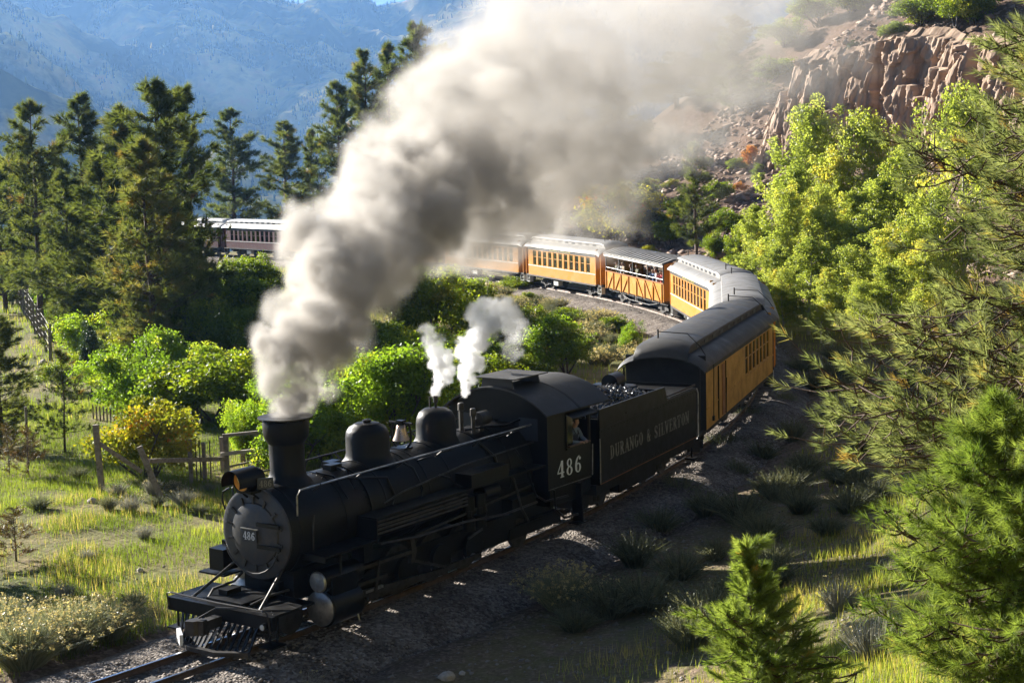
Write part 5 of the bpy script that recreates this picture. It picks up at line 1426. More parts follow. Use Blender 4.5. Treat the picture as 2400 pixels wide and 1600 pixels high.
def pine(seed, h, r, crown0=0.15, nb=70, tufts=7, per=22, nlen=0.26, nwid=0.03, mat='needle', trunk_r=None, gap=0.12, peak=0.9, sag=0.0, droop=0.1, forks=1, tint0=0.42, brown=0.05, twig=0.12, spread=0.75, limb=0.32, taper=0.75, ragged=0.0):
    """ponderosa-like pine: returns trunk and crown meshes, base at the origin"""
    g = np.random.default_rng(seed)
    tr_ = trunk_r or h * 0.017
    zs = np.linspace(0, h, 9)
    wob = np.cumsum(g.normal(0, h * 0.004, (9, 2)), 0)
    tp = [(wob[i, 0], wob[i, 1], zs[i] - (0.5 if i == 0 else 0)) for i in range(9)]
    paths = [(tp, [tr_ * (1 - 0.93 * i / 8) for i in range(9)])]
    B, A, TT = [], [], []
    for k in range(nb):
        f = crown0 + (1 - crown0) * ((k + g.uniform(0, 1)) / nb) ** 0.92
        if g.uniform() < gap:
            continue
        z = h * f
        e = (1 - f) / (1 - crown0)
        prof = min(1.0, (1 - f) / (1 - peak + 1e-6) * 0.0 + e ** taper * 1.12) * (0.55 + 0.45 * min(1, (1 - e) / 0.18 + 0.35))
        ln = max(0.12 * r, r * prof * g.uniform(0.6 - ragged, 1.15 + ragged))
        az = g.uniform(0, 6.283)
        x0, y0 = np.interp(z, zs, wob[:, 0]), np.interp(z, zs, wob[:, 1])
        up = 0.55 * (1 - e) + 0.05 - droop * e
        d = np.array([math.cos(az), math.sin(az), up])
        pts, rad = [], []
        for j in range(5):
            q = j / 4
            p = np.array([x0, y0, z]) + d * ln * q + np.array([0, 0, (0.22 * q * q - sag * q) * ln]) + g.normal(0, 0.03 * ln, 3) * q
            pts.append(tuple(p)); rad.append(max(0.006, tr_ * limb * (1 - f * 0.6) * (1 - 0.85 * q)))
        paths.append((pts, rad))
        nt_ = max(2, int(tufts * (0.4 + 0.8 * ln / r)))
        bt = g.normal(0, 0.10)
        for j in range(nt_):
            q = 1.0 if j == 0 else g.uniform(0.3, 1.0)
            i = min(3, int(q * 4)); w = q * 4 - i
            p = np.array(pts[i]) * (1 - w) + np.array(pts[i + 1]) * w
            off = g.normal(0, 1, 3) * np.array([1, 1, 0.45]) * ln * 0.17 * (1.25 - 0.6 * q)
            B.append(p + off)
            dirx = unit(np.array([d[0], d[1], 0.35]) * 0.8 + off / max(ln * 0.17, 1e-6) * 0.5 + np.array([0, 0, 0.3]))
            A.append(dirx)
            if mat in ('needle_near', 'needle_young') and j:
                paths.append(([tuple(p), tuple(p + off * 0.6 + np.array([0, 0, -0.02 * ln])), tuple(p + off)], [0.012, 0.009, 0.006]))
            TT.append(1.0 if g.uniform() < brown else np.clip(tint0 + bt + g.normal(0, 0.12), 0.02, 0.86))
    B, A, TT = np.array(B), np.array(A), np.array(TT)
    V, F = needle_tufts(B, A, nlen, nwid, per, seed, spread, twig)
    tint = np.repeat(np.clip(np.repeat(TT, per) + g.normal(0, 0.06, len(TT) * per), 0, 1), 3)
    crown = mesh_np('crown', V, F, M[mat], tint)
    trunk = tube_mesh(paths, 6).mesh('trunk', M['bark_pine'], 60)
    return trunk, crown

def shrub(seed, w, h, n_cl=110, per=70, leaf=0.10, mat='leaf_oak', stems=6, bark='bark_dark', flat_base=0.12, tint0=0.45, tvar=0.16, cl=0.16, lobes=5, trunkless=True):
    """broad-leaved shrub or small tree: stems and a clumped leafy crown"""
    g = np.random.default_rng(seed)
    # a few overlapping lobes give the uneven outline
    lob = []
    for i in range(lobes + 4):
        a = g.uniform(0, 6.283)
        rr = g.uniform(0.05, 0.48) * w
        k = g.uniform(0.5, 1.1)
        lob.append((rr * math.cos(a), rr * math.sin(a), h * g.uniform(0.25, 0.78) * (1 - 0.35 * rr / w), w * 0.24 * k, h * 0.24 * k))
    lob.append((0, 0, h * 0.6, w * 0.24, h * 0.36))
    C, tt = [], []
    lt = g.normal(0, 0.08, len(lob))
    for i in range(n_cl):
        j = g.integers(len(lob))
        lx, ly, lz, lr, lh = lob[j]
        d = unit(g.normal(size=3))
        q = g.uniform(0.3, 1.0) ** 0.5 * (1.0 if g.uniform() > 0.12 else g.uniform(1.1, 1.5))
        p = np.array([lx + d[0] * lr * q, ly + d[1] * lr * q, lz + d[2] * lh * q])
        p[2] = max(p[2], h * flat_base * g.uniform(0.5, 1.6))
        C.append(p); tt.append(g.normal(tint0, tvar) + lt[j])
    C = np.array(C); tt = np.array(tt)
    rad = cl * (w + h) / 2 * g.uniform(0.55, 1.2, n_cl)
    L_ = np.repeat(C, per, 0) + unit(g.normal(size=(n_cl * per, 3))) * np.repeat(rad, per)[:, None] * (g.uniform(0, 1, (n_cl * per, 1)) ** 0.5) * np.array([1, 1, 0.7])
    L_[:, 2] = np.maximum(L_[:, 2], 0.03)
    V, F = leaf_quads(L_, leaf, 0.3, seed)
    tint = np.repeat(np.clip(np.repeat(tt, per) + g.normal(0, 0.10, n_cl * per), 0, 1), 4)
    crown = mesh_np('crown', V, F, M[mat], tint)
    paths = []
    for k in range(stems):
        tgt = C[g.integers(n_cl)]
        b0 = np.array([g.normal(0, 0.05 * w), g.normal(0, 0.05 * w), -0.3])
        mid = b0 * 0.4 + tgt * np.array([0.45, 0.45, 0.5]) + g.normal(0, 0.04 * w, 3)
        r0 = 0.012 * (w + h) / 2 * g.uniform(0.8, 1.5) + 0.012
        paths.append(([tuple(b0), tuple(mid), tuple(tgt)], [r0, r0 * 0.65, r0 * 0.25]))
        for j in range(4):
            t2 = C[np.argsort(np.linalg.norm(C - tgt, axis=1))[g.integers(1, 14)]]
            q = mid * 0.5 + tgt * 0.5
            paths.append(([tuple(q), tuple((q + t2) / 2 + g.normal(0, 0.02 * w, 3)), tuple(t2)], [r0 * 0.4, r0 * 0.3, r0 * 0.12]))
    return tube_mesh(paths, 5).mesh('stem', M[bark], 60), crown

def tall_tree(seed, h, w, n_cl=150, per=75, leaf=0.14, mat='leaf_aspen', bark='bark_pale', c0=0.2, tint0=0.5):
    """slender broad-leaved tree with one main trunk"""
    g = np.random.default_rng(seed)
    zs = np.linspace(0, h * 0.95, 8)
    wob = np.cumsum(g.normal(0, h * 0.008, (8, 2)), 0)
    r0 = 0.011 * h + 0.02
    paths = [([(wob[i, 0], wob[i, 1], zs[i] - (0.4 if i == 0 else 0)) for i in range(8)], [r0 * (1 - 0.9 * i / 7) for i in range(8)])]
    C, tt = [], []
    for k in range(30):
        f = c0 + (1 - c0) * (k + g.uniform()) / 30
        e = (1 - f) / (1 - c0)
        ln = 0.5 * w * min(1, 1.3 * e ** 0.6 + 0.12) * g.uniform(0.5, 1.2) * (0.6 + 0.4 * min(1, (1 - e) * 4))
        az = g.uniform(0, 6.283)
        p0 = np.array([np.interp(h * f * 0.93, zs, wob[:, 0]), np.interp(h * f * 0.93, zs, wob[:, 1]), h * f * 0.93])
        p2 = p0 + np.array([math.cos(az) * ln, math.sin(az) * ln, ln * g.uniform(0.35, 0.9)])
        p1 = (p0 + p2) / 2 + np.array([0, 0, -0.05 * ln])
        paths.append(([tuple(p0), tuple(p1), tuple(p2)], [r0 * 0.35, r0 * 0.22, r0 * 0.08]))
        tb = g.normal(tint0, 0.13)
        for j in range(n_cl // 30):
            q = g.uniform(0.3, 1.1)
            C.append(p0 + (p2 - p0) * q + g.normal(0, 0.10 * w, 3)); tt.append(g.normal(tb, 0.08))
    C, tt = np.array(C), np.array(tt)
    n_ = len(C)
    rad = 0.11 * w * g.uniform(0.6, 1.3, n_)
    L_ = np.repeat(C, per, 0) + unit(g.normal(size=(n_ * per, 3))) * np.repeat(rad, per)[:, None] * (g.uniform(0, 1, (n_ * per, 1)) ** 0.5)
    V, F = leaf_quads(L_, leaf, 0.4, seed)
    tint = np.repeat(np.clip(np.repeat(tt, per) + g.normal(0, 0.1, n_ * per), 0, 1), 4)
    return tube_mesh(paths, 6).mesh('trunk', M[bark], 60), mesh_np('crown', V, F, M[mat], tint)

def blades(seed, n, w, h, width=0.012, mat='sage', lean=0.55, tip=None, tint0=0.5):
    """bushy plant of many thin upright stems; optional flower heads at the tips"""
    g = np.random.default_rng(seed)
    a = g.uniform(0, 6.283, n)
    rr = np.sqrt(g.uniform(0, 1, n)) * w * 0.16
    b = np.stack([rr * np.cos(a), rr * np.sin(a), np.full(n, -0.05)], 1)
    el = g.uniform(0.0, 1.0, n) ** 0.7
    out = lean * el
    d = np.stack([np.cos(a + g.normal(0, 0.4, n)) * out, np.sin(a + g.normal(0, 0.4, n)) * out, 1 - 0.45 * el], 1)
    ln = h * g.uniform(0.55, 1.05, n)[:, None] * (1 + 0.1 * el[:, None])
    mid = b + d * ln * 0.55 + np.array([0, 0, 0.06]) * h
    tp = b + d * ln * np.array([w / h * 0.95, w / h * 0.95, 1.0]) + g.normal(0, 0.02, (n, 3)) * h
    sd = unit(np.cross(d, g.normal(size=(n, 3)))) * width
    V = np.stack([b - sd, b + sd, mid + sd, mid - sd, tp], 1).reshape(-1, 3)
    k = np.arange(n) * 5
    F4 = np.stack([k, k + 1, k + 2, k + 3], 1)
    F3 = np.stack([k + 3, k + 2, k + 4], 1)
    # small leaves along the stems
    m = n * 3
    idx = g.integers(0, n, m)
    q = g.uniform(0.35, 1.0, m)[:, None]
    LC = mid[idx] * (1 - q) + tp[idx] * q + g.normal(0, 0.012, (m, 3))
    LV, LF = leaf_quads(LC, width * 3.2, -0.4, seed + 1)
    tint = np.clip(np.concatenate([np.repeat(g.normal(tint0, 0.2, n), 5), np.repeat(g.normal(tint0, 0.2, m), 4)]), 0, 1)
    parts = [('stems', mesh_np('stems', np.concatenate([V, LV]), [F4, LF + len(V), F3], M[mat], tint))]
    if tip:
        sel = g.choice(n, int(n * tip), replace=False)
        TC = np.repeat(tp[sel], 8, 0) + g.normal(0, 0.022, (len(sel) * 8, 3))
        TV, TF = leaf_quads(TC, 0.042, 0, seed + 2)
        tt = np.clip(np.repeat(np.repeat(g.normal(0.55, 0.2, len(sel)), 8), 4), 0, 1)
        parts.append(('flowers', mesh_np('flowers', TV, TF, M['flower'], tt)))
    return parts

def plant(name, label, cat, loc, parts, sc=1.0, rz=None, group=None, szxy=None):
    s3 = (sc, sc, sc) if szxy is None else (szxy, szxy, sc)
    rz = rng.uniform(0, 6.283) if rz is None else rz
    if len(parts) == 1:
        return tag(obj(name, parts[0][1], None, loc, (0, 0, rz), s3), label, cat, group)
    o = thing(name, label, cat, loc, rz, group, s3)
    for nm, me in parts:
        c = obj(nm, me, o)
        if nm == 'flowers':
            c['kind'] = 'stuff'
    return o

def px_h(p, hpx):
    """metres spanned by hpx photo-view pixels at the distance of p"""
    return hpx * PS * p[1] / CAM_F

# prototypes --------------------------------------------------------
PINES = [pine(101 + i, 10.0, r, c0, nb, 15, 30, 0.36, 0.036, 'needle', gap=0.2, ragged=0.25, taper=0.62, tint0=t0 + 0.06, brown=0.015, forks=1) for i, (r, c0, nb, t0) in enumerate(((2.1, 0.12, 95, 0.42), (1.7, 0.2, 85, 0.40), (2.4, 0.08, 105, 0.46), (1.55, 0.28, 70, 0.38), (2.2, 0.05, 110, 0.55)))]
PINE_SPARSE = pine(121, 5.0, 1.7, 0.12, 46, 9, 26, 0.24, 0.03, 'needle', gap=0.2, tint0=0.4, trunk_r=0.075)
PINE_BROWN = pine(131, 2.0, 0.8, 0.1, 34, 7, 26, 0.16, 0.014, 'needle_brown', trunk_r=0.03)
OAKS = [shrub(201 + i, 4.0, 3.6, 150, 85, 0.135, 'leaf_oak', 7, tint0=t) for i, t in enumerate((0.45, 0.38, 0.52, 0.42))]
BRIGHT = [shrub(211 + i, 4.2, 3.8, 165, 90, 0.13, 'leaf_bright', 7, tint0=t) for i, t in enumerate((0.5, 0.6, 0.45, 0.55))]
YELLOW = [shrub(221 + i, 4.0, 3.6, 140, 75, 0.14, 'leaf_yellow', 7, tint0=t, tvar=0.2) for i, t in enumerate((0.42, 0.5))]
ASPEN = [tall_tree(231 + i, 12.0, w, 210, 95, 0.17, 'leaf_aspen', tint0=t) for i, (w, t) in enumerate(((5.0, 0.5), (6.0, 0.58), (4.2, 0.45)))]
JUNI = shrub(241, 1.6, 3.4, 110, 70, 0.09, 'juniper', 3, flat_base=0.05, cl=0.12, lobes=2)
SAGE = [blades(251 + i, 420, 1.0, 0.75, 0.009, 'sage', 0.6, tp, t) for i, (tp, t) in enumerate(((None, 0.35), (0.18, 0.45), (None, 0.55), (0.3, 0.5)))]
RABBIT = [blades(261 + i, 900, 1.5, 1.15, 0.008, 'sage_pale', 0.62, 0.24, 0.5) for i in range(2)]
GREYS = blades(271, 320, 1.0, 0.95, 0.007, 'sage_grey', 0.55, 0.05, 0.5)

def pines_at(rows, label, group):
    for u, vt, d, w, k in rows:
        b = at_y(u * PS, 800, d)
        z0 = gz(b[0], d)
        top_ = at_y(u * PS, vt * PS, d)[2]
        h = top_ - z0
        wm = px_h((0, d), w)
        rr = (2.1, 1.7, 2.4, 1.55, 2.2)[k]
        plant('pine_tree', label if isinstance(label, str) else label.pop(0), 'tree', (b[0], d, z0 - 0.1), [('trunk', PINES[k][0]), ('crown', PINES[k][1])], h / 10.0, None, group, wm * 1.5 / (2 * rr * 0.92))

# tall pines left of the smoke: (x, top y in the view, distance, crown width in px, kind)
pines_at([(100, 240, 96, 125, 0), (205, 222, 104, 105, 1), (318, 255, 92, 165, 4), (385, 196, 82, 190, 2), (452, 205, 88, 95, 0), (552, 255, 178, 92, 0), (676, 282, 180, 85, 1), (735, 300, 186, 50, 3)],
         ['tall pine with twin trunks showing below its crown, near the left fence', 'pine with a small dark crown above a bushier neighbour', 'broad pale green pine in front of the tallest pines',
          'tallest dark pine of the clump, its bare trunk rising from the shrubs', 'tall pine sharing the clump top with the tallest one', 'slim single pine standing just behind the maroon cars',
          'open branched pine behind the train beside the smoke', 'thin sparse pine at the very edge of the smoke'], None)
pines_at([(60, 330, 120, 110, 1), (160, 400, 86, 120, 4), (250, 360, 84, 140, 4), (20, 380, 110, 120, 2), (130, 470, 112, 80, 3), (360, 330, 78, 150, 4)], ['mid height pine behind the pine with twin trunks', 'rounded pale pine below the small crowned dark pine', 'young bushy pine at the front of the pine clump', 'pine at the outer edge of the left pine group', 'thin young pine beside the twin trunks', 'young pale pine in front of the tallest dark pine'], None)
pines_at([(978, 62, 178, 115, 2), (860, 122, 172, 85, 1), (800, 192, 168, 75, 1), (915, 105, 182, 70, 3), (1035, 110, 186, 80, 0)], ['tallest crest pine, rising widest beside the top of the smoke', 'crest pine with a bushy top, left of the tallest', 'lowest crest pine, leftmost above the smoke edge by the far mountain', 'slim pale crest pine standing between two darker ones', 'crest pine half swallowed by the smoke'], None)
pines_at([(1602, 330, 118, 62, 3)], 'lone pine at the foot of the rubble slope behind the open car', None)
pines_at([(1240, 300, 150, 80, 1), (1330, 250, 165, 90, 0), (1690, 40, 165, 110, 2), (1420, 200, 170, 90, 4), (1560, 120, 178, 110, 0), (1120, 200, 175, 90, 1), (1180, 340, 150, 80, 4)], 'pine on the hillside dimmed behind the smoke', 'hillside pines behind the smoke')
# small pines on the left meadow
p = on_ground(150 * PS, 1042 * PS)
plant('pine_tree', 'small sparse pine with a dark trunk by the broken fence', 'tree', p, [('trunk', PINE_SPARSE[0]), ('crown', PINE_SPARSE[1])], px_h(p, 235) / 5.0, 0.3)
p = on_ground(8 * PS, 1030 * PS)
plant('pine_tree', 'bushy dark young pine beside the sparse pine by the broken fence', 'tree', p, [('trunk', PINES[4][0]), ('crown', PINES[4][1])], px_h(p, 310) / 10.0, 1.3, None, px_h(p, 170) / 4.0)
for u, v, lb in ((22, 1092, 'browned little pine with a thin bare stem in the meadow'), (66, 1096, 'browned little pine with a thin bare stem in the meadow')):
    p = on_ground(u * PS, v * PS)
    plant('pine_sapling', lb, 'tree', p, [('trunk', PINE_BROWN[0]), ('crown', PINE_BROWN[1])], px_h(p, 115) / 2.0, None, 'browned saplings')
p = on_ground(38 * PS, 1290 * PS)
plant('pine_sapling', 'straggly half dead young pine casting a shadow over the grass', 'tree', p, [('trunk', PINE_BROWN[0]), ('crown', PINE_BROWN[1])], px_h(p, 125) / 2.0, 0.8, None, px_h(p, 125) / 1.5)

zp = gz(-15.6, 39.6)
plant('pine_tree', 'young pine beyond the meadow whose shadow falls across the grass', 'tree', (-15.6, 39.6, zp), [('trunk', PINES[2][0]), ('crown', PINES[2][1])], 0.55, 0.5, None, 0.6)
# broad-leaved shrubs inside the bend: (x, base y, height px, width px, kind, variant)
def shrubs_at(rows, label, group, name='shrub', cat='shrub'):
    lab = list(label) if not isinstance(label, str) else None
    for u, v, hp, wp, protos, k in rows:
        p = on_ground(u * PS, v * PS)
        pr = protos[k % len(protos)]
        pw, ph = (4.0, 3.6) if protos is not BRIGHT else (4.2, 3.8)
        plant(name, lab.pop(0) if lab else label, cat, p, [('stem', pr[0]), ('crown', pr[1])], 1.12 * px_h(p, hp) / (ph * 0.98), None, group, 1.3 * px_h(p, wp) / (pw * 0.98))
shrubs_at([(345, 1100, 185, 185, YELLOW, 0), (328, 955, 165, 150, BRIGHT, 0), (500, 975, 150, 215, OAKS, 2), (575, 1060, 135, 80, BRIGHT, 1), (430, 955, 120, 130, OAKS, 0)],
          ['yellow green shrub with orange patches behind the broken fence', 'rounded green shrub between the pines and the yellow shrub', 'wide green shrub left of the smoke stack', 'bright green shrub beside the fence gate and the stack', 'green shrub between the rounded and the wide shrub'], None)
shrubs_at([(760, 1075, 215, 230, BRIGHT, 1), (900, 1040, 225, 230, BRIGHT, 2), (1005, 985, 160, 180, BRIGHT, 0), (690, 1085, 170, 160, BRIGHT, 0), (820, 1010, 190, 200, OAKS, 2), (1085, 960, 140, 150, OAKS, 2), (960, 900, 140, 160, OAKS, 0)], ['large bright shrub directly behind the first dome', 'large bright shrub behind the bell and second dome', 'bright shrub behind the steam wisp by the cab', 'bright shrub touching the right side of the smoke stack', 'darker shrub between the two large bright ones', 'darker shrub behind the cab roof hatch', 'dark shrub under the first curl of steam'], None)
shrubs_at([(985, 820, 190, 170, OAKS, 2), (1050, 790, 150, 120, OAKS, 1), (1010, 730, 110, 120, OAKS, 0), (1150, 850, 110, 130, OAKS, 1), (1215, 800, 95, 90, OAKS, 0), (945, 770, 130, 110, OAKS, 1)], 'green oak shrub standing behind the white steam', 'oak shrubs behind the steam')
shrubs_at([(1300, 862, 125, 125, BRIGHT, 2), (1288, 758, 45, 88, OAKS, 2), (1425, 768, 40, 62, OAKS, 1), (1449, 815, 72, 44, BRIGHT, 0), (1182, 672, 34, 80, OAKS, 2), (1242, 830, 60, 60, YELLOW, 0), (1060, 690, 50, 60, OAKS, 0), (1215, 700, 26, 30, OAKS, 2)],
          ['bright leafy shrub rising behind the cab roof', 'low rounded green shrub in the middle of the sage', 'small dark green shrub beside the gravel bank', 'narrow upright green shrub above the black roofed car', 'low green shrub just below the coach steps', 'yellowing shrub next to the one behind the cab roof', 'low dark shrub at the edge of the ballast near the smoke', 'tiny green shrub in the sage below the yellow coach'], None)
shrubs_at([(600, 715, 120, 100, OAKS, 1), (560, 790, 150, 150, OAKS, 1), (500, 840, 150, 140, OAKS, 0), (440, 820, 130, 140, OAKS, 1), (600, 850, 140, 110, OAKS, 1), (530, 690, 95, 100, OAKS, 0), (470, 740, 110, 130, OAKS, 1), (390, 760, 100, 110, OAKS, 1), (280, 850, 90, 110, OAKS, 0), (240, 880, 90, 90, OAKS, 2), (690, 850, 120, 130, OAKS, 1), (760, 820, 120, 130, OAKS, 0), (640, 930, 120, 120, OAKS, 0), (840, 860, 120, 130, OAKS, 1)], 'dark green oak shrub in the thicket left of the smoke', 'oak thicket')
shrubs_at([(30, 610, 70, 90, BRIGHT, 0), (85, 640, 90, 100, BRIGHT, 1), (170, 655, 90, 90, BRIGHT, 2), (225, 700, 80, 90, OAKS, 2), (130, 600, 60, 80, YELLOW, 0), (20, 560, 50, 70, BRIGHT, 2), (270, 760, 70, 80, BRIGHT, 0), (560, 500, 30, 55, BRIGHT, 1), (610, 520, 60, 60, OAKS, 2), (640, 505, 50, 50, OAKS, 0), (720, 500, 120, 110, BRIGHT, 1), (760, 480, 120, 90, BRIGHT, 2)], 'light green shrub among the pines along the left side', 'shrubs among the pines')
shrubs_at([(1430, 560, 140, 165, YELLOW, 0), (1370, 545, 90, 90, YELLOW, 1), (1210, 535, 45, 60, YELLOW, 1)], ['large yellow shrub behind the yellow coach at the smoke edge', 'smaller yellow shrub beside the large yellow one', 'pale yellow shrub seen through thin smoke'], None)
shrubs_at([(1660, 560, 70, 80, OAKS, 1), (1540, 570, 60, 60, OAKS, 1), (1710, 600, 80, 70, OAKS, 0), (1690, 395, 28, 34, OAKS, 2), (1735, 430, 30, 30, OAKS, 1), (1640, 600, 60, 60, OAKS, 0), (1500, 545, 60, 60, OAKS, 1), (1570, 500, 50, 70, OAKS, 0), (1640, 470, 50, 60, OAKS, 1), (1480, 480, 60, 60, OAKS, 1)], 'dusty green shrub on the rubble slope', 'slope shrubs')
shrubs_at([(1728, 385, 45, 34, [shrub(281, 4.0, 3.6, 90, 60, 0.2, 'leaf_orange', 5)], 0), (1700, 445, 24, 26, [shrub(282, 4.0, 3.6, 90, 60, 0.2, 'leaf_orange', 5)], 0)], 'small orange shrub in autumn colour on the rubble slope', 'orange slope shrubs')
for u, v, hp, wp in ((1500, 575, 110, 55), (212, 905, 200, 62), (437, 830, 140, 45), (1955, 200, 60, 40)):
    p = on_ground(u * PS, v * PS)
    plant('juniper', {1500: 'grey green pointed juniper beside the large yellow shrub', 212: 'grey green column of juniper below the left pines', 437: 'slim dark juniper in the oak thicket', 1955: 'small juniper on the cliff ledge'}[u], 'tree', p, [('stem', JUNI[0]), ('crown', JUNI[1])], px_h(p, hp) / 3.4, None, None, px_h(p, wp) / 1.7)

shrubs_at([(640, 1040, 120, 130, BRIGHT, 3), (720, 1000, 150, 160, BRIGHT, 0), (840, 960, 140, 160, BRIGHT, 3), (930, 960, 150, 150, BRIGHT, 1), (1050, 910, 110, 130, OAKS, 3), (1110, 880, 100, 120, BRIGHT, 2), (1180, 880, 90, 120, OAKS, 3), (880, 890, 130, 130, OAKS, 3), (1000, 870, 110, 120, BRIGHT, 0)], 'sunlit green shrub in the thicket between the engine and the far coaches', 'thicket inside the bend')
shrubs_at([(180, 840, 110, 110, BRIGHT, 1), (260, 930, 110, 110, BRIGHT, 3), (220, 780, 90, 100, OAKS, 2), (320, 800, 110, 110, BRIGHT, 0), (380, 890, 120, 110, BRIGHT, 2), (470, 900, 110, 120, BRIGHT, 3), (560, 960, 120, 110, BRIGHT, 0), (150, 740, 70, 90, BRIGHT, 2), (90, 730, 60, 80, BRIGHT, 1), (30, 700, 70, 80, OAKS, 2), (150, 900, 80, 80, OAKS, 0)], 'bright green shrub around the feet of the left pines', 'shrubs under the left pines')

# aspens and cottonwoods outside the bend
def aspens_at(rows, label, group):
    for u, vt, d, w, k in rows:
        b = at_y(u * PS, 800, d)
        z0 = gz(b[0], d)
        h = at_y(u * PS, vt * PS, d)[2] - z0
        plant('aspen_tree', label if isinstance(label, str) else label.pop(0), 'tree', (b[0], d, z0 - 0.1), [('trunk', ASPEN[k][0]), ('crown', ASPEN[k][1])], h / 12.0, None, group, 1.1 * px_h((0, d), w) / (5.0, 6.0, 4.2)[k])
aspens_at([(1850, 240, 104, 165, 0), (1985, 250, 100, 165, 1), (1737, 465, 98, 80, 2), (2215, 190, 88, 190, 1), (2090, 315, 94, 130, 2)],
          ['tall light green aspen at the left of the grove below the cliff', 'tall broad light green aspen in the middle of the grove', 'small aspen at the grove edge above the grey roofed coach', 'high yellow green aspen against the right end of the cliff', 'aspen with bare twigs between the two tallest of the grove'], None)
aspens_at([(1800, 430, 92, 120, 0), (1900, 470, 90, 130, 1), (1990, 480, 88, 140, 0), (1860, 540, 84, 120, 2), (1950, 560, 82, 120, 1), (2060, 520, 84, 140, 0), (1790, 560, 88, 90, 2), (2150, 420, 82, 140, 1), (2040, 600, 76, 110, 2), (2120, 560, 78, 120, 0), (1890, 620, 80, 70, 0), (1980, 640, 76, 80, 1), (1760, 520, 100, 90, 0), (1830, 380, 98, 120, 2), (1930, 350, 100, 120, 0), (2030, 400, 92, 130, 2), (1880, 420, 95, 110, 1), (1960, 430, 92, 110, 2), (1800, 610, 84, 80, 1), (2100, 470, 84, 110, 2)], 'light green young aspen in the lower part of the grove', 'lower aspens')
pts = []
while len(pts) < 34:
    s_, t_ = rng.uniform(62, 116), rng.uniform(11, 34)
    x, y, h = track(s_)
    x, y = x + math.sin(h) * t_, y - math.cos(h) * t_
    pr = OAKS[len(pts) % 4] if len(pts) % 4 else YELLOW[0]
    k = rng.uniform(0.16, 0.42)
    plant('slope_shrub', 'low scrub bush dotted over the rubble slope below the cliff', 'shrub', (x, y, gz(x, y) - 0.05), [('stem', pr[0]), ('crown', pr[1])], k, None, 'scrub on the rubble slope', k * 1.2)
    pts.append(1)
# hilltop trees above the cliff
shrubs_at([(2110, 60, 70, 110, OAKS, 0), (2190, 70, 90, 120, OAKS, 2), (2240, 55, 90, 110, OAKS, 0), (2060, 110, 40, 60, OAKS, 1), (1760, 200, 60, 90, OAKS, 1), (1800, 110, 60, 80, OAKS, 0), (1880, 60, 60, 90, OAKS, 1), (1960, 30, 60, 90, OAKS, 0), (1700, 250, 60, 80, OAKS, 1), (1640, 200, 70, 90, OAKS, 0)], 'scrubby green bush on the slope above the cliff', 'bushes above the cliff')

# sage and rabbitbrush -------------------------------------------------
def sage_at(pts, label, group, protos, s0=0.8, s1=1.5, name='sagebrush'):
    for p in pts:
        k = int(rng.integers(len(protos)))
        s_ = rng.uniform(s0, s1)
        plant(name, label, 'shrub', p, protos[k], s_, None, group, s_ * rng.uniform(0.9, 1.35))
pts = []
while len(pts) < 150:
    s_, t_ = rng.uniform(44, 104), -rng.uniform(3.6, 26) ** 1.0
    x, y, h = track(s_)
    P_ = np.array([x + math.sin(h) * t_, y - math.cos(h) * t_])
    if P_[1] < 47 or P_[0] < -9 + (P_[1] - 50) * 0.03:
        continue
    pts.append((P_[0], P_[1], gz(*P_)))
sage_at(pts, 'grey green sagebrush on the sunny flat inside the bend', 'sagebrush inside the bend', SAGE, 0.8, 1.45)
pts = []
for u, v in ((1290, 1395), (1215, 1210), (1460, 1300), (1510, 1230), (1620, 1185), (1560, 1150), (1690, 1100), (1750, 1060), (1820, 1010), (1660, 1045), (1900, 980), (1880, 900), (1840, 860), (1930, 1110), (1950, 1180), (1780, 1150), (1850, 1090), (1700, 1200), (1640, 1290), (1400, 1420), (1985, 1040), (1720, 980), (1800, 940), (1900, 1230), (1560, 1330), (1480, 1400), (1840, 1180), (1980, 900), (1920, 830), (2010, 1150), (1750, 1240)):
    p = on_ground(u * PS, v * PS)
    pts.append(p)
while len(pts) < 62:
    s_, t_ = rng.uniform(-2, 40), rng.uniform(3.4, 9.5)
    x, y, h = track(s_)
    x, y = x + math.sin(h) * t_, y - math.cos(h) * t_
    pts.append((x, y, gz(x, y)))
sage_at(pts[1:], 'sagebrush in the train shadow beside the track', 'sagebrush in the shade', [SAGE[0], SAGE[2], SAGE[0]], 0.9, 1.5)
p = on_ground(1290 * PS, 1405 * PS)
plant('sagebrush', 'large rounded sagebrush with dull yellow tips standing alone in the shade', 'shrub', p, RABBIT[0], 1.0, 0.4, None, 1.1)
for i, (u, v, sc, lb) in enumerate(((55, 1530, 1.15, 'big rabbitbrush with pale yellow flower heads at the edge of the ballast'), (165, 1500, 1.1, 'rabbitbrush with cream flower heads leaning over the ballast'), (250, 1470, 0.9, 'smaller rabbitbrush nearest the rails with cream flower heads'), (-10, 1480, 1.0, 'rabbitbrush at the left of the flowering row by the ballast'))):
    p = on_ground(u * PS, v * PS)
    plant('rabbitbrush', lb, 'shrub', p, RABBIT[i % 2], sc, None, None, sc * 1.15)
p = on_ground(520 * PS, 1600 * PS)
plant('sagebrush', 'small rounded pale green brush beside the rails in front of the engine', 'shrub', p, blades(291, 900, 0.9, 0.5, 0.008, 'grass', 0.75, None, 0.2), 1.0, 0, None, 1.0)
p = on_ground(705 * PS, 1600 * PS)
plant('dry_brush', 'dry grey twiggy brush at the lower edge beside the pilot', 'shrub', p, GREYS, 0.55, 0, None, 0.8)
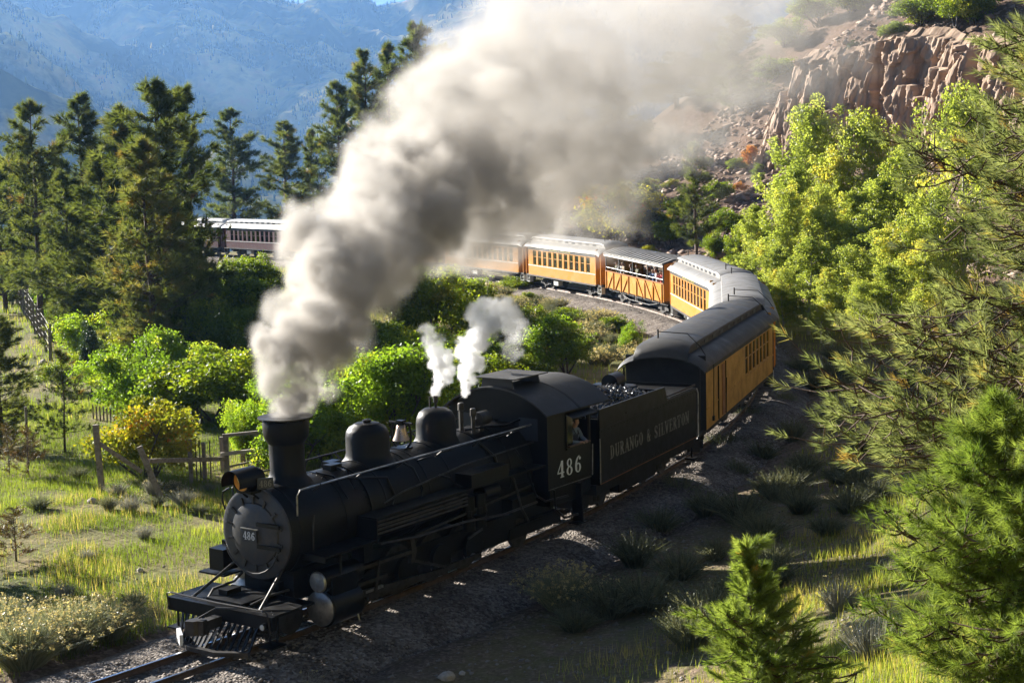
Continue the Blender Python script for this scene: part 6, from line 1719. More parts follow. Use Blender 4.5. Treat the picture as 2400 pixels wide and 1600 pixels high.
for u, v, sc, lb in ((2000, 1520, 1.5, 'silvery grey brush with a few orange flower heads beside the pine sapling'), (1925, 1400, 1.0, 'grey brush half in shadow behind the silvery one'), (2105, 1330, 1.1, 'pale grey brush at the foot of the young pine'), (2125, 1240, 1.0, 'dry grey twigs below the big pine branch')):
    p = on_ground(u * PS, v * PS)
    plant('dry_brush', lb, 'shrub', p, GREYS, sc * px_h(p, 100) / 1.0, None, None, sc * px_h(p, 120))
p = on_ground(2160 * PS, 1430 * PS)
sm = shrub(292, 1.0, 1.0, 60, 40, 0.05, 'leaf_bright', 5, tint0=0.6)
plant('shrub', 'small bright leafed shrub next to the young pine', 'shrub', p, [('stem', sm[0]), ('crown', sm[1])], px_h(p, 110), None, None, px_h(p, 90))

# near pines on the right ------------------------------------------------
def near_pine(name, label, u, d, h, r, seed, mat, vt=None, **kw):
    b = at_y(u * PS, 800, d)
    z0 = gz(b[0], d)
    if vt is not None:
        h = at_y(u * PS, vt * PS, d)[2] - z0
    tm_, cm_ = pine(seed, h, r, mat=mat, **kw)
    return plant(name, label, 'tree', (b[0], d, z0 - 0.1), [('trunk', tm_), ('crown', cm_)], 1.0, 0.0)
near_pine('pine_tree', 'big pine with long needle tufts leaning in from the right side', 2640, 19.0, 10.6, 3.75, 301, 'needle_near', taper=0.9, crown0=0.08, nb=280, tufts=42, per=44, nlen=0.18, nwid=0.011, gap=0.05, tint0=0.6, brown=0.02, trunk_r=0.15, twig=0.11, spread=0.48, limb=0.17, droop=0.12)
near_pine('pine_tree', 'soft bright green young pine in the lower right', 2315, 13.6, None, 1.15, 302, 'needle_young', vt=905, crown0=0.02, nb=110, tufts=22, per=70, nlen=0.14, nwid=0.006, gap=0.1, ragged=0.25, tint0=0.45, brown=0.004, trunk_r=0.05, twig=0.09, spread=0.7, limb=0.25, droop=-0.1)
near_pine('pine_sapling', 'bright green pine sapling standing alone in the sunlit foreground', 1735, 19.5, None, 1.05, 303, 'needle_young', vt=1245, crown0=0.06, nb=66, tufts=17, per=110, nlen=0.13, nwid=0.0075, gap=0.06, ragged=0.15, tint0=0.55, brown=0.015, trunk_r=0.035, twig=0.13, spread=0.5, limb=0.4, droop=-0.45, taper=1.0)

# grass -------------------------------------------------------------------
def grass(name, label, P_, h0, h1, wid, tint):
    g = rng
    n = len(P_)
    a = g.uniform(0, 6.283, n)
    hh = g.uniform(h0, h1, n)
    ln = g.uniform(0.1, 0.5, n)
    d = np.stack([np.cos(a) * ln, np.sin(a) * ln, np.ones(n)], 1)
    sd = np.stack([-np.sin(a), np.cos(a), np.zeros(n)], 1) * wid * g.uniform(0.6, 1.4, n)[:, None]
    V = np.stack([P_ - sd, P_ + sd, P_ + d * hh[:, None]], 1).reshape(-1, 3)
    me = mesh_np(name, V, np.arange(3 * n).reshape(-1, 3), M['grass'], np.repeat(np.clip(tint, 0, 1), 3))
    return tag(obj(name, me), label, 'grass', kind='stuff')

def scatter(n, x0, x1, y0, y1, test, clump=0.0):
    x, y = rng.uniform(x0, x1, n), rng.uniform(y0, y1, n)
    s_, t_ = track_st(x, y)
    dens = fbm(x * 0.55, y * 0.55, 3, 77)
    k = test(x, y, s_, t_) & (rng.uniform(0, 1, n) < np.clip((dens - 0.30) * 3.2, 0.08, 1))
    x, y, s_, t_ = x[k], y[k], s_[k], t_[k]
    return np.stack([x, y, ground(x, y, (s_, t_)) - 0.02], 1), s_, t_
infr = lambda x, y: np.abs(x) < y * 0.36 + 1
P_, s_, t_ = scatter(420000, -27, 4, 27, 66, lambda x, y, s, t: (t < -3.0) & infr(x, y))
patch = fbm(P_[:, 0] * 0.35, P_[:, 1] * 0.35, 3, 88)
grass('meadow_grass', 'sunlit green and straw coloured meadow grass left of the engine', P_, 0.07, 0.30, 0.008, 0.02 + 0.85 * (patch - 0.2) + rng.normal(0, 0.13, len(P_)))
P_, s_, t_ = scatter(90000, -46, 14, 62, 150, lambda x, y, s, t: (t < -3.4) & infr(x, y))
patch = fbm(P_[:, 0] * 0.2, P_[:, 1] * 0.2, 3, 89)
grass('field_grass', 'rough grass of the field and clearing inside the bend', P_, 0.15, 0.5, 0.022, 0.25 + 0.9 * (patch - 0.25) + rng.normal(0, 0.13, len(P_)))
P_, s_, t_ = scatter(170000, -4, 14, 14, 44, lambda x, y, s, t: (t > 5.2 + 2.5 * fbm(x * 0.4, y * 0.4, 2, 90)) & infr(x, y) & (rng.uniform(0, 1, len(x)) < sstep(5, 11, t) + 0.15))
patch = fbm(P_[:, 0] * 0.5, P_[:, 1] * 0.5, 3, 91)
grass('bank_grass', 'thin green and straw coloured grass on the bank in the foreground', P_, 0.10, 0.36, 0.008, 0.35 + 0.9 * (patch - 0.3) + rng.normal(0, 0.15, len(P_)))
P_, s_, t_ = scatter(60000, -24, -2, 29, 58, lambda x, y, s, t: (t < -3.2) & infr(x, y) & (fbm(x * 0.22, y * 0.22, 3, 95) > 0.52))
grass('straw_grass', 'tall dry straw coloured grass in patches across the meadow', P_, 0.2, 0.42, 0.005, 0.84 + rng.normal(0, 0.1, len(P_)))
pts = []
for u, v in ((250, 1170), (300, 1178), (360, 1165), (420, 1160), (460, 1185), (120, 1110), (180, 1100), (90, 1170), (480, 1130), (400, 1125), (330, 1240), (150, 1380), (90, 1400), (230, 1400), (310, 1400), (60, 1440), (200, 1290), (450, 1150), (270, 1140), (350, 1135)):
    pts.append(on_ground(u * PS, v * PS))
sage_at(pts, 'grey green brush growing in the meadow grass left of the engine', 'meadow brush', [SAGE[2], GREYS, SAGE[3]], 0.4, 0.75)
n = 5000
s1 = rng.uniform(-8, 34, n); t1 = rng.uniform(3.2, 12, n)
x, y, h = track(s1)
x, y = x + np.sin(h) * t1, y - np.cos(h) * t1
V, F = stone_cloud(np.stack([x, y, ground(x, y) + 0.005], 1), 0.015 + 0.07 * rng.uniform(0, 1, n) ** 3)
tag(obj('dirt_stones', mesh_np('dirt_stones', V, F, M['gravel'])), 'scattered small stones on the shaded dirt beside the track', 'gravel', kind='stuff')
P_, s_, t_ = scatter(60000, 4, 45, 44, 112, lambda x, y, s, t: (t > 3.5) & infr(x, y))
grass('verge_grass', 'dry grass beside the aspen grove and the shaded track', P_, 0.12, 0.4, 0.02, 0.55 + rng.normal(0, 0.2, len(P_)))

# distant forest ------------------------------------------------------------
n = 80000
x = rng.uniform(-1700, 900, n)
y = 900 + 4100 * rng.uniform(0, 1, n) ** 0.75
k = (np.abs(x) < y * 0.40 + 60) & (x < 0.16 * y)
x, y = x[k], y[k]
den = fbm(x / 170, y / 300, 4, 61)
k = rng.uniform(0, 1, len(x)) < np.clip((den - 0.46) * 7, 0.015, 1)
x, y = x[k], y[k]
n = len(x)
z = mountain_z(x, y)
hh = rng.uniform(6, 15, n)
ww = hh * rng.uniform(0.16, 0.26, n)
tn = np.clip(rng.normal(0.4, 0.2, n), 0, 0.9)
gold = rng.uniform(0, 1, n) < 0.03
tn[gold] = 1.0
a = rng.uniform(0, 6.28, n)
V = np.zeros((n, 6, 3))
for j in range(3):
    V[:, j] = np.stack([x + ww * np.cos(a + 2.094 * j), y + ww * np.sin(a + 2.094 * j), z + hh * 0.08], 1)
V[:, 3] = np.stack([x, y, z + hh], 1)
V[:, 4] = np.stack([x + ww * 0.7 * np.cos(a + 1), y + ww * 0.7 * np.sin(a + 1), z + hh * 0.5], 1)
V[:, 5] = np.stack([x - ww * 0.7 * np.cos(a + 1), y - ww * 0.7 * np.sin(a + 1), z + hh * 0.5], 1)
F = np.array([(0, 1, 3), (1, 2, 3), (2, 0, 3), (4, 5, 3)])
FF = (F[None] + 6 * np.arange(n)[:, None, None]).reshape(-1, 3)
tag(obj('distant_forest', mesh_np('distant_forest', V.reshape(-1, 3), FF, M['far_tree'], np.repeat(tn, 6))), 'far off conifer forest scattered over the blue mountainsides', 'forest', kind='stuff')
# ---------------------------------------------------------------- cliff, rubble, stones
blocks = []
for k in range(12):
    g = np.random.default_rng(400 + k)
    V = np.array([(x, y, z) for x in (-0.5, 0.5) for y in (-0.5, 0.5) for z in (0.0, 1.0)]) + g.uniform(-0.11, 0.11, (8, 3)) * np.array([1, 1, 0.7])
    # a chipped front edge
    mb = MB().add(V, [(0, 1, 3, 2), (4, 6, 7, 5), (0, 4, 5, 1), (2, 3, 7, 6), (0, 2, 6, 4), (1, 5, 7, 3)])
    blocks.append(mb.mesh('rock_block', M['rock']))
# the cliff face follows the step in the hillside
face = []
cs = np.linspace(52, 109, 330)
for s_ in cs:
    x, y, h = track(s_)
    tc_ = 37.5 + 5 * (float(fbm(np.array([s_ * 0.09]), np.array([3.0]), 3, 9)[0]) - 0.5)
    face.append((x + math.sin(h) * tc_, y - math.cos(h) * tc_, h))
cliff = tag(obj('cliff', None), 'pale fractured sandstone cliff band above the rubble slope', 'cliff')
cliff.empty_display_size = 1
rg = np.random.default_rng(5)
for k in range(46):
    i = int(rg.integers(4, 310))
    x, y, h = face[i]
    off = -2.6 - abs(rg.normal(0, 1.2)) if k % 3 else rg.uniform(2.0, 3.2)
    bx, by = x + math.sin(h) * off, y - math.cos(h) * off
    sz_ = rg.uniform(0.35, 1.1)
    obj('rock_block', blocks[rg.integers(12)], cliff, (bx, by, gz(bx, by) - 0.25 * sz_), (rg.normal(0, 0.3), rg.normal(0, 0.3), rg.uniform(0, 6.28)), (sz_, sz_ * rg.uniform(0.6, 1.2), sz_ * rg.uniform(0.5, 1.1)))
# fractured rock wall: upright cells of two sizes, each standing out or back and tilted a little
def cells(u, v, cu, cv, seed):
    """nearest jittered cell: returns a random number and the local offset from the cell centre"""
    iu, iv = np.floor(u / cu).astype(int), np.floor(v / cv).astype(int)
    best = np.full(u.shape, 1e9); rid_ = np.zeros(u.shape); du = np.zeros(u.shape); dv_ = np.zeros(u.shape)
    for a_ in (-1, 0, 1):
        for b_ in (-1, 0, 1):
            ci, cj = iu + a_, iv + b_
            def hs(k):
                n_ = (ci * 374761393 + cj * 668265263 + (seed + k) * 982451653) & 0xffffffff
                n_ = ((n_ ^ (n_ >> 13)) * 1274126177) & 0xffffffff
                return ((n_ ^ (n_ >> 16)) & 0xffff) / 65535.0
            pu, pv = (ci + hs(0)) * cu, (cj + hs(1)) * cv
            d_ = np.abs(u - pu) / cu + 0.8 * np.abs(v - pv) / cv
            m_ = d_ < best
            best = np.where(m_, d_, best); rid_ = np.where(m_, hs(2), rid_); du = np.where(m_, u - pu, du); dv_ = np.where(m_, v - pv, dv_)
    return rid_, du, dv_
ns, nz = 960, 72
sv_ = np.linspace(46, 105.5, ns)
xs_, ys_, hs_ = track(sv_)
tcv_ = 37.5 + 5 * (fbm(sv_ * 0.09, sv_ * 0 + 3.0, 3, 9) - 0.5)
fx, fy = xs_ + np.sin(hs_) * tcv_, ys_ - np.cos(hs_) * tcv_
arc = np.concatenate([[0], np.cumsum(np.hypot(np.diff(fx), np.diff(fy)))])
zb = ground(fx - np.sin(hs_) * 2.6, fy + np.cos(hs_) * 2.6) - 1.0
zt = ground(fx + np.sin(hs_) * 2.8, fy - np.cos(hs_) * 2.8) + 0.1
A2, F2 = np.meshgrid(arc, np.linspace(0, 1, nz), indexing='ij')
Zh = F2 * (zt - zb)[:, None]
warp = 1.2 * (fbm(A2 * 0.5, Zh * 0.5, 3, 71) - 0.5)
r1_, u1, v1 = cells(A2 + warp, Zh + warp, 2.6, 4.5, 1)
r2_, u2, v2 = cells(A2 + 0.5 * warp, Zh - warp, 0.75, 2.0, 2)
r3_, u3, v3 = cells(A2, Zh + warp, 0.3, 0.7, 3)
off = -2.2 + 2.2 * F2 ** 1.3 + 2.2 * (r1_ - 0.5) + 0.9 * (r2_ - 0.5) + 0.22 * (r3_ - 0.5) + 0.25 * (r1_ - 0.5) * u1 + 0.5 * (r2_ - 0.5) * u2 + 0.12 * v2
off = np.where(F2 > 0.93, np.maximum(off, 0.4 + 12 * (F2 - 0.93)), off)
V = np.stack([fx[:, None] + np.sin(hs_)[:, None] * off, fy[:, None] - np.cos(hs_)[:, None] * off, zb[:, None] + Zh + 0.3 * (r2_ - 0.5)], -1)
obj('cliff_face', mesh_np('cliff_face', V.reshape(-1, 3), grid_faces(nz, ns), M['rock']), cliff)

n = 15000
s_ = rng.uniform(52, 118, n)
t_ = rng.uniform(11, 48, n)
x, y, h = track(s_)
x, y = x + np.sin(h) * t_, y - np.cos(h) * t_
sz = 0.07 + 0.6 * rng.uniform(0, 1, n) ** 4
z = ground(x, y)
V, F = stone_cloud(np.stack([x, y, z], 1), sz, 0.6)
tag(obj('rubble', mesh_np('rubble', V, F, M['rubble'])), 'reddish brown broken rock strewn down the slope below the cliff', 'rubble', kind='stuff')
def rock_mesh(seed):
    g = np.random.default_rng(seed)
    mb = MB()
    rows = []
    for i in range(5):
        el = R(-80 + 160 * i / 4)
        rows.append([(math.cos(el) * math.cos(a) * g.uniform(0.8, 1.15), math.cos(el) * math.sin(a) * g.uniform(0.8, 1.15), 0.65 * math.sin(el) * g.uniform(0.85, 1.1)) for a in np.linspace(0, 6.283, 9)[:-1]])
    return mb.loft(rows, True, True).mesh('stone', M['stone_pale'], 40)
rks = [rock_mesh(500 + i) for i in range(3)]
for i, (u, v, px_, lb) in enumerate(((1028, 1565, 46, 'tan stone lying in the shaded dirt at the lower edge'), (1062, 1553, 22, 'little stone touching the tan one in the shaded dirt'), (1390, 1368, 16, 'pale chip of rock beside the lone sagebrush'), (322, 1318, 22, 'pale stone in the meadow grass near the engine'), (212, 1155, 26, 'pale rock in the grass by the leaning fence post'), (100, 838, 26, 'grey boulder at the end of the wire fence'), (1420, 1380, 12, 'tiny stone in the dirt beside the pale chip'))):
    p = on_ground(u * PS, v * PS)
    s1 = px_h(p, px_) / 2
    tag(obj('stone', rks[i % 3], None, (p[0], p[1], p[2] + s1 * 0.25), (0.1, 0.05, i * 1.7), (s1, s1 * 0.8, s1)), lb, 'rock')
for i, (u, v, px_) in enumerate(((1790, 470, 30), (1830, 500, 26), (1770, 510, 18), (1900, 470, 24), (1650, 520, 16), (1845, 455, 20))):
    p = on_ground(u * PS, v * PS)
    s1 = px_h(p, px_) / 2
    tag(obj('boulder', rks[i % 3], None, (p[0], p[1], p[2] + s1 * 0.2), (0.2, 0.1, i * 2.1), (s1, s1, s1 * 0.8)), 'pale boulder lying on the rubble slope near the aspens', 'rock', 'slope boulders')

# ---------------------------------------------------------------- broken fence, gate, wire fences
def post_at(u, vb, vt, du=0, w=0.13, name='fence_post', label=None, parent=None):
    """wooden post from its foot pixel up to its top pixel (same distance)"""
    p = on_ground(u * PS, vb * PS)
    q = at_y((u + du) * PS, vt * PS, p[1])
    return p, q
fn = thing('broken_fence', 'broken weathered timber fence with leaning posts and fallen rails in the meadow', 'fence', (0, 0, 0))
a0, a1 = post_at(236, 1135, 975, -17)
b0, b1 = post_at(378, 1145, 1025, -58)
MB().bar(tuple(a0 - [0, 0, 0.3]), tuple(a1), 0.16, 0.16).build('post', M['wood_grey'], fn)
MB().bar(tuple(b0 - [0.05, 0, 0.2]), tuple(b1), 0.15, 0.15).build('leaning_post', M['wood_grey'], fn)
r0 = a0 + (a1 - a0) * 0.75
r1 = at_y(326 * PS, 1083 * PS, a0[1] + 0.3)
MB().bar(tuple(r0), tuple(r1), 0.12, 0.12).build('fallen_rail', M['wood_grey'], fn)
gp, gq = post_at(518, 1092, 1000)
h0 = at_y(344 * PS, 1058 * PS, b0[1] + 0.1)
h1 = at_y(520 * PS, 1053 * PS, gp[1])
MB().bar(tuple(h0), tuple(h1), 0.13, 0.13).build('rail', M['wood_grey'], fn)
gt = thing('fence_gate_frame', 'timber gate frame with two rails next to the smoke stack', 'gate', (0, 0, 0))
k0, k1 = post_at(588, 1088, 992)
m0, m1 = post_at(556, 1070, 1002)
l0, l1 = post_at(509, 1085, 1003)
for p0, p1 in ((gp, gq), (k0, k1), (m0, m1), (l0, l1)):
    MB().bar((p1[0], p1[1], p0[2] - 0.3), tuple(p1), 0.15, 0.15).build('post', M['wood_grey'], gt)
MB().bar(tuple(gq + [-0.1, 0, 0.0]), tuple(k1 + [0.1, 0, 0.0]), 0.12, 0.1).build('top_rail', M['wood_grey'], gt)
c0 = gp + (gq - gp) * 0.55
c1 = k0 + (k1 - k0) * 0.58
MB().bar(tuple(c0 - [0.15, 0.12, 0]), tuple(c1 - [0, 0.12, 0]), 0.11, 0.11).build('middle_rail', M['stone_pale'], gt)
MB().bar(tuple(gp + (gq - gp) * 0.2), tuple(k0 + (k1 - k0) * 0.32), 0.06, 0.06).build('brace', M['wood_grey'], gt)
wf = thing('wire_mesh_fence', 'wire mesh fence on wooden and thin steel posts left of the gate frame', 'fence', (0, 0, 0))
wp = []
for u, vb, vt, th_ in ((440, 1108, 1008, 0.12), (453, 1108, 1012, 0.035), (462, 1107, 1010, 0.035), (471, 1106, 1015, 0.11), (485, 1100, 1010, 0.035)):
    p0, p1 = post_at(u, vb, vt)
    p1 = np.array([p0[0], p0[1], p1[2]])
    MB().bar(tuple(p0 - [0, 0, 0.3]), tuple(p1), th_, th_).build('post', M['wood_grey'] if th_ > 0.05 else M['dark_steel'], wf)
    wp.append((p0, p1))
wp.append((gp, np.array([gp[0], gp[1], gq[2]])))
for k in range(9):
    f = 0.08 + 0.86 * k / 8
    pts_ = []
    for (p0, p1) in wp:
        pts_.append(tuple(p0 + (p1 - p0) * f))
    MB().tube(pts_, 0.007, 4, False).build('wire', M['wire'], wf)
a_, b_ = wp[2][0], wp[-1][0]
for k in range(14):
    q = a_ + (b_ - a_) * (k + 0.5) / 14
    MB().tube([(q[0], q[1], q[2] + 0.1), (q[0] + 0.01, q[1], q[2] + 1.35)], 0.006, 4, False).build('mesh_wire', M['wire'], wf)
lf = thing('wire_fence', 'long straight wire fence on wooden posts running down the left field', 'fence', (0, 0, 0))
A_, B_ = on_ground(18 * PS, 660 * PS), on_ground(116 * PS, 828 * PS)
tops = []
for k in range(17):
    f = (k / 16)
    q = A_ + (B_ - A_) * f
    q[2] = gz(q[0], q[1])
    hgt = 2.0 + rng.normal(0, 0.06)
    MB().bar((q[0], q[1], q[2] - 0.3), (q[0] + rng.normal(0, 0.03), q[1], q[2] + hgt), 0.14, 0.14).build('post', M['wood_grey'], lf)
    tops.append(q)
for hz in (0.4, 0.8, 1.2, 1.6, 1.9):
    MB().tube([(q[0], q[1], q[2] + hz) for q in tops], 0.006, 4, False).build('wire', M['wire'], lf)
pk = thing('picket_fence', 'short stretch of thin grey stakes behind the yellow shrub', 'fence', (0, 0, 0))
for k in range(9):
    p0 = on_ground((215 + k * 8) * PS, (965 + k * 1.5) * PS)
    MB().bar((p0[0], p0[1], p0[2] - 0.2), (p0[0], p0[1], p0[2] + px_h(p0, 34)), 0.05, 0.05).build('stake', M['wood_grey'], pk)
p0 = on_ground(66 * PS, 1070 * PS)
o = MB().tube([(0, 0, -0.3), (0.02, 0, px_h(p0, 140))], 0.045, 8).build('marker_post', M['wood_grey'])
o.location = p0
tag(o, 'thin grey post standing alone between the small pines', 'post')
# ---------------------------------------------------------------- smoke and steam
def volume_mat(name, color, aniso, dens_scale=1.0, absorb=(0.0, 0.0, 0.0), det=9.0, damount=0.5):
    m, N, L = new_mat(name)
    v = N.new('ShaderNodeVolumePrincipled')
    v.inputs['Color'].default_value = (*color, 1)
    v.inputs['Anisotropy'].default_value = aniso
    v.inputs['Absorption Color'].default_value = (*absorb, 1)
    a = N.new('ShaderNodeAttribute'); a.attribute_name = 'density'
    mu = N.new('ShaderNodeMath'); mu.operation = 'MULTIPLY'; mu.inputs[1].default_value = dens_scale
    L.new(a.outputs['Fac'], mu.inputs[0])
    L.new(mu.outputs[0], v.inputs['Density'])
    o = N.new('ShaderNodeOutputMaterial'); L.new(v.outputs[0], o.inputs['Volume'])
    return m

def plume(name, label, cat, axis, mat, voxel, puffs=6, soft=0.35, seed=0, jitter=0.35, split=None):
    """axis: rows of (x, y, z, radius, density). A hull of puffs is filled with a fog of billows on a voxel grid."""
    g = np.random.default_rng(seed)
    A = np.array(axis, float)
    d = np.concatenate([[0], np.cumsum(np.linalg.norm(np.diff(A[:, :3], axis=0), axis=1))])
    pos, rad, den = [], [], []
    t = 0.0
    while t < d[-1]:
        c = np.array([np.interp(t, d, A[:, k]) for k in range(5)])
        npf = 1 if t < 0.4 else puffs
        for k in range(npf):
            off = unit(g.normal(size=3)) * c[3] * jitter * (g.uniform() ** 0.5) * (0 if t < 0.4 else 1) * 1.6
            pos.append(c[:3] + off); rad.append(c[3] * g.uniform(0.45, 0.8) if npf > 1 else c[3]); den.append(c[4] * g.uniform(0.7, 1.3))
        t += c[3] * 0.55
    pos, rad, den = np.array(pos), np.array(rad), np.array(den)
    # base mesh: one octahedron per puff
    ov = np.array([(1, 0, 0), (-1, 0, 0), (0, 1, 0), (0, -1, 0), (0, 0, 1), (0, 0, -1)], float)
    of = np.array([(0, 2, 4), (2, 1, 4), (1, 3, 4), (3, 0, 4), (2, 0, 5), (1, 2, 5), (3, 1, 5), (0, 3, 5)])
    org = pos[0].copy()
    n_ = len(pos)
    V = ((pos - org)[:, None] + ov[None] * rad[:, None, None] * 0.6).reshape(-1, 3)
    F = (of[None] + 6 * np.arange(n_)[:, None, None]).reshape(-1, 3)
    me = mesh_np(name, V, F, mat)
    for nm, val, tp in (('ctr', np.repeat(pos - org, 6, 0), 'FLOAT_VECTOR'), ('rad', np.repeat(rad, 6), 'FLOAT'), ('den', np.repeat(den, 6), 'FLOAT')):
        at_ = me.attributes.new(nm, tp, 'POINT')
        at_.data.foreach_set('vector' if tp == 'FLOAT_VECTOR' else 'value', val.astype(np.float32).ravel())
    o = obj(name, me, None, org)
    if split:
        # the lower half, nearer the stack, is resolved more finely
        o2 = obj('upper_' + name.split('_')[0], me, o)
    lo = (pos - org - rad[:, None] * 1.25).min(0)
    hi = (pos - org + rad[:, None] * 1.25).max(0)
    res = np.maximum(8, np.ceil((hi - lo) / voxel)).astype(int)
    jobs = [(o, lo, hi, voxel)]
    if split:
        zs_ = split[0] - org[2]
        low = (pos - org)[:, 2] - rad * 1.25 < zs_
        l2 = (pos - org - rad[:, None] * 1.25)[low].min(0)
        h2 = (pos - org + rad[:, None] * 1.25)[low].max(0)
        jobs = [(o, l2, np.array([h2[0], h2[1], zs_ + 0.9]), split[1]), (o2, np.array([lo[0], lo[1], zs_ - 0.9]), hi, voxel)]
    for target, lo, hi, vx in jobs:
        res = np.maximum(8, np.ceil((hi - lo) / vx)).astype(int)
        print('grid', name, res, res.prod() / 1e6)
        ng = bpy.data.node_groups.new(name + '_fog', 'GeometryNodeTree')
        ng.interface.new_socket('Geometry', in_out='INPUT', socket_type='NodeSocketGeometry')
        ng.interface.new_socket('Geometry', in_out='OUTPUT', socket_type='NodeSocketGeometry')
        N, L = ng.nodes, ng.links
        gi, go = N.new('NodeGroupInput'), N.new('NodeGroupOutput')
        ps = N.new('GeometryNodeInputPosition')
        # warp the sample position so that the puffs get cauliflower edges
        def noise(scale, detail, ds):
            nn = N.new('ShaderNodeTexNoise')
            nn.inputs['Scale'].default_value = scale
            nn.inputs['Detail'].default_value = detail
            nn.inputs['Roughness'].default_value = 0.62
            ad = N.new('ShaderNodeVectorMath'); ad.operation = 'ADD'; ad.inputs[1].default_value = (ds, ds * 2, ds * 3)
            L.new(ps.outputs[0], ad.inputs[0]); L.new(ad.outputs[0], nn.inputs['Vector'])
            return nn
        def named(nm, tp):
            a = N.new('GeometryNodeInputNamedAttribute'); a.data_type = tp; a.inputs['Name'].default_value = nm
            return a
        nrs = N.new('GeometryNodeSampleNearest')
        L.new(gi.outputs[0], nrs.inputs['Geometry'])
        nv = noise(0.9 / max(0.3, float(np.median(rad))), 3, 3.0)
        sub = N.new('ShaderNodeVectorMath'); sub.operation = 'SUBTRACT'; sub.inputs[1].default_value = (0.5, 0.5, 0.5)
        L.new(nv.outputs['Color'], sub.inputs[0])
        ra = named('rad', 'FLOAT')
        si0 = N.new('GeometryNodeSampleIndex'); si0.data_type = 'FLOAT'
        nr0 = N.new('GeometryNodeSampleNearest'); L.new(gi.outputs[0], nr0.inputs['Geometry'])
        L.new(gi.outputs[0], si0.inputs['Geometry']); L.new(ra.outputs['Attribute'], si0.inputs['Value']); L.new(nr0.outputs[0], si0.inputs['Index'])
        amp = N.new('ShaderNodeMath'); amp.operation = 'MULTIPLY'; amp.inputs[1].default_value = 1.5
        L.new(si0.outputs[0], amp.inputs[0])
        scl = N.new('ShaderNodeVectorMath'); scl.operation = 'SCALE'; L.new(sub.outputs[0], scl.inputs[0]); L.new(amp.outputs[0], scl.inputs['Scale'])
        wp_ = N.new('ShaderNodeVectorMath'); wp_.operation = 'ADD'; L.new(ps.outputs[0], wp_.inputs[0]); L.new(scl.outputs[0], wp_.inputs[1])
        L.new(wp_.outputs[0], nrs.inputs['Sample Position'])
        def sample(nm, tp):
            a = named(nm, tp)
            s = N.new('GeometryNodeSampleIndex'); s.data_type = tp
            L.new(gi.outputs[0], s.inputs['Geometry']); L.new(a.outputs['Attribute'], s.inputs['Value']); L.new(nrs.outputs[0], s.inputs['Index'])
            return s
        c_, r_, d_ = sample('ctr', 'FLOAT_VECTOR'), sample('rad', 'FLOAT'), sample('den', 'FLOAT')
        ds = N.new('ShaderNodeVectorMath'); ds.operation = 'DISTANCE'; L.new(wp_.outputs[0], ds.inputs[0]); L.new(c_.outputs[0], ds.inputs[1])
        dv = N.new('ShaderNodeMath'); dv.operation = 'DIVIDE'; L.new(ds.outputs['Value'], dv.inputs[0]); L.new(r_.outputs[0], dv.inputs[1])
        n2 = noise(noise_p[0], noise_p[2], 11.0)
        m2 = N.new('ShaderNodeMath'); m2.operation = 'MULTIPLY_ADD'; m2.inputs[1].default_value = noise_p[1] * 2; m2.inputs[2].default_value = -noise_p[1]
        L.new(n2.outputs['Factor'] if 'Factor' in n2.outputs else n2.outputs[0], m2.inputs[0])
        dd = N.new('ShaderNodeMath'); dd.operation = 'ADD'; L.new(dv.outputs[0], dd.inputs[0]); L.new(m2.outputs[0], dd.inputs[1])
        mr = N.new('ShaderNodeMapRange'); mr.interpolation_type = 'SMOOTHSTEP'
        mr.inputs[1].default_value = 1.0; mr.inputs[2].default_value = 1.0 - soft; mr.inputs[3].default_value = 0.0; mr.inputs[4].default_value = 1.0
        L.new(dd.outputs[0], mr.inputs[0])
        de = N.new('ShaderNodeMath'); de.operation = 'MULTIPLY'; L.new(mr.outputs[0], de.inputs[0]); L.new(d_.outputs[0], de.inputs[1])
        if split:
            # the two grids cross-fade over 1.4 m so that their sum stays even
            sx = N.new('ShaderNodeSeparateXYZ'); L.new(ps.outputs[0], sx.inputs[0])
            fd = N.new('ShaderNodeMapRange'); L.new(sx.outputs[2], fd.inputs[0])
            fd.inputs[1].default_value = float(zs_ - 0.7); fd.inputs[2].default_value = float(zs_ + 0.7)
            fd.inputs[3].default_value, fd.inputs[4].default_value = (1.0, 0.0) if target is o else (0.0, 1.0)
            d2 = N.new('ShaderNodeMath'); d2.operation = 'MULTIPLY'; L.new(de.outputs[0], d2.inputs[0]); L.new(fd.outputs[0], d2.inputs[1])
            de = d2
        vc = N.new('GeometryNodeVolumeCube')
        L.new(de.outputs[0], vc.inputs['Density'])
        vc.inputs['Min'].default_value = tuple(lo); vc.inputs['Max'].default_value = tuple(hi)
        for k, nm in enumerate(('Resolution X', 'Resolution Y', 'Resolution Z')):
            vc.inputs[nm].default_value = int(res[k])
        sm = N.new('GeometryNodeSetMaterial'); sm.inputs['Material'].default_value = mat
        L.new(vc.outputs[0], sm.inputs[0]); L.new(sm.outputs[0], go.inputs[0])
        md = target.modifiers.new('fog', 'NODES'); md.node_group = ng
    return tag(o, label, cat, kind='stuff')
noise_p = (1.0, 0.62, 6.0)
M['smoke'] = volume_mat('coal_smoke', (0.60, 0.575, 0.54), 0.3, 1.0)
M['steam'] = volume_mat('white_steam', (0.998, 0.998, 0.998), 0.3, 0.75)
ax = []
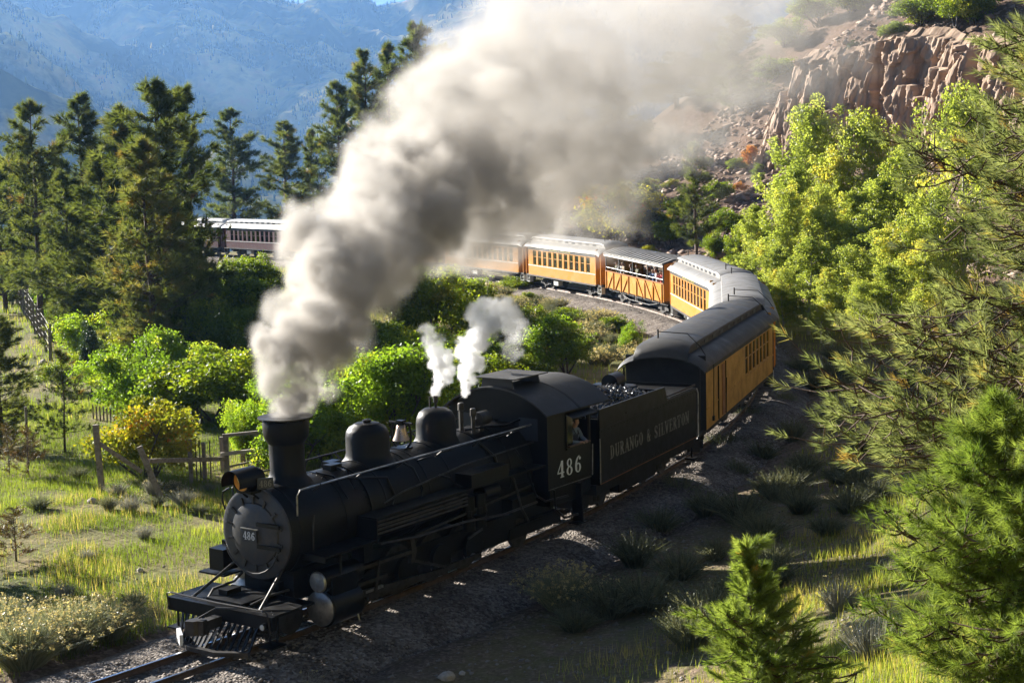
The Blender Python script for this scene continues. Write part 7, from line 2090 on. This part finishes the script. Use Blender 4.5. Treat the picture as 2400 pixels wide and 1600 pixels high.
for u, v, d, r_, dn in ((671, 985, 32.15, 0.40, 2.6), (680, 935, 32.3, 0.55, 2.4), (698, 885, 32.6, 0.8, 2.2), (732, 810, 33.2, 1.15, 2.0), (760, 730, 34.3, 1.45, 1.9), (812, 630, 36, 1.8, 1.7), (880, 535, 38.5, 2.2, 1.5), (1000, 425, 42, 2.6, 1.3), (1160, 330, 47, 3.5, 0.9), (1325, 232, 53, 4.5, 0.65), (1500, 140, 60, 5.6, 0.45), (1680, 40, 68, 6.8, 0.28), (1850, -70, 77, 7.6, 0.16), (2030, -220, 88, 8.0, 0.05)):
    q = at_y(u, v, d)
    ax.append((*q, r_, dn))
plume('smoke_plume', 'thick grey brown coal smoke rolling back from the smoke stack over the train', 'smoke', ax, M['smoke'], 0.21, seed=3, soft=0.45, split=(11.0, 0.10))
noise_p = (3.0, 0.75, 5.0)
def jet(pts, name, label, sd):
    ax = [(*at_y(u * PS, v * PS, d), r_, dn) for u, v, d, r_, dn in pts]
    plume(name, label, 'steam', ax, M['steam'], 0.07, puffs=4, seed=sd, jitter=0.4)
jet([(1068, 905, 37.3, 0.09, 9), (1070, 880, 37.4, 0.2, 7), (1076, 830, 37.6, 0.34, 5), (1095, 775, 38, 0.46, 4), (1125, 735, 38.5, 0.52, 3), (1160, 722, 39, 0.5, 2.6), (1185, 750, 39.4, 0.45, 1.3), (1185, 800, 39.6, 0.4, 0.7)], 'steam_jet', 'white steam jet shooting up in front of the cab', 11)
jet([(998, 900, 36.4, 0.16, 4.0), (1015, 860, 36.6, 0.28, 4.5), (1022, 825, 36.7, 0.34, 4.0), (1000, 795, 36.9, 0.3, 3), (985, 755, 37.2, 0.26, 1.6)], 'steam_wisp', 'thin white steam curling up behind the second dome', 12)

# ---------------------------------------------------------------- haze
lowest = min(float(ZM.min()), float(ZZ.min())) - 2
highest = float(ZM.max()) + 60
hz = MB().box(mx_.min() - 60, mx_.max() + 60, my_.min() - 60, my_.max() + 60, lowest, highest).build('haze', None)
m, N, L = new_mat('blue_haze')
v = N.new('ShaderNodeVolumePrincipled')
v.inputs['Color'].default_value = (0.26, 0.52, 1.0, 1)
v.inputs['Density'].default_value = 0.8e-4
v.inputs['Anisotropy'].default_value = 0.35
o_ = N.new('ShaderNodeOutputMaterial')
L.new(v.outputs[0], o_.inputs['Volume'])
hz.data.materials.append(m)
tag(hz, 'blue haze filling the valley air', 'haze', kind='stuff')
